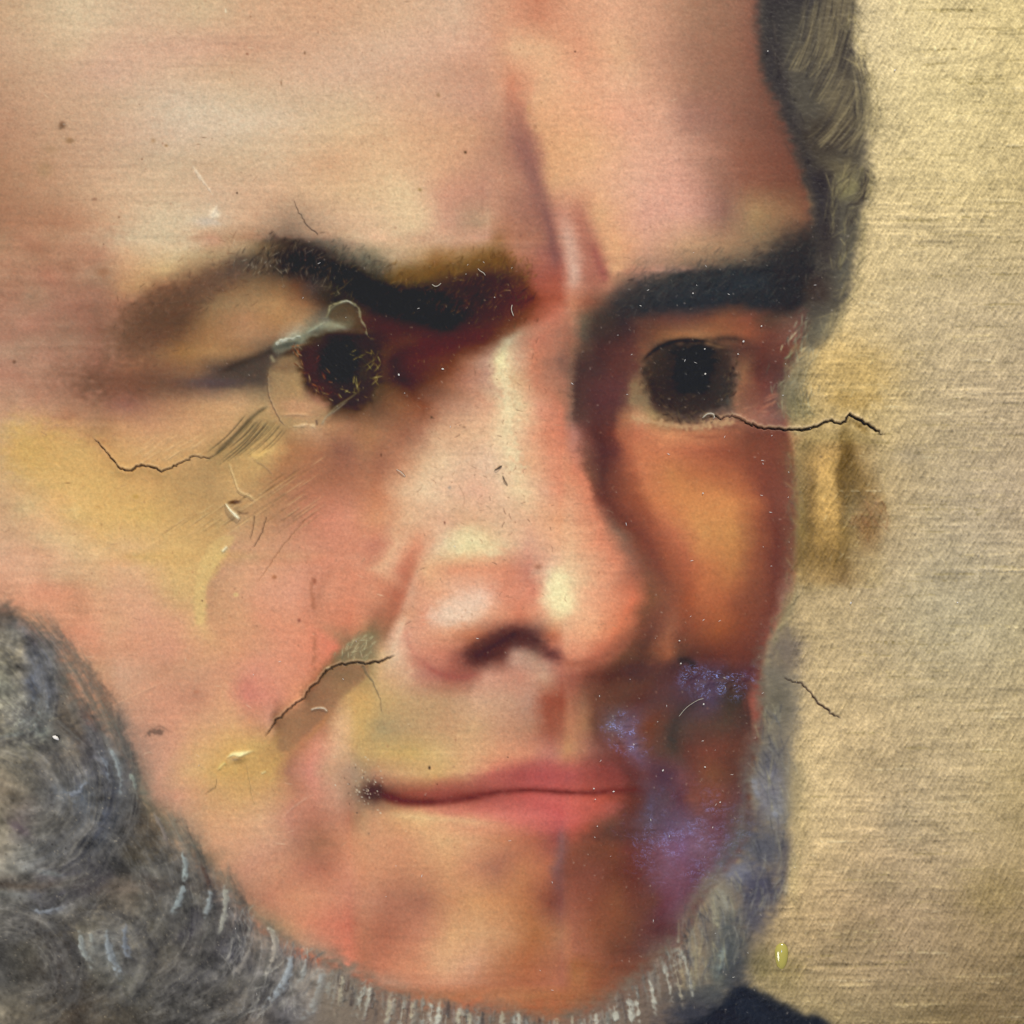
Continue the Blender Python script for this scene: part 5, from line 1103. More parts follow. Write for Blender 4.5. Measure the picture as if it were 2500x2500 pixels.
hairs('e1', [[(1180, 460), (1230, 340), (1290, 230)], [(1360, 450), (1400, 310), (1450, 180)], [(1560, 500), (1600, 360), (1650, 240)], [(1740, 600), (1800, 460), (1860, 360)]],
      110, 20, 1.7, ['9A8468', '8A745C', 'B8A890', '6A5846'], .6, 1.3, 30, 5, .4, seed=131)
hairs('e2', [[(60, 600), (140, 480), (220, 380)], [(420, 760), (520, 640), (600, 560)], [(700, 800), (800, 660), (900, 560)], [(1000, 800), (1100, 640), (1200, 480)], [(1300, 780), (1400, 620), (1480, 500)]],
      150, 20, 1.6, ['4A4A34', '6A5A3A', '2E3426', '7A5A34', '8A6A48'], .55, 1.3, 34, 5, .4, seed=132)
dab('e2', 330, 600, 140, 60, '16180F', .6, 20)
dab('e2', 560, 680, 150, 60, '0E0C0A', .7, 15)
dab('e2', 850, 800, 120, 60, '0F0C0A', .7, 15)
dab('e2', 150, 430, 160, 40, '131014', .6, 15)
dab('e1', 1560, 330, 160, 70, '17131A', .65, 10)

# ---- grey whiskers at the left
WHISK = np.vstack([src('t4', [(-900, 1440), (0, 1470), (60, 1500), (150, 1600), (300, 1680), (345, 1800)]),
                   src('t7', [(350, 60), (450, 180), (600, 300), (700, 450), (770, 650), (880, 850), (1080, 1020), (1220, 1150), (1370, 1330), (1560, 1480), (1700, 1570), (1860, 1640), (1960, 1680), (1960, 2900), (-900, 2900)])])
fill('S', WHISK, '504A41', 24, .9, .5)
b, m = mask_poly('S', WHISK, 17, .5)
FMASK[:] = 0
FMASK[b[1]:b[3], b[0]:b[2]] = m
scan(0, 720 / 1092, WHISKER_TOP, (-500, -400, 700, 720), 40)
scan(0, 960 / 1092, WHISKER_LOW, (-500, -400, 950, 1000), 20)
stroke('t7', [(490, 430), (560, 530), (620, 650), (600, 800), (480, 930)], 34, '3C3B42', 14, .45, (.2, .25))
stroke('t7', [(150, 1080), (300, 1110), (450, 1080), (600, 990)], 34, '45434A', 14, .5, (.2, .2))
dab('t7', 280, 1100, 90, 16, '8C948E', .5, 8)
stroke('t7', [(130, 1240), (300, 1230), (480, 1170), (640, 1040)], 34, '35333A', 12, .6, (.15, .2))
stroke('t7', [(140, 1290), (200, 1310), (340, 1290), (460, 1250)], [14, 22, 18, 10], '82868C', 8, .6, (.2, .35))
dab('t7', 200, 230, 80, 50, '8C9286', .5, -45)
dab('t7', 100, 320, 120, 16, '98A096', .6, -8)
dab('t7', 640, 900, 60, 130, '2E2D2D', .6, 15)
dab('t7', 110, 850, 90, 24, '54484A', .6, 38)
stroke('t7', [(1060, 1270), (1090, 1350), (1020, 1450), (930, 1510)], [26, 32, 24, 14], '35323A', 11, .7, (.1, .3))
dab('t7', 1290, 1510, 70, 70, '32313A', .6)
stroke('t7', [(1280, 1560), (1150, 1640), (980, 1720), (820, 1790)], [50, 60, 50, 30], '38373A', 18, .6, (.2, .3))
stroke('t7', [(60, 1380), (250, 1420), (340, 1560), (330, 1700)], [20, 40, 44, 30], '2A2724', 14, .6, (.2, .3))
GW = [[(430, 200), (540, 330), (620, 480), (690, 650), (680, 760)], [(380, 420), (480, 520), (540, 660), (500, 800), (360, 940)], [(250, 600), (350, 640), (330, 740), (180, 790)], [(60, 560), (200, 620), (320, 600), (380, 540)],
      [(560, 700), (640, 860), (560, 1020), (380, 1120), (150, 1120)], [(720, 780), (740, 960), (640, 1110), (420, 1230), (150, 1250)], [(850, 860), (960, 1020), (950, 1200), (860, 1360), (700, 1460)],
      [(1010, 1040), (1090, 1180), (1090, 1360), (980, 1500), (820, 1600)], [(1150, 1180), (1210, 1320), (1200, 1480), (1080, 1620), (900, 1700)], [(80, 200), (180, 260), (260, 200)], [(0, 420), (150, 400), (300, 430), (420, 420)]]
CK = 1084 / 1092.


def locks(guides, n, w, lite, dark, half, op=.55, seed=0, t0=.0):
    """Strands that run beside each other along a guide; tone changes slowly across the lock, so it reads as swept hair."""
    g = np.random.default_rng(seed)
    L, D = hexc(lite), hexc(dark)
    for q in guides:
        q = smooth(np.array(q, float) * CK + (0, 1416), False, 8)
        sl = np.r_[0, np.cumsum(np.hypot(*np.diff(q, axis=0).T))]
        tone = np.interp(np.linspace(0, 40, 400), np.arange(41), g.uniform(0, 1, 41))
        for _ in range(n):
            o = g.uniform(-1, 1)
            a, b = g.uniform(-.1, .85), g.uniform(.14, .34)
            a = max(a, 0)
            ss = np.linspace(a * sl[-1], min(a + b, 1) * sl[-1], 8)
            x, y = np.interp(ss, sl, q[:, 0]), np.interp(ss, sl, q[:, 1])
            tx, ty = np.gradient(x), np.gradient(y)
            nn = np.hypot(tx, ty) + 1e-6
            wob = o * half * (1 - .25 * np.sin(np.linspace(0, 3.1, 8))) + g.normal(0, 4) + np.linspace(-1, 1, 8) * g.normal(0, 9)
            p = np.c_[x - ty / nn * wob, y + tx / nn * wob]
            k = np.clip(tone[int((o + 1) * 199)] * .8 + g.normal(.1, .16), 0, 1)
            stroke('S', p, np.array([.4, .8, 1, 1, 1, .9, .7, .3]) * w * g.uniform(.6, 1.3), D + (L - D) * k, 1.7, op * g.uniform(.4, 1), (.2, .3), .35 * k, n=2)


LOCKS = [[(60, 80), (130, 170), (200, 270), (265, 400), (295, 510), (270, 620), (190, 710), (70, 760)],
         [(-30, 240), (80, 330), (170, 420), (215, 510), (195, 600), (120, 680), (10, 715)],
         [(-30, 400), (80, 440), (140, 505), (120, 575), (40, 600)],
         [(300, 600), (360, 690), (395, 770), (380, 860), (300, 920), (190, 960)],
         [(390, 570), (445, 670), (478, 770), (480, 870), (440, 960), (350, 1030)],
         [(250, 720), (180, 790), (80, 830), (-40, 845)],
         [(520, 700), (555, 800), (540, 920), (460, 1010), (330, 1070)],
         [(-40, 830), (90, 850), (150, 920), (140, 1010), (40, 1070)],
         [(190, 860), (260, 850), (320, 880), (335, 950), (280, 1020), (180, 1060)],
         [(620, 840), (640, 930), (600, 1010), (500, 1080), (380, 1130)],
         [(-40, 130), (40, 190), (90, 280), (60, 350), (-40, 380)]]
for k, q in enumerate(LOCKS):                               # broad waves first
    q = np.array(q, float) * CK + (0, 1416)
    dq = np.gradient(q, axis=0)
    nq = np.c_[-dq[:, 1], dq[:, 0]] / (np.hypot(dq[:, 0], dq[:, 1])[:, None] + 1e-6)
    for off, c, o in ((-34, '2E2D2E', .5), (-8, '86827A', .34), (18, '3E3C3C', .4), (40, '747066', .3)):
        stroke('S', q + nq * off, [14, 24, 28, 26, 22, 18, 14, 10][:len(q)], c, 13, o, (.25, .3), rough=.3)
locks(LOCKS, 60, 8, '7C766A', '383633', 52, .2, 61)
locks(LOCKS, 150, 2.4, '989284', '2E2C2A', 58, .24, 62)
locks([[(700, 880), (690, 950), (650, 1020), (590, 1090)], [(760, 900), (740, 980), (690, 1060)], [(580, 800), (590, 880), (560, 980)]], 90, 2.8, 'BDB7A4', '3A383C', 34, .6, 63)
# fine mottled bristles and pits
for k in range(1300):
    x, y = rng.uniform(-60, 1350), rng.uniform(60, 1900)
    lim = np.interp(y, [60, 300, 650, 1020, 1330, 1480, 1640, 1900], [330, 560, 740, 1040, 1340, 1520, 1800, 1900])
    if x > lim:
        continue
    a = rng.uniform(0, 6.28)
    L = rng.uniform(4, 14)
    stroke('t7', [(x, y), (x + L * math.cos(a), y - abs(L * math.sin(a)))], rng.uniform(2, 3), ['A8997C', '1E1C1A', 'B4A58A', '8A7C68', '2A2622'][rng.integers(5)], 1.2, rng.uniform(.15, .5), (.2, .4), rng.uniform(-.4, .6))
# the brush wandered: warp the whisker strokes a little so no curl repeats
wx, wy = noise(80, 80, 95) * 4 / STEP + noise(26, 26, 97) * 1.0 / STEP, noise(80, 80, 96) * 4 / STEP + noise(26, 26, 98) * 1.0 / STEP
b, m = mask_poly('S', WHISK, 20, 0)
gy_, gx_ = np.mgrid[b[1]:b[3], b[0]:b[2]]
sx_ = np.clip(gx_ + wx[b[1]:b[3], b[0]:b[2]] * m, 0, N - 1).astype(int)
sy_ = np.clip(gy_ + wy[b[1]:b[3], b[0]:b[2]] * m, 0, N - 1).astype(int)
IMG[b[1]:b[3], b[0]:b[2]] = IMG[sy_, sx_]
v = noise(34, 20, 99)[b[1]:b[3], b[0]:b[2]] * m
IMG[b[1]:b[3], b[0]:b[2]] *= 1 + (.07 * v + .05 * noise(9, 9, 100)[b[1]:b[3], b[0]:b[2]] * m)[..., None]
IMG[b[1]:b[3], b[0]:b[2]] = np.clip(IMG[b[1]:b[3], b[0]:b[2]] + .25 * m[..., None] * (IMG[b[1]:b[3], b[0]:b[2]] - gauss(IMG[b[1]:b[3], b[0]:b[2]], 9)), .01, .97)
# single pale hairs painted over the edge
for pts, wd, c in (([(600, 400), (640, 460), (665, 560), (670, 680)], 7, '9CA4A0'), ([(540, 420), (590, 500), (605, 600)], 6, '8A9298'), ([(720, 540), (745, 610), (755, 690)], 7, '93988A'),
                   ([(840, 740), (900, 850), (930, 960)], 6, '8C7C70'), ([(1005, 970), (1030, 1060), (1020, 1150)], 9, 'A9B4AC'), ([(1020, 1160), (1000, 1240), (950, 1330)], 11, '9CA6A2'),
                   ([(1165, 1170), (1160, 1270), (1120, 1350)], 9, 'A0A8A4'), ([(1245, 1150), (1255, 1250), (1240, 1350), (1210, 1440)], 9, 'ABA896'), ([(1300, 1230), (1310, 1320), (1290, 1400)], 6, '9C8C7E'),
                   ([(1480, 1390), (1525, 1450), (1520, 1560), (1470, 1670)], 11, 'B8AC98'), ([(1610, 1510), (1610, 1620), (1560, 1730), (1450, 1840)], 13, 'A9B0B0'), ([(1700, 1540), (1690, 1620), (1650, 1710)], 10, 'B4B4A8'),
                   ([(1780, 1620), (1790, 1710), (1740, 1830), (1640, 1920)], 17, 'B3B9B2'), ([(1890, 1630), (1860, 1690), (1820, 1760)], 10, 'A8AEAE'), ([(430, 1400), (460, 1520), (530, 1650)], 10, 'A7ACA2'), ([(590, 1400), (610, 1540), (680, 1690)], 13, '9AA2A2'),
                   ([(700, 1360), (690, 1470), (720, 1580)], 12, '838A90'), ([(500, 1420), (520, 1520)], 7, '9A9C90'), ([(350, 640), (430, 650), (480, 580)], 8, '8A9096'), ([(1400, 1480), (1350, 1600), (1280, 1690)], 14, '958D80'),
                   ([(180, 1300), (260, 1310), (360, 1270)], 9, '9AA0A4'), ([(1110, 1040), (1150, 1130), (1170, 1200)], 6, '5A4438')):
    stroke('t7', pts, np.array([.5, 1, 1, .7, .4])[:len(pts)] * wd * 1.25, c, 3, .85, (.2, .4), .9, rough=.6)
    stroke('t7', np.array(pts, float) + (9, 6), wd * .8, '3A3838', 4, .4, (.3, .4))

# ---- beard fringe under the chin and up the right cheek
FRI = np.vstack([src('t8', [(-60, 1590), (100, 1660), (300, 1740), (550, 1810), (800, 1830), (1000, 1860), (1200, 1885), (1350, 1855), (1500, 1785), (1650, 1655), (1800, 1505)]),
                 src('t9', [(0, 1520), (40, 1400), (100, 1250), (180, 1150), (310, 1000), (375, 850), (390, 700), (400, 550), (440, 380), (480, 250), (480, 50)]),
                 src('t6', [(470, 1830), (490, 1750), (520, 1650), (600, 1600), (690, 1700), (660, 1932)]),
                 src('t9', [(660, 250), (640, 400), (680, 560), (655, 800), (625, 950), (600, 1100), (560, 1300), (510, 1410), (470, 1500), (410, 1650), (400, 1710), (380, 2600)]),
                 src('t8', [(-60, 2600)])])
fill('S', FRI, '756858', 20, .9, .5)
fill('t9', [(480, 40), (560, -60), (680, 40), (670, 250), (640, 420), (700, 570), (650, 800), (560, 820), (440, 800), (430, 500), (480, 250)], '7A7260', 14, .7)
dab('t9', 560, 130, 80, 120, '6A6250', .8)
dab('t9', 530, 450, 80, 100, '5E5A58', .8)
dab('t9', 520, 650, 90, 160, '78757A', .8)
dab('t9', 560, 760, 50, 80, '8A8A8C', .6)
dab('t9', 420, 800, 60, 90, '54484A', .6)
dab('t9', 480, 950, 150, 110, '55555A', .9)
dab('t9', 370, 1100, 110, 80, '747682', .8)
dab('t9', 470, 1180, 110, 130, '464450', .9)
dab('t9', 420, 1330, 70, 110, '4E4C54', .8)
dab('t9', 250, 1260, 80, 140, '8A8470', .8, -15)
dab('t9', 300, 1500, 100, 180, '4C504E', .85)
dab('t9', 100, 1600, 70, 170, '948468', .7)
dab('t9', 240, 1650, 70, 130, '5A6058', .7)
dab('t9', 160, 1780, 200, 90, '4A4C4A', .8)
dab('t9', 100, 1880, 200, 90, '33353C', .85)
dab('t9', 320, 1660, 80, 110, '3C3E40', .7)
stroke('t9', [(600, 880), (615, 1000), (590, 1120), (550, 1290)], 22, '3E3C48', 9, .7, (.2, .3))
for k in range(330):                                       # the vertical bristles under the chin
    x = rng.uniform(-40, 1930)
    y0 = np.interp(x, [0, 300, 800, 1200, 1350, 1500, 1650, 1800, 1932], [1600, 1735, 1825, 1885, 1855, 1785, 1655, 1505, 1400]) + rng.normal(22, 20)
    L = rng.uniform(110, 260)
    lean = np.interp(x, [0, 900, 1500, 1932], [-.22, -.05, .12, .2]) + rng.normal(0, .05)
    c = ['A9A898', 'A89C88', '8C8474', '5A5048', '443C38', '8E8A7C', '6C675C', '7A5E50'][rng.integers(8)]
    stroke('t8', [(x, y0), (x + lean * L * .5 + 4, y0 + L * .5), (x + lean * L, y0 + L)], [2, rng.uniform(4, 8), 4], c, 3, rng.uniform(.3, .75), (.3, .4), .5, rough=.6)
for x, y0, L in ((30, 1640, 260), (140, 1680, 240), (180, 1680, 230), (290, 1750, 190), (360, 1790, 190), (410, 1800, 140), (520, 1800, 120), (560, 1830, 110), (670, 1850, 100), (730, 1860, 100), (910, 1850, 130), (1000, 1850, 130), (1210, 1890, 80), (1290, 1860, 100), (1420, 1850, 100), (1520, 1790, 160), (1600, 1760, 200), (1640, 1740, 200), (1720, 1670, 220), (1800, 1580, 260), (1850, 1560, 300), (1900, 1500, 300)):
    lean = np.interp(x, [0, 900, 1500, 1932], [-.2, -.05, .15, .25])
    stroke('t8', [(x, y0), (x + lean * L * .5 + 6, y0 + L * .5), (x + lean * L, y0 + L)], [3, 9, 6], ['BEBBA6', 'ACAEA4', 'AFA488', 'B8AE90'][int(x) % 4], 3, .8, (.25, .35), 1.2, rough=.6)
hairs('t9', [[(60, 1330), (80, 1500), (70, 1750)], [(130, 1250), (160, 1450), (150, 1700)], [(220, 1180), (270, 1350), (240, 1650)], [(320, 1080), (380, 1250), (330, 1600)], [(420, 900), (480, 1100), (440, 1350)], [(470, 450), (540, 620), (560, 850)], [(520, 150), (560, 350), (600, 560)], [(600, 850), (590, 1050), (530, 1300)]],
      420, 50, 3.2, ['8C8878', '45444A', '34343A', '9A9684', '6A6862', 'AAA078', '585A60'], .5, 2.4, 16, 6, .5, seed=51)
for pts, wd, c in (([(420, 540), (450, 640), (500, 720)], 7, '8E9096'), ([(550, 740), (555, 800)], 14, '9A9CA2'), ([(240, 1120), (270, 1250), (300, 1330)], 10, '9C9884'), ([(180, 1240), (220, 1340), (240, 1440)], 10, 'A09A7C'), ([(20, 1550), (40, 1680), (60, 1780)], 14, 'A8946C'), ([(100, 1450), (110, 1600), (90, 1750)], 14, '9C9272'), ([(260, 1480), (250, 1600), (210, 1690)], 10, '8A9488')):
    stroke('t9', pts, wd, c, 5, .55, (.3, .4), .8, rough=.5)
# haze where the cheek meets the background
hairs('t6', [[(700, 40), (630, 220), (600, 420)], [(760, 80), (700, 260), (680, 460)], [(650, 620), (690, 900), (700, 1150)], [(700, 1150), (650, 1450), (560, 1650), (560, 1850)]],
      260, 40, 4, ['6A6450', '8A7C5C', 'A8966A', '7A6E50', '5A5444'], .45, 3, 14, 9, 1.2, seed=52)
dab('t6', 640, 330, 70, 130, '6F6850', .7)
dab('t6', 700, 400, 90, 80, '857850', .6)
dab('t6', 690, 180, 60, 120, '6C6858', .5, 30)
# ---- coat
fill('t9', [(330, 1720), (400, 1715), (550, 1790), (700, 1870), (900, 1980), (1500, 2900), (-600, 2900), (-400, 2050), (60, 1920), (200, 1850)], '1F2228', 7, .97)
dab('t9', 420, 1850, 160, 50, '272B33', .6, 25)

# ---- background stains
dab('t6', 980, 180, 260, 200, 'BE9C5C', .55)
dab('t6', 980, 350, 150, 50, 'B4904E', .45)
dab('t6', 1060, 180, 120, 120, 'C4A464', .4)
fill('t6', [(640, 540), (800, 500), (900, 520), (960, 440), (1100, 540), (1060, 640), (1000, 760), (1130, 860), (1140, 1010), (1060, 1080), (970, 1180), (980, 1300), (900, 1330), (700, 1350), (690, 1100), (680, 900), (650, 700)], '98804E', 20, .7)
stroke('t6', [(835, 560), (840, 700), (840, 900), (850, 1050)], [20, 28, 28, 16], 'BC9A5C', 12, .7, (.15, .2), rough=.3)
fill('t6', [(920, 500), (960, 470), (970, 600), (985, 720), (1060, 830), (1130, 870), (1140, 980), (1070, 1060), (990, 1010), (930, 1080), (905, 980), (905, 800), (925, 640)], '7C6334', 9, .85)
dab('t6', 960, 900, 50, 110, '877048', .7)
dab('t6', 1060, 930, 70, 80, '8C6440', .7, 40)
dab('t6', 750, 880, 50, 200, '806A38', .6)
dab('t6', 880, 1130, 120, 40, '86703C', .6)
stroke('t6', [(930, 1050), (940, 1180), (965, 1280), (975, 1420)], [14, 12, 16, 4], '6E5A38', 6, .7, (.1, .2), rough=.5)
dab('t6', 760, 1250, 90, 120, '98804C', .5)
dab('t6', 620, 1480, 40, 140, '8A7A58', .6, 15)
dab('t6', 620, 1720, 70, 120, '76695A', .7)
scan(1650, 850 / 1932., STAIN, (1935, 1955, 2140, 2175), 22, .9, False)
stroke('t6', [(912, 500), (918, 560), (925, 640), (912, 760), (904, 880), (906, 1000)], 5, '6A5228', 4, .6, (.1, .3), rough=.5)
hairs('t6', [[(1060, 860), (1080, 960), (1060, 1080)], [(1120, 900), (1130, 1000), (1160, 1100)], [(1000, 980), (1040, 1080)]], 70, 30, 3, ['7A4E30', '8C6040', 'A07850', '6A5030'], .5, 2.2, 14, 8, .8, seed=61)
dab('t9', 1150, 480, 200, 100, '9E8A66', .5, -10)
dab('t9', 1250, 800, 140, 120, '9A8A6C', .5, -30)
dab('t9', 1150, 1150, 220, 90, '8E7C5C', .55, 15)
dab('t9', 980, 1480, 200, 120, '8A7858', .5, -20)
dab('t9', 1750, 1200, 200, 150, '8C7848', .4)
dab('t9', 680, 700, 60, 300, 'C8AE74', .5)
dab('t9', 650, 1100, 40, 200, 'C8B078', .5)
dab('t6', 1300, 650, 90, 50, '9C8C70', .6)
dab('t6', 1500, 1300, 120, 90, '988A6C', .5)
dab('t9', 600, 1640, 110, 110, '84744A', .6)
dab('t9', 480, 1600, 80, 110, '6E6440', .6)

# threads of the canvas that stand out of the thin background paint, their glints painted pale
for k in range(420):
    y = rng.uniform(-60, 2560)
    x0_ = np.interp(y, [0, 450, 650, 900, 1400, 1700, 2100, 2400, 2500], [2130, 2150, 2120, 2010, 1990, 1970, 1950, 1870, 2010])
    x = rng.uniform(x0_, 2480)
    L = rng.uniform(40, 230)
    ys_ = y + np.cumsum(rng.normal(0, .8, 7)) - np.linspace(0, .008 * L, 7)
    stroke('S', np.c_[np.linspace(x, x + L, 7), ys_], rng.uniform(1.8, 3), ['E0C890', 'D8C088', 'EAD8A8', '8A7848', '94824F'][k % 5], 1.3, rng.uniform(.1, .38), (.3, .3), rng.uniform(.2, .7) * (1 if k % 5 < 3 else -1), rough=1.5, n=2)
for k in range(1500):
    y = rng.uniform(-60, 2520)
    x = rng.uniform(np.interp(y, [0, 450, 650, 900, 1400, 1700, 2100, 2400, 2500], [2130, 2150, 2120, 2010, 1980, 1960, 1940, 1870, 2010]), 2560)
    a, L = math.radians(rng.normal(52, 16)), rng.uniform(8, 26)
    stroke('S', [(x, y), (x + L * math.cos(a), y - L * math.sin(a))], rng.uniform(1.6, 2.8), ['E6D4A0', 'DCC892', '7E6C40', '8C7A4C'][k % 4], 1.2, rng.uniform(.1, .42), (.3, .3), .5 if k % 4 < 2 else -.5)
# ------------------------------------------------------------------ cracks, scratches, spots
CR = {}


def crack(key, t, pts, w, col='2A1C16', op=.95, step=3.0, lip=None, jag=3.0, seed=0):
    """A split in the paint: dark gap with a lifted lip on one side."""
    g = np.random.default_rng(seed + 900)
    p = src(t, pts)
    s = np.r_[0, np.cumsum(np.hypot(*np.diff(p, axis=0).T))]
    n = max(int(s[-1] / 6), 3)
    ss = np.linspace(0, s[-1], n)
    q = np.c_[np.interp(ss, s, p[:, 0]), np.interp(ss, s, p[:, 1])]
    q[1:-1] += g.normal(0, jag * .55, (n - 2, 2))
    wl = .72 * np.interp(ss, s, np.broadcast_to(w, (len(p),)).astype(float)) * g.uniform(.7, 1.25, n)
    wl[0] *= .3
    wl[-1] *= .3
    if lip:
        off, lc, lo, lh = lip
        stroke('S', q + off, np.maximum(wl * 1.1, 3), lc, 2.2, lo, (.15, .15), 0, sm=False)  # rim light along the lip, painted as a pale line
        relief('S', q + off, 5, lh, 5, (.12, .12))
    stroke('S', q, wl, col, 1.1, op, (.04, .04), -step, sm=False)
    CR[key] = (q, wl)


crack('right', 't6', [(180, 440), (215, 428), (250, 452), (310, 432), (370, 455), (420, 482), (500, 505), (560, 505), (640, 512), (720, 510), (800, 487), (850, 457), (920, 477), (970, 422), (1040, 465), (1100, 505), (1165, 545)],
      [2, 3, 3, 3, 3, 4, 5, 6, 7, 8, 8, 6, 5, 6, 9, 8, 3], '170F0C', 1, 7, ((0, -5), 'E0C498', .6, 5), 3.4, 1)
dab('t6', 1020, 490, 60, 20, '6A5024', .6, 38)
crack('cheek', 't4', [(510, 550), (570, 610), (620, 670), (670, 730), (720, 742), (780, 705), (860, 720), (895, 745), (960, 715), (1020, 685), (1080, 660), (1190, 660)],
      [2, 4, 4, 5, 6, 6, 6, 5, 4, 3, 3, 2], '3A261A', .95, 5, ((0, -5), 'DDB284', .5, 3), 3, 2)
stroke('t4', [(560, 640), (670, 760), (800, 740), (900, 770), (1000, 720)], 12, '9C7648', 8, .5, (.2, .3))
crack('brow', 't1', [(1630, 1110), (1660, 1180), (1700, 1250), (1750, 1290), (1760, 1310)], [1.5, 3, 4, 4, 2], '4A382E', .85, 2, None, 2, 3)
crack('lower_right', 't9', [(600, 10), (700, 50), (760, 110), (800, 160), (860, 205), (920, 240)], [3, 4, 6, 6, 5, 2], '3A2A24', .9, 4, ((2, -5), 'CDB488', .5, 3), 3, 4)
crack('fold', 'm5', [(515, 1055), (600, 940), (612, 900), (660, 880), (760, 780), (860, 712), (880, 660), (980, 580), (1050, 480), (1150, 432), (1270, 412), (1400, 420), (1500, 410), (1620, 362), (1645, 350)],
      [2, 4, 4, 4, 4, 4, 4, 5, 5, 6, 7, 8, 7, 3, 3], '3E2E24', .92, 5, ((-4, -4), 'E0B088', .5, 3), 2.5, 5)
crack('lip', 'm5', [(1340, 430), (1390, 520), (1450, 600), (1500, 720), (1520, 850)], [9, 8, 4, 3, 3], '6C5A44', .7, 2, None, 2, 6)
crack('eye', 'e1', [(1305, 1180), (1295, 1300), (1310, 1420), (1360, 1530), (1400, 1610), (1440, 1645)], [2.5, 3, 3, 3, 3, 2], '5E4636', .75, 1.5, ((4, 0), 'C8A07C', .4, 3), 1.5, 7)
crack('sliver', 't4', [(1480, 990), (1455, 1080), (1405, 1165)], [2, 3, 3], '4A3428', .85, 2, None, 1, 8)
crack('hairline', 't4', [(1415, 980), (1405, 1060), (1390, 1120)], [2, 3, 2], '5A4030', .75, 2, None, 1, 9)
crack('line', 't4', [(1700, 1000), (1580, 1140), (1510, 1240), (1430, 1360)], [2, 3, 2.5, 1], '84583E', .7, 1.5, None, 1.5, 10)
crack('lower', 'm5', [(100, 1410), (95, 1480), (50, 1510), (0, 1550)], [2, 3, 3, 2], '7A5F44', .7, 2, None, 2, 11)
crack('thin', 'm5', [(350, 1280), (380, 1430), (400, 1560), (430, 1640)], [2, 2.5, 2.5, 1], '96764F', .6, 1.5, None, 2, 12)
crack('mouth', 't5', [(0, 1810), (100, 1790), (220, 1800), (320, 1760)], [3, 4, 4, 2], '4A3A2A', .0, 0, None, 2, 13)
# loosened edge under the right eye, light border round the left eye
stroke('e3', [(1040, 1390), (1080, 1360), (1120, 1365), (1130, 1390)], 3.2, 'D8C2A0', 1.5, .9, (.1, .1), 4)
stroke('e3', [(1150, 1400), (1250, 1375), (1330, 1385), (1420, 1430), (1500, 1455)], 4, 'B07A66', 2, .7, (.2, .2), 3)
stroke('e1', [(1345, 1020), (1400, 975), (1470, 957), (1590, 920)], [4, 6, 4, 4], 'CFCABA', 2.5, .75, (.05, .1), 2.5, rough=.8)
stroke('e1', [(1600, 915), (1680, 870), (1760, 820)], 5, 'A8A28C', 3, .7, (.2, .2), 3)
stroke('e1', [(1755, 805), (1800, 720), (1860, 682), (1935, 662)], 4, '847C60', 1.8, .75, (.05, .05), 1.5)
stroke('e2', [(10, 760), (20, 700), (80, 680), (150, 660), (200, 680), (245, 725), (262, 800), (300, 870), (320, 940), (385, 975)], 3.6, '9A8E6C', 1.6, .75, (.05, .1), 1.6, rough=.6)
stroke('e2', [(90, 672), (150, 660), (205, 685)], 3, 'C8C4B6', 1.6, .7, (.2, .2))
stroke('e1', [(1460, 1655), (1540, 1640), (1620, 1630), (1720, 1662)], [3, 6, 7, 4], 'DDB68E', 2.5, .75, (.15, .15), 2.2, rough=.6)
stroke('e1', [(1390, 1560), (1520, 1550), (1640, 1560)], 4, 'D8A47C', 3, .6, (.2, .2), 3)
stroke('e1', [(1720, 1640), (1760, 1570), (1820, 1530), (1935, 1440)], 3.4, '9A8C76', 1.8, .7, (.1, .1), 1.5)
stroke('e2', [(0, 1560), (70, 1490), (180, 1420), (270, 1350)], 3.4, '8A7C62', 1.8, .65, (.1, .3), 1.5)
stroke('e1', [(1680, 1590), (1690, 1640)], 4, '5A4238', 2, .8, (.2, .2))
stroke('e1', [(1330, 1100), (1345, 1130)], 7, 'A09070', 3, .8)
# dragged bristle lines below the left eye
for k in range(24):
    u = k / 23
    x0, y0 = 1380 + 210 * u + rng.normal(0, 8), 430 + 60 * u + rng.normal(0, 18)
    L = rng.uniform(220, 420) * (1 - .35 * u)
    stroke('t4', [(x0, y0), (x0 - .33 * L, y0 + .38 * L), (x0 - .74 * L, y0 + .72 * L)], rng.uniform(1.4, 2.6), ['4E4230', '6A5840', '3E3226'][k % 3], 1.1, rng.uniform(.35, .85), (.15, .3), -1.0)
stroke('t4', [(1490, 380), (1420, 425), (1340, 505), (1250, 595), (1190, 655)], 6, '544632', 3, .85, (.1, .1), -2)
for k in range(150):
    x0, y0 = rng.uniform(950, 1820), 0
    y0 = 1280 - .78 * (x0 - 950) * .55 - rng.uniform(0, 320) + 60
    if y0 > 1000 or y0 < 560:
        continue
    L = rng.uniform(90, 260)
    stroke('t4', [(x0, y0), (x0 - .8 * L, y0 + .55 * L)], rng.uniform(1.3, 2.2), ['7A5A3C', '8A6848', 'E0BC88', '5E4830', 'D8B080'][k % 5], 1.4, rng.uniform(.25, .6), (.3, .4), (-1, -1, 1, -1, 1)[k % 5])
for k in range(26):
    x0, y0 = rng.uniform(820, 1200), rng.uniform(520, 640)
    stroke('t4', [(x0, y0), (x0 - 110, y0 + 75)], 2, 'E2B888', 1.6, rng.uniform(.2, .5), (.4, .4), 1)
stroke('t4', [(1270, 690), (1300, 770), (1330, 850), (1390, 880), (1420, 910)], 5, 'E2C08C', 2.5, .6, (.1, .2), 5)
stroke('t4', [(1400, 680), (1470, 720), (1520, 780)], 3, '8A6A48', 2, .6, (.2, .2), -2)
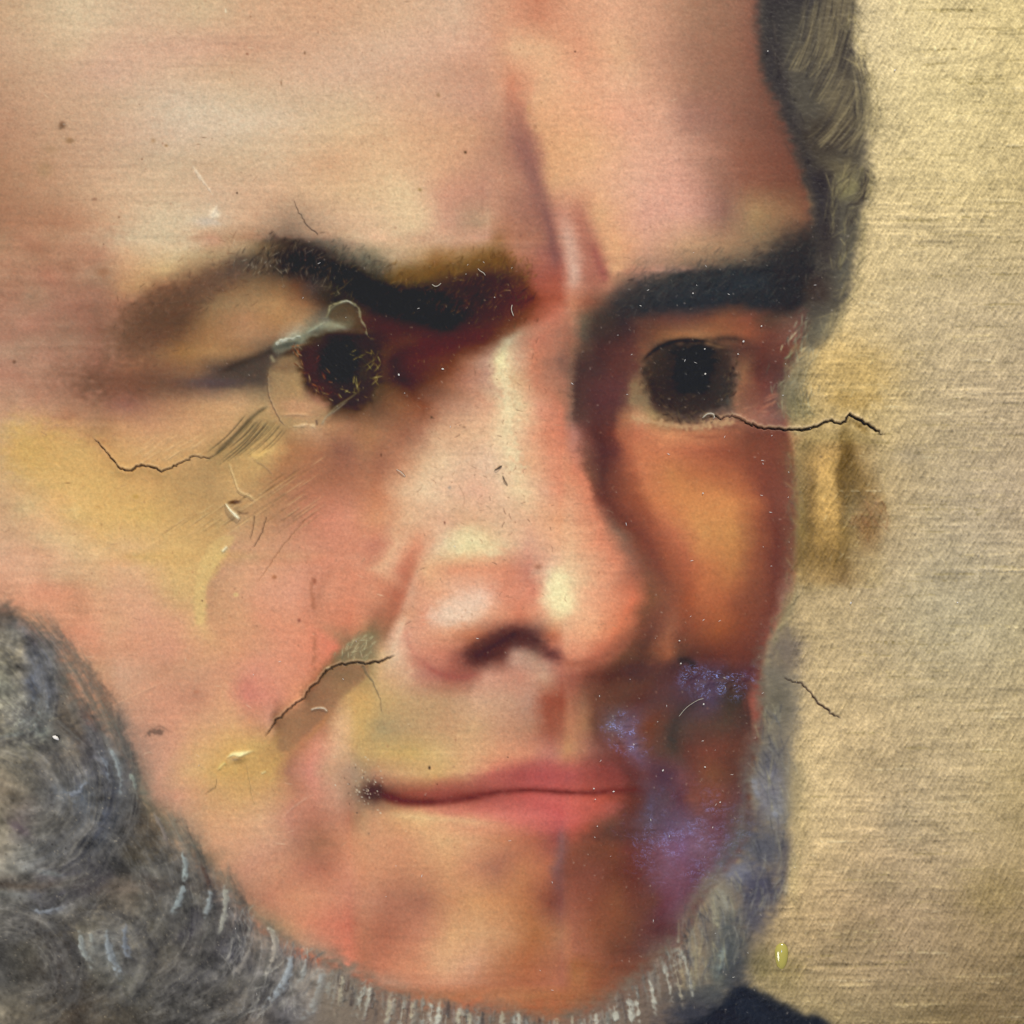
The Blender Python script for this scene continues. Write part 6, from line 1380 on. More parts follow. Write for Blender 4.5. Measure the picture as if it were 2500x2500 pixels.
stroke('t4', [(1390, 650), (1440, 660), (1500, 610)], [8, 14, 6], 'E0B470', 5, .7, (.1, .2), 4)
# dents, their lit rim and dark side painted into the pigment
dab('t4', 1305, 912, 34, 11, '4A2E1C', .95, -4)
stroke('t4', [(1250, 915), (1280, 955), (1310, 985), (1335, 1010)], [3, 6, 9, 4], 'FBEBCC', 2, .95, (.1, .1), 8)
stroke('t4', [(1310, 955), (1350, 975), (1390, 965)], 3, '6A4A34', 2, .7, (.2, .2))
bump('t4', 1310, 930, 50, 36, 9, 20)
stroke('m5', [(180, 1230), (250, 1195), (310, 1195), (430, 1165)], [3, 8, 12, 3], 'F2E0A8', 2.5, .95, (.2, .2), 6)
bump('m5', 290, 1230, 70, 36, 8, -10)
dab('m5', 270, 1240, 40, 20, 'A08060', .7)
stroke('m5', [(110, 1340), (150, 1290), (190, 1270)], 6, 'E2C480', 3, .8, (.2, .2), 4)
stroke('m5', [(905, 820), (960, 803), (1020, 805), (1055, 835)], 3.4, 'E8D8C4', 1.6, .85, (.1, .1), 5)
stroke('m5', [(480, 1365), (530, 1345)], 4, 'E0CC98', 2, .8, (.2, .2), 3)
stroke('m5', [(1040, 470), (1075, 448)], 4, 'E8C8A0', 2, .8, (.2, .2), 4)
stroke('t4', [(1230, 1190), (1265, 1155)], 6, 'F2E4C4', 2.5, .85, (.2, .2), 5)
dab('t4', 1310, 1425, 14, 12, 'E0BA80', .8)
stroke('t7', [(590, 180), (760, 100), (920, 30)], 2.4, 'E0A888', 1.6, .6, (.3, .2), 1)
stroke('t7', [(1560, 790), (1640, 720), (1750, 650)], 3, 'D0A890', 2, .45, (.3, .3), 1)
stroke('t7', [(780, 350), (850, 310), (920, 315)], [3, 9, 5], '5E463C', 4, .7, (.3, .2), rough=.6)
stroke('t7', [(850, 295), (890, 280), (960, 320)], 3, '6A4C40', 2, .5, (.3, .3))
# pale nick and specks on the forehead
stroke('t1', [(1065, 910), (1100, 970), (1160, 1050), (1185, 1090)], [2, 6, 4, 3], 'E8CDB4', 2, .75, (.2, .2), 2, rough=.5)
dab('t1', 1190, 1190, 34, 26, 'F0D8BE', .9)
stroke('t1', [(1205, 1130), (1190, 1170), (1170, 1200)], 6, 'ECD2BA', 3, .8, (.2, .2), 3)
dab('t1', 1150, 1230, 80, 26, 'C8B4A8', .6)
stroke('t1', [(1250, 50), (1252, 65)], 3, 'F0E0C4', 1.5, .8)
for t, x, y, rx, ry, c, o in (('t1', 345, 695, 20, 22, '6E4C38', .85), ('t1', 355, 690, 9, 6, 'A08878', .8), ('t1', 385, 780, 26, 18, '8E684A', .75), ('t1', 525, 1105, 16, 10, '8A6450', .7), ('t1', 1315, 1070, 6, 6, '4A3428', .9), ('t1', 1130, 762, 12, 4, '80604A', .8), ('t1', 1100, 800, 14, 5, '8A6A54', .7),
                              ('t1', 850, 780, 14, 14, 'A27C5A', .6), ('t1', 922, 808, 10, 8, '9A7048', .7), ('t1', 788, 884, 7, 7, '7A5440', .7), ('t1', 1370, 298, 8, 7, '8A5844', .8), ('t1', 1560, 460, 6, 16, '90684E', .7), ('t1', 1690, 292, 6, 10, '8A6248', .8), ('t1', 570, 1510, 40, 26, '96644A', .6), ('t1', 660, 1205, 7, 7, '7A5A44', .7), ('t1', 575, 1355, 5, 6, '6E4C3C', .7),
                              ('t1', 250, 940, 50, 50, 'A5805F', .5), ('t1', 280, 830, 40, 30, 'A88466', .5), ('t1', 1390, 90, 6, 6, '96684C', .7),
                              ('t2', 557, 527, 12, 14, '9A7458', .75), ('t2', 707, 845, 9, 9, '4E3826', .9), ('t2', 455, 1053, 13, 12, '96784E', .8), ('t2', 1316, 287, 6, 6, '3E2A22', .9), ('t2', 1130, 570, 6, 6, '9A744E', .7), ('t2', 1093, 703, 12, 12, 'A87458', .7), ('t2', 1015, 1308, 10, 14, '8E5E4E', .7), ('t2', 1060, 600, 12, 20, 'B88A60', .5),
                              ('t4', 78, 133, 10, 10, '6A4838', .85), ('t4', 1522, 1328, 14, 12, '9A6040', .8), ('t4', 1745, 1350, 12, 16, '94543E', .8), ('t4', 1660, 1568, 10, 12, '84483A', .85), ('t4', 755, 880, 18, 12, 'B08848', .7), ('t4', 375, 805, 20, 5, '8A6440', .7), ('t4', 1122, 1458, 5, 5, '5A4030', .9), ('t4', 540, 940, 14, 10, 'BC8C54', .5),
                              ('t5', 1110, 1270, 24, 18, 'A06850', .7), ('t5', 592, 1025, 6, 9, '7A4C3C', .85), ('t5', 620, 830, 9, 9, '8E8078', .6), ('t5', 240, 650, 5, 12, '5A3A2C', .8), ('t5', 520, 440, 9, 8, '4A3426', .85), ('t5', 700, 495, 10, 6, '7E5E48', .6),
                              ('t8', 508, 510, 7, 10, '2E2019', .95), ('t8', 943, 451, 5, 5, '4A3228', .9), ('t8', 550, 600, 4, 4, '5A3024', .8), ('t7', 1090, 92, 18, 14, 'A86A50', .5), ('t7', 1365, 60, 60, 50, 'C07060', .4), ('t6', 805, 660, 10, 8, '5A4838', .5)):
    dab(t, x, y, rx, ry, c, o)
stroke('t5', [(870, 735), (895, 720), (908, 710)], [2, 5, 3], '2A1C14', 1.4, .95, (.1, .1), 2)
stroke('t5', [(915, 765), (925, 795), (940, 820)], 2.6, '4A3424', 1.6, .85, (.2, .2))
stroke('t5', [(640, 770), (700, 880), (690, 960)], 1.6, 'A07860', 1.4, .5, (.3, .3))
for pts in ([(1725, 1280), (1735, 1400), (1730, 1520)], [(1745, 1620), (1745, 1760), (1750, 1900)], [(1740, 1460), (1742, 1520)]):
    stroke('t4', pts, 6, 'A8684E', 4, .6, (.3, .3), rough=.6)
for k in range(520):                                        # pores and tiny stains
    x, y = rng.uniform(0, 1800), rng.uniform(0, 2200)
    if y > 1500 and x < 420:
        continue
    r = rng.uniform(1.2, 3.2)
    dab('S', x, y, r, r * rng.uniform(.6, 1.4), ['8A5C48', '7A5240', 'A0705A'][k % 3], rng.uniform(.12, .42), 0, 0)

# ------------------------------------------------------------------ weave and brush texture: a little in the pigment, most in the relief
b, m = mask_poly('S', FACE, 10)
FM = np.zeros((N, N), np.float32)
FM[b[1]:b[3], b[0]:b[2]] = m
dark = np.clip(1 - IMG.mean(2) * 2.2, 0, 1)
lay = np.mgrid[0:N, 0:N].astype(np.float32)
weft = noise(120, 6, 71) * .6 + noise(40, 5.5, 72) * .5 + noise(300, 8, 73) * .45
weft = weft * np.clip(.75 + .4 * noise(260, 130, 75), 0, 1.6)
fib = noise(11, 6, 74)
fine = np.random.default_rng(5).standard_normal((N, N)).astype(np.float32)
fine = gauss(fine, .7)
fine /= fine.std()
BGM = np.zeros((N, N), np.float32)
BGP = np.vstack([src('t3', [(990, -900), (1000, 0), (980, 120), (975, 300), (1040, 450), (1075, 620), (1060, 800), (1080, 980), (1055, 1120), (1020, 1250), (1000, 1450), (960, 1620), (900, 1750), (790, 1932)]),
                 src('t6', [(690, 200), (640, 500), (690, 900), (690, 1100), (670, 1250), (620, 1450), (640, 1700), (680, 1932)]),
                 src('t9', [(660, 250), (640, 400), (680, 560), (655, 800), (625, 950), (600, 1100), (560, 1300), (480, 1480), (410, 1650), (400, 1710), (550, 1790), (700, 1870), (900, 1980), (1500, 2900), (3000, 2900)]),
                 [(3000, -450)]])
b, m = mask_poly('S', BGP, 9, .4)
BGM[b[1]:b[3], b[0]:b[2]] = m
# diagonal scratchy fibres of the background
x = np.random.default_rng(6).standard_normal((N, N)).astype(np.float32)
diag = sum(np.roll(np.roll(x, -k, 0), int(round(k * .62)), 1) for k in range(-4, 5))
diag = gauss(diag, .6)
diag /= diag.std()
LUM = IMG.mean(2, keepdims=True)
IMG *= 1 - FM[..., None] * np.array([.0, -.03, .01], np.float32)
tone = (weft * .010 + fine * .020 + fib * .007 + noise(18, 9, 83) * .003) * FM * (0.5 + LUM[..., 0]) \
    + (weft * .032 + diag * .030 + fine * .045 + noise(26, 14, 77) * .020 + noise(70, 30, 76) * .018) * BGM \
    + (fine * .012 + fib * .020) * (1 - np.clip(FM + BGM, 0, 1))
IMG *= 1 + tone[..., None]
IMG += (noise(200, 120, 78)[..., None] * BGM[..., None] * .008) * np.array([1, .9, .9], np.float32)
# warm and cool flecks in the flesh
fl = noise(6, 5, 79) * .004 * FM
IMG += fl[..., None] * np.array([1, -.3, -.5], np.float32)
# grain of the dark passages: little lifted points, their glints also lightened in the pigment
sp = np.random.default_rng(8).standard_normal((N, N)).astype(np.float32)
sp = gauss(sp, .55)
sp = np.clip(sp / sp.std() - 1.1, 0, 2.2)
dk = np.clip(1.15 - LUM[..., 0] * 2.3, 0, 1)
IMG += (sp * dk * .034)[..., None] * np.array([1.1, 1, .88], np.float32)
HGT += sp * dk * .35
# tiny pale flecks of lifted varnish and dust-grey scuffs on the dark passages
for k in range(1500):
    x, y = rng.uniform(500, 2150), rng.uniform(520, 2500)
    c = pix([x, y]).astype(int)
    if IMG[c[1], c[0]].mean() > .36:
        continue
    a, L = rng.uniform(0, 3.14), rng.uniform(2, 9)
    stroke('S', [(x, y), (x + L * math.cos(a), y - L * math.sin(a))], rng.uniform(1.2, 2.2), ['C8BCA8', 'A89880', 'B8A898'][k % 3], 1.0, rng.uniform(.12, .6), (.2, .2), rng.uniform(.5, 2))
IMG[:] = np.clip(IMG, 0.008, 0.97)
HGT += (weft * .09 + fine * .14 + fib * .04) * FM
HGT += (weft * .50 + diag * .55 + fine * .34) * BGM
HGT += (fib * .28 + fine * .16) * (1 - np.clip(FM + BGM, 0, 1))
HGT += noise(700, 900, 81) * 3 + noise(240, 240, 82) * .5          # slack of the canvas
# ---- where the varnish is glossier: the retouching at the right of the mouth
gloss('m4', [(1150, 430), (1250, 400), (1400, 420), (1600, 410), (1640, 470), (1560, 560), (1420, 600), (1300, 600), (1180, 530)], 1.0, 10)
gloss('m4', [(570, 720), (700, 740), (820, 850), (880, 930), (820, 1000), (700, 950), (620, 860)], 1.0, 10)
gloss('m4', [(850, 1420), (1100, 1350), (1400, 1400), (1560, 1500), (1520, 1700), (1300, 1850), (1050, 1900), (800, 1750), (760, 1560)], .25, 30)
rip = noise(16, 7, 91)
rip = np.clip(rip, -1.5, 2)
HGT += GLS * (rip * .7 + fine * .25)
GLS *= np.clip(.45 + .75 * noise(13, 16, 92) + .3 * noise(40, 30, 93), 0, 1)
ALBEDO, FLOOR, GRAIN, ROUGH, SPEC = 0.73, 0.011, (.93, 1.07), (.55, .22), .2

# ------------------------------------------------------------------ which part of the picture each quad of the canvas belongs to
LAB = np.zeros((N, N), np.int16)
PARTS = []                                                   # (name, parent index, label)


def part(name, parent=-1, label=None):
    PARTS.append((name, parent, label))
    return len(PARTS) - 1


def region(i, t, pts, over=None):
    p = pix(smooth(src(t, pts), True))
    b = bbox(p, 2)
    m = polymask(p, b) > .5
    v = LAB[b[1]:b[3], b[0]:b[2]]
    if over is not None:
        m &= np.isin(v, over)
    v[m] = i


def ellipse(t, x, y, rx, ry):
    return t, [(x + rx * math.cos(a), y + ry * math.sin(a)) for a in np.linspace(0, 6.283, 16, endpoint=False)]


P_BG = part('background')
P_FACE = part('face')
P_HAIR = part('hair')
P_WHISK = part('side_whisker')
P_BEARD = part('beard')
P_COAT = part('coat')
region(P_FACE, 'S', FACE)
region(P_HAIR, 'S', HAIR)
region(P_WHISK, 'S', WHISK)
region(P_BEARD, 'S', FRI)
region(P_COAT, 't9', [(330, 1720), (400, 1715), (550, 1790), (700, 1870), (900, 1980), (1500, 2900), (-600, 2900), (-400, 2050), (60, 1920), (200, 1850)])
region(P_FACE, 'S', UNDER, [P_BG])
P_B1 = part('eyebrow', -1, 'dark brown arched eyebrow over the eye with the lifted paint edge')
region(P_B1, 'S', np.vstack([src('e1', [(330, 940), (350, 860), (560, 620), (760, 480), (1100, 360), (1200, 260), (1330, 170), (1450, 130), (1600, 170), (1720, 220), (1810, 300)]),
                             src('e2', [(150, 340), (300, 400), (450, 440), (700, 360), (900, 320), (1150, 340), (1350, 300), (1490, 400), (1620, 560), (1670, 660), (1600, 770), (1450, 840), (1150, 880), (970, 910), (850, 885), (600, 820), (350, 745)]),
                             src('e1', [(1850, 650), (1720, 665), (1620, 560), (1450, 460), (1180, 490), (820, 600), (640, 780), (480, 920)])]))
P_B2 = part('eyebrow', -1, 'blue black straight eyebrow meeting the hair')
region(P_B2, 'e3', [(180, 700), (310, 520), (560, 400), (800, 330), (1000, 265), (1300, 230), (1480, 180), (1600, 100), (1780, 30), (1850, 200), (1840, 470), (1740, 570), (1500, 585), (1300, 550), (1100, 560), (950, 600), (600, 620), (420, 690)])
P_E1 = part('eye', -1, 'brown eye ringed by a lifted paint edge')
region(P_E1, 'S', np.vstack([src('e1', [(980, 1190), (1150, 1105), (1340, 1045), (1500, 985), (1640, 930), (1800, 890)]), src('e2', [(100, 880), (250, 910), (390, 990), (430, 1130), (400, 1330), (300, 1430), (100, 1500), (-60, 1500)]), src('e1', [(1700, 1630), (1450, 1635), (1340, 1450), (1290, 1200), (1100, 1230)])]))
P_I1 = part('iris', P_E1)
region(P_I1, 'S', ellipse('S', 833, 903, 98, 92)[1])
P_P1 = part('pupil', P_E1)
region(P_P1, *ellipse('S', 832, 885, 46, 55))
P_E2 = part('eye', -1, 'shadowed dark eye above the long crack')
region(P_E2, 'e3', [(500, 1060), (600, 950), (700, 880), (850, 830), (1050, 825), (1200, 820), (1380, 850), (1480, 920), (1500, 1110), (1380, 1280), (1120, 1385), (950, 1410), (800, 1400), (620, 1390), (480, 1350)])
P_I2 = part('iris', P_E2)
region(P_I2, 'e3', [(610, 1100), (640, 960), (720, 870), (850, 825), (1000, 820), (1150, 850), (1260, 960), (1290, 1100), (1240, 1250), (1130, 1340), (1000, 1385), (860, 1370), (730, 1310), (640, 1220)])
P_P2 = part('pupil', P_E2)
region(P_P2, 'e3', [(840, 900), (960, 850), (1110, 870), (1130, 980), (1060, 1080), (1050, 1180), (870, 1190), (830, 1050)])
P_NO = part('nose')
region(P_NO, 't5', [(900, 60), (1000, 0), (1180, 60), (1300, 250), (1300, 420), (1385, 640), (1410, 840), (1445, 975), (1545, 1080), (1640, 1220), (1690, 1420), (1650, 1600), (1530, 1750), (1380, 1810), (1230, 1800), (1130, 1860), (960, 1850), (740, 1890), (600, 1880), (460, 1800), (360, 1680), (370, 1500), (440, 1330), (520, 1150), (600, 900), (680, 640), (780, 350)], [P_FACE])
P_NS = part('nostril', P_NO)
region(P_NS, 't5', [(705, 1785), (720, 1730), (820, 1672), (920, 1622), (1000, 1605), (1080, 1645), (1170, 1705), (1260, 1775), (1230, 1795), (1130, 1760), (1040, 1722), (960, 1722), (860, 1772), (780, 1815)])
P_MO = part('mouth')
region(P_MO, 't8', [(150, 620), (260, 655), (380, 690), (520, 692), (700, 674), (880, 640), (1080, 628), (1250, 640), (1400, 642), (1580, 625), (1760, 632), (1760, 648), (1580, 645), (1400, 660), (1250, 655), (1080, 645), (880, 655), (700, 690), (520, 712), (380, 712), (250, 685), (160, 670)])
P_UL = part('upper_lip', P_MO)
region(P_UL, 't8', [(230, 600), (400, 590), (600, 575), (800, 535), (1000, 490), (1150, 470), (1290, 500), (1420, 480), (1560, 480), (1630, 560), (1720, 625), (1580, 625), (1400, 642), (1250, 640), (1080, 628), (880, 640), (700, 674), (520, 692), (380, 690), (260, 655)], [P_FACE])
P_LL = part('lower_lip', P_MO)
region(P_LL, 't8', [(330, 725), (520, 712), (700, 690), (880, 655), (1080, 645), (1250, 655), (1400, 660), (1550, 680), (1620, 720), (1520, 795), (1300, 840), (1150, 865), (1000, 835), (800, 775), (550, 765)], [P_FACE])
P_R1 = part('paint_patch', -1, 'ochre filling over the cheek below the lifted paint edge')
region(P_R1, 't4', [(60, 450), (300, 490), (520, 570), (650, 740), (900, 755), (1100, 720), (1300, 560), (1480, 390), (1560, 480), (1480, 690), (1400, 900), (1330, 1060), (1235, 1230), (1150, 1350), (1130, 1570), (1090, 1585), (1000, 1380), (850, 1260), (620, 1110), (380, 880), (80, 740)], [P_FACE])
P_R2 = part('paint_patch', -1, 'dark brown retouching right of the mouth')
region(P_R2, 'm4', [(500, 435), (700, 365), (880, 335), (1000, 345), (1100, 330), (1250, 380), (1500, 385), (1640, 440), (1590, 560), (1605, 720), (1640, 900), (1630, 1080), (1600, 1200), (1610, 1300), (1500, 1420), (1200, 1420), (1130, 1250), (900, 1250), (700, 1160), (680, 1000), (560, 900), (520, 750), (560, 620)], [P_FACE])
P_R3 = part('paint_patch', -1, 'flat brown filling along the fold beside the nose')
region(P_R3, 'm5', [(1100, 435), (1370, 425), (1390, 520), (1290, 610), (1180, 705), (1110, 790), (1070, 860), (950, 980), (800, 1100), (700, 1210), (600, 1190), (640, 1050), (650, 920), (780, 800), (880, 690), (980, 590)], [P_FACE])
P_R4 = part('paint_patch', -1, 'yellowish filling above the upper lip')
region(P_R4, 'm5', [(1210, 800), (1350, 590), (1480, 690), (1530, 900), (1560, 1010), (1932, 1030), (1960, 1230), (1400, 1230), (1200, 1120)], [P_FACE])
P_ST = part('stain', -1, 'brown drip stain below the long crack')
region(P_ST, 't6', [(920, 500), (960, 470), (970, 600), (985, 720), (1060, 830), (1130, 870), (1140, 980), (1070, 1060), (990, 1040), (960, 1180), (975, 1400), (960, 1400), (930, 1150), (905, 980), (905, 800), (925, 640)], [P_BG])
CRN = {'right': 'long jagged crack from the eye corner into the background', 'cheek': 'jagged crack across the ochre cheek filling', 'brow': 'fine dark crack running into the top of the eyebrow',
       'lower_right': 'short reddish crack beside the grey beard', 'fold': 'dark crack along the brown filling beside the nose', 'lip': 'faint grey crack down from the nose fold',
       'eye': 'thin curved crack round the eye white', 'sliver': 'short dark sliver crack on the cheek', 'hairline': 'short upright hairline crack on the cheek', 'line': 'long thin slanting crack on the cheek'}
for key, lb in CRN.items():
    q, wl = CR[key]
    i = part('crack', -1, lb)
    p = pix(q)
    b, d, tt = linedist(p, np.maximum(wl / STEP / 2, .55), 5)
    LAB[b[1]:b[3], b[0]:b[2]][d < 0.15] = i

# ------------------------------------------------------------------ build
if bpy:
    def lin(c):
        return np.where(c <= 0.04045, c / 12.92, ((c + 0.055) / 1.055) ** 2.4)
    ALB = np.clip(lin(IMG) * ALBEDO - FLOOR, 0.0012, 0.8)
    a0 = int(MARG / STEP) - 6
    keep = np.r_[np.arange(0, a0, 6), np.arange(a0, N - a0), np.arange(N - a0 + 5, N, 6)]
    if keep[-1] != N - 1:
        keep = np.r_[keep, N - 1]
    M = len(keep)
    yy, xx = np.meshgrid(keep, keep, indexing='ij')
    X = ((xx + .5) * STEP - MARG - 1250) * U
    Z = (1250 - ((yy + .5) * STEP - MARG)) * U
    Y = -HGT[yy, xx] * U
    VERT = np.stack([X, Y, Z], -1).reshape(-1, 3).astype(np.float32)
    gy, gx = np.gradient(HGT)
    NRM = np.stack([-gx, -np.full_like(gx, STEP), gy], -1)
    NRM /= np.linalg.norm(NRM, axis=-1, keepdims=True)
    NRM = NRM[yy, xx].reshape(-1, 3).astype(np.float32)
    COLR = np.concatenate([ALB[yy, xx], np.ones((M, M, 1))], -1).reshape(-1, 4).astype(np.float32)
    GL = GLS[yy, xx].reshape(-1).astype(np.float32)
    mid = (keep[:-1] + keep[1:]) // 2
    QL = LAB[np.ix_(mid, mid)].reshape(-1)
    k = np.arange(M * M).reshape(M, M)
    QUAD = np.stack([k[:-1, :-1], k[1:, :-1], k[1:, 1:], k[:-1, 1:]], -1).reshape(-1, 4)

    # ---- the paint: pigment colour from the canvas, fine procedural grain, varnish over it
    def node(nt, kind, **kw):
        n = nt.nodes.new(kind)
        for a, v in kw.items():
            setattr(n, a, v)
        return n

    def paint_material():
        m = bpy.data.materials.new('oil_paint')
        m.use_nodes = True
        nt = m.node_tree
        L = nt.links.new
        bs = nt.nodes['Principled BSDF']
        at = node(nt, 'ShaderNodeAttribute', attribute_name='pigment')
        gl = node(nt, 'ShaderNodeAttribute', attribute_name='gloss')
        tc = node(nt, 'ShaderNodeTexCoord')
        mp = node(nt, 'ShaderNodeMapping')
        mp.inputs['Scale'].default_value = (1, 1, 2.2)
        L(tc.outputs['Object'], mp.inputs['Vector'])
        ns = node(nt, 'ShaderNodeTexNoise')
        ns.inputs['Scale'].default_value = 2600
        ns.inputs['Detail'].default_value = 3
        L(mp.outputs[0], ns.inputs['Vector'])
        mr = node(nt, 'ShaderNodeMapRange')
        mr.inputs['From Min'].default_value = .25
        mr.inputs['From Max'].default_value = .75
        mr.inputs['To Min'].default_value = GRAIN[0]
        mr.inputs['To Max'].default_value = GRAIN[1]
        L(ns.outputs[0], mr.inputs['Value'])
        mx = node(nt, 'ShaderNodeMix', data_type='RGBA', blend_type='MULTIPLY')
        mx.inputs['Factor'].default_value = 1
        L(at.outputs['Color'], mx.inputs['A'])
        L(mr.outputs[0], mx.inputs['B'])
        L(mx.outputs['Result'], bs.inputs['Base Color'])
        bs.inputs['Roughness'].default_value = ROUGH[0]
        bs.inputs['Coat Roughness'].default_value = ROUGH[1]
        L(gl.outputs['Fac'], bs.inputs['Coat Weight'])
        bs.inputs['Specular IOR Level'].default_value = SPEC
        bp = node(nt, 'ShaderNodeBump')
        bp.inputs['Strength'].default_value = .12
        bp.inputs['Distance'].default_value = .0004
        L(ns.outputs[0], bp.inputs['Height'])
        L(bp.outputs[0], bs.inputs['Normal'])
        return m

    def plain(name, col, rough=.6, scale=60, spread=.15):
        m = bpy.data.materials.new(name)
        m.use_nodes = True
        nt = m.node_tree
        bs = nt.nodes['Principled BSDF']
        ns = node(nt, 'ShaderNodeTexNoise')
        ns.inputs['Scale'].default_value = scale
        ns.inputs['Detail'].default_value = 5
        rp = node(nt, 'ShaderNodeValToRGB')
        rp.color_ramp.elements[0].color = tuple(c * (1 - spread) for c in col) + (1,)
        rp.color_ramp.elements[1].color = tuple(min(1, c * (1 + spread)) for c in col) + (1,)
        tc = node(nt, 'ShaderNodeTexCoord')
        nt.links.new(tc.outputs['Object'], ns.inputs['Vector'])
        nt.links.new(ns.outputs[0], rp.inputs[0])
        nt.links.new(rp.outputs[0], bs.inputs['Base Color'])
        bs.inputs['Roughness'].default_value = rough
        return m

    PAINT = paint_material()
    COL = sc.collection
    painting = bpy.data.objects.new('oil_painting', None)
    COL.objects.link(painting)
    painting.location = (0, 0, CZ)
    painting['label'] = 'cracked oil portrait of a frowning man with grey whiskers on canvas'
    painting['category'] = 'painting'

    def link_mesh(name, me, mat, parent=None):
        o = bpy.data.objects.new(name, me)
        COL.objects.link(o)
        me.materials.append(mat)
        o.parent = parent
        return o

    def canvas_part(i, parent):
        q = QUAD[QL == i]
        if not len(q):
            return None
        u, inv = np.unique(q, return_inverse=True)
        inv = inv.reshape(-1).astype(np.int32)
        me = bpy.data.meshes.new(PARTS[i][0])
        me.vertices.add(len(u))
        me.vertices.foreach_set('co', VERT[u].reshape(-1))
        me.loops.add(len(inv))
        me.loops.foreach_set('vertex_index', inv)
        me.polygons.add(len(q))
        me.polygons.foreach_set('loop_start', np.arange(0, len(inv), 4, dtype=np.int32))
        me.polygons.foreach_set('use_smooth', np.ones(len(q), bool))
        me.update(calc_edges=True)
        ca = me.attributes.new('pigment', 'FLOAT_COLOR', 'POINT')
        ca.data.foreach_set('color', COLR[u].reshape(-1))
        ga = me.attributes.new('gloss', 'FLOAT', 'POINT')
        ga.data.foreach_set('value', GL[u])
        me.normals_split_custom_set_from_vertices(NRM[u])
        return link_mesh(PARTS[i][0], me, PAINT, parent)

    made = {}
    for i, (nm, par, lb) in enumerate(PARTS):
        o = canvas_part(i, made.get(par) or painting)
        made[i] = o
        if o and lb:
            o['label'] = lb

    def boxmesh(name, lo, hi):
        me = bpy.data.meshes.new(name)
        x0, y0, z0 = lo
        x1, y1, z1 = hi
        me.from_pydata([(x0, y0, z0), (x1, y0, z0), (x1, y1, z0), (x0, y1, z0), (x0, y0, z1), (x1, y0, z1), (x1, y1, z1), (x0, y1, z1)], [],
                       [(0, 3, 2, 1), (4, 5, 6, 7), (0, 1, 5, 4), (1, 2, 6, 5), (2, 3, 7, 6), (3, 0, 4, 7)])
        return me
    # stretcher bars carry the canvas; a wall stands behind
    H = (1250 + MARG) * U
    WOOD = plain('stretcher_wood', (.33, .22, .12), .7, 40)
    for lo, hi in (((-H, .004, -H), (-H + .045, .022, H)), ((H - .045, .004, -H), (H, .022, H)), ((-H + .045, .004, H - .045), (H - .045, .022, H)), ((-H + .045, .004, -H), (H - .045, .022, -H + .045))):
        link_mesh('stretcher_bar', boxmesh('stretcher_bar', lo, hi), WOOD, painting)
    LINEN = plain('linen', (.36, .30, .22), .9, 500)
    link_mesh('canvas_backing', boxmesh('canvas_backing', (-H, .0016, -H), (H, .0036, H)), LINEN, painting)
    wall = link_mesh('wall', boxmesh('wall', (-2.5, .024, 0), (2.5, .15, 3.0)), plain('plaster', (.55, .53, .5), .8, 12, .05))
    wall['kind'] = 'structure'

    # ---- small things lying on the paint
    def surf(p, lift=0.0):
        """Point of the painting -> local point on its relief."""
        c = np.clip(pix(p).round().astype(int), 0, N - 1)
        return ((p[0] - 1250) * U, -(HGT[c[1], c[0]] + lift) * U, (1250 - p[1]) * U)

    def tube(bm_v, bm_f, pts, rad, k=5):
        pts = np.asarray(pts, float)
        b0 = len(bm_v)
        n = len(pts)
        for j in range(n):
            d = pts[min(j + 1, n - 1)] - pts[max(j - 1, 0)]
            d /= np.linalg.norm(d) + 1e-12
            s = np.cross(d, (0, 1, 0))
            s /= np.linalg.norm(s) + 1e-12
            t = np.cross(d, s)
            r = rad * (0.35 if j in (0, n - 1) else 1.0)
            for a in range(k):
                an = 2 * math.pi * a / k
                bm_v.append(tuple(pts[j] + r * (math.cos(an) * s + math.sin(an) * t)))
        for j in range(n - 1):
            for a in range(k):
                c = (a + 1) % k
                bm_f.append((b0 + j * k + a, b0 + j * k + c, b0 + (j + 1) * k + c, b0 + (j + 1) * k + a))
        bm_f.append(tuple(b0 + a for a in range(k))[::-1])
        bm_f.append(tuple(b0 + (n - 1) * k + a for a in range(k)))

    def thing(name, v, f, mat, label, cat):
        me = bpy.data.meshes.new(name)
        me.from_pydata(v, [], f)
        for p in me.polygons:
            p.use_smooth = True
        o = link_mesh(name, me, mat)
        o.location = (0, 0, CZ)
        o['label'] = label
        o['category'] = cat
        return o

    FIB = plain('pale_fibre', (.40, .36, .28), .5, 900)
    DARKF = plain('dark_fibre', (.03, .022, .016), .5, 900)
    CHIP = plain('white_chip', (.62, .58, .52), .6, 900)

    def fibre(t, pts, r, mat, label, cat='fibre', name='lint_fibre', lift=2.0):
        v, f = [], []
        r *= .8
        q = smooth(src(t, pts), False, 8)
        arc = np.sin(np.linspace(0, math.pi, len(q)))
        tube(v, f, [surf(p, r + lift * h) for p, h in zip(q, arc)], r * U)
        return thing(name, v, f, mat, label, cat)
    fibre('e3', [(1040, 1390), (1075, 1362), (1110, 1358), (1128, 1378), (1122, 1395)], 1.3, FIB, 'pale curled fibre on the lower lid of the shadowed eye')
    fibre('m4', [(1120, 740), (1160, 690), (1200, 655), (1260, 620), (1300, 610)], .7, FIB, 'thin pale curved fibre on the dark retouching below the cheek')
    fibre('e2', [(820, 530), (845, 545), (870, 540), (892, 520)], 1.1, FIB, 'tiny pale curl of lint in the middle of the arched eyebrow')
    fibre('e2', [(1180, 405), (1200, 425), (1225, 440), (1240, 460)], 1.0, FIB, 'fine curved lint hair near the inner end of the arched eyebrow')
    fibre('e2', [(1450, 690), (1445, 730), (1462, 780)], 1.2, FIB, 'short upright pale fibre above the bridge of the nose')
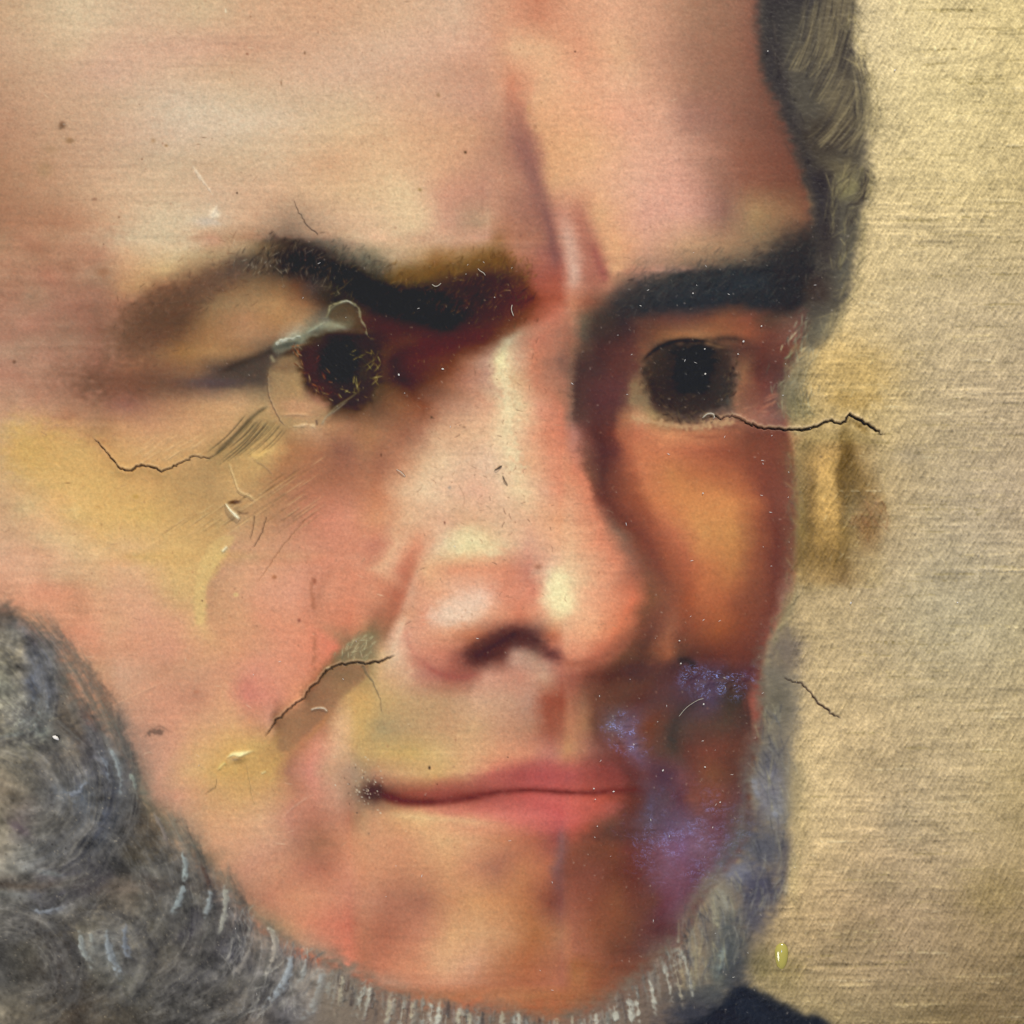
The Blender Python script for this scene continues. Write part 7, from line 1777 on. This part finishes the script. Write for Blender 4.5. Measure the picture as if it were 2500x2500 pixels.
    fibre('t5', [(325, 730), (350, 745), (375, 770)], 1.1, FIB, 'short pale fibre on the cheek left of the nose')
    fibre('t5', [(868, 736), (885, 728), (900, 716), (910, 710)], 1.1, DARKF, 'dark splinter stuck on the bridge of the nose', 'splinter', 'splinter')
    fibre('t5', [(914, 764), (922, 790), (934, 805), (940, 822)], .6, DARKF, 'short dark hair below the splinter on the nose', 'hair', 'loose_hair')
    v, f = [], []
    tube(v, f, [surf(p, 3) for p in src('t7', [(292, 335), (302, 340), (314, 345), (326, 356)])], 4.2 * U, 6)
    tube(v, f, [surf(p, 3) for p in src('t7', [(305, 330), (308, 345), (318, 352)])], 3.2 * U, 6)
    thing('paint_chip', v, f, CHIP, 'white chip of paint on the grey whiskers at the left', 'paint chip')
    # the resin drop low on the background: clear head and yellow run, part of the painting
    RES = bpy.data.materials.new('resin')
    RES.use_nodes = True
    rb = RES.node_tree.nodes['Principled BSDF']
    rn = node(RES.node_tree, 'ShaderNodeTexNoise')
    rn.inputs['Scale'].default_value = 400
    rr = node(RES.node_tree, 'ShaderNodeValToRGB')
    rr.color_ramp.elements[0].color = (.26, .22, .05, 1)
    rr.color_ramp.elements[1].color = (.40, .34, .07, 1)
    RES.node_tree.links.new(rn.outputs[0], rr.inputs[0])
    RES.node_tree.links.new(rr.outputs[0], rb.inputs['Base Color'])
    rb.inputs['Roughness'].default_value = .12
    v, f = [], []
    c = src('t9', [(585, 1530)])[0]
    base = np.array(surf(c, -3))
    nr, na = 10, 20
    for j in range(nr + 1):
        ph = math.pi / 2 * (1 - j / nr)
        for a in range(na):
            an = 2 * math.pi * a / na
            rx, rz = 17 * U, (22 if math.sin(an) > 0 else 44) * U
            v.append((base[0] + rx * math.cos(ph) * math.cos(an), base[1] - 11 * U * math.sin(ph), base[2] + rz * math.cos(ph) * math.sin(an)))
    for j in range(nr):
        for a in range(na):
            b_ = (a + 1) % na
            f.append((j * na + a, (j + 1) * na + a, (j + 1) * na + b_, j * na + b_))
    me = bpy.data.meshes.new('resin_drop')
    me.from_pydata(v, [], f)
    for p in me.polygons:
        p.use_smooth = True
    o = link_mesh('resin_drop', me, RES, painting)
    o['label'] = 'yellowish shiny drop of resin on the background beside the beard'
    # loose dust: nobody could count it
    v, f = [], []
    g = np.random.default_rng(77)
    spots = [tuple(p) for p in src('t6', [(163, 200), (160, 62), (345, 90), (970, 1470), (1562, 1468), (375, 20), (150, 862)])]
    spots += [tuple(p) for p in src('m4', [(505, 1262), (648, 1283), (515, 1340), (530, 1535), (1005, 1130), (1300, 650), (1135, 355), (1420, 1360), (1125, 190), (1310, 1105)])]
    spots += [tuple(p) for p in src('t3', [(1215, 390), (95, 1628), (510, 285), (475, 1810)])] + [tuple(p) for p in src('e2', [(1312, 632), (905, 1195), (560, 1240)])]
    for k in range(len(spots) + 160):
        if k < len(spots):
            p, r, L = np.array(spots[k]), g.uniform(1.6, 2.6), g.uniform(1, 3)
        else:
            p = np.array([g.uniform(480, 2000), g.uniform(520, 2450)])
            c = pix(p).astype(int)
            if IMG[c[1], c[0]].mean() > .42 and k % 6:
                continue
            r, L = g.uniform(.4, .8), g.uniform(1, 4)
        a = g.uniform(0, 3.14)
        d = np.array([math.cos(a), -math.sin(a)]) * L
        tube(v, f, [surf(p - d, r * .6), surf(p, r), surf(p + d, r * .6)], r * U, 4)
    me = bpy.data.meshes.new('dust')
    me.from_pydata(v, [], f)
    o = link_mesh('dust', me, CHIP)
    o.location = (0, 0, CZ)
    o['kind'] = 'stuff'
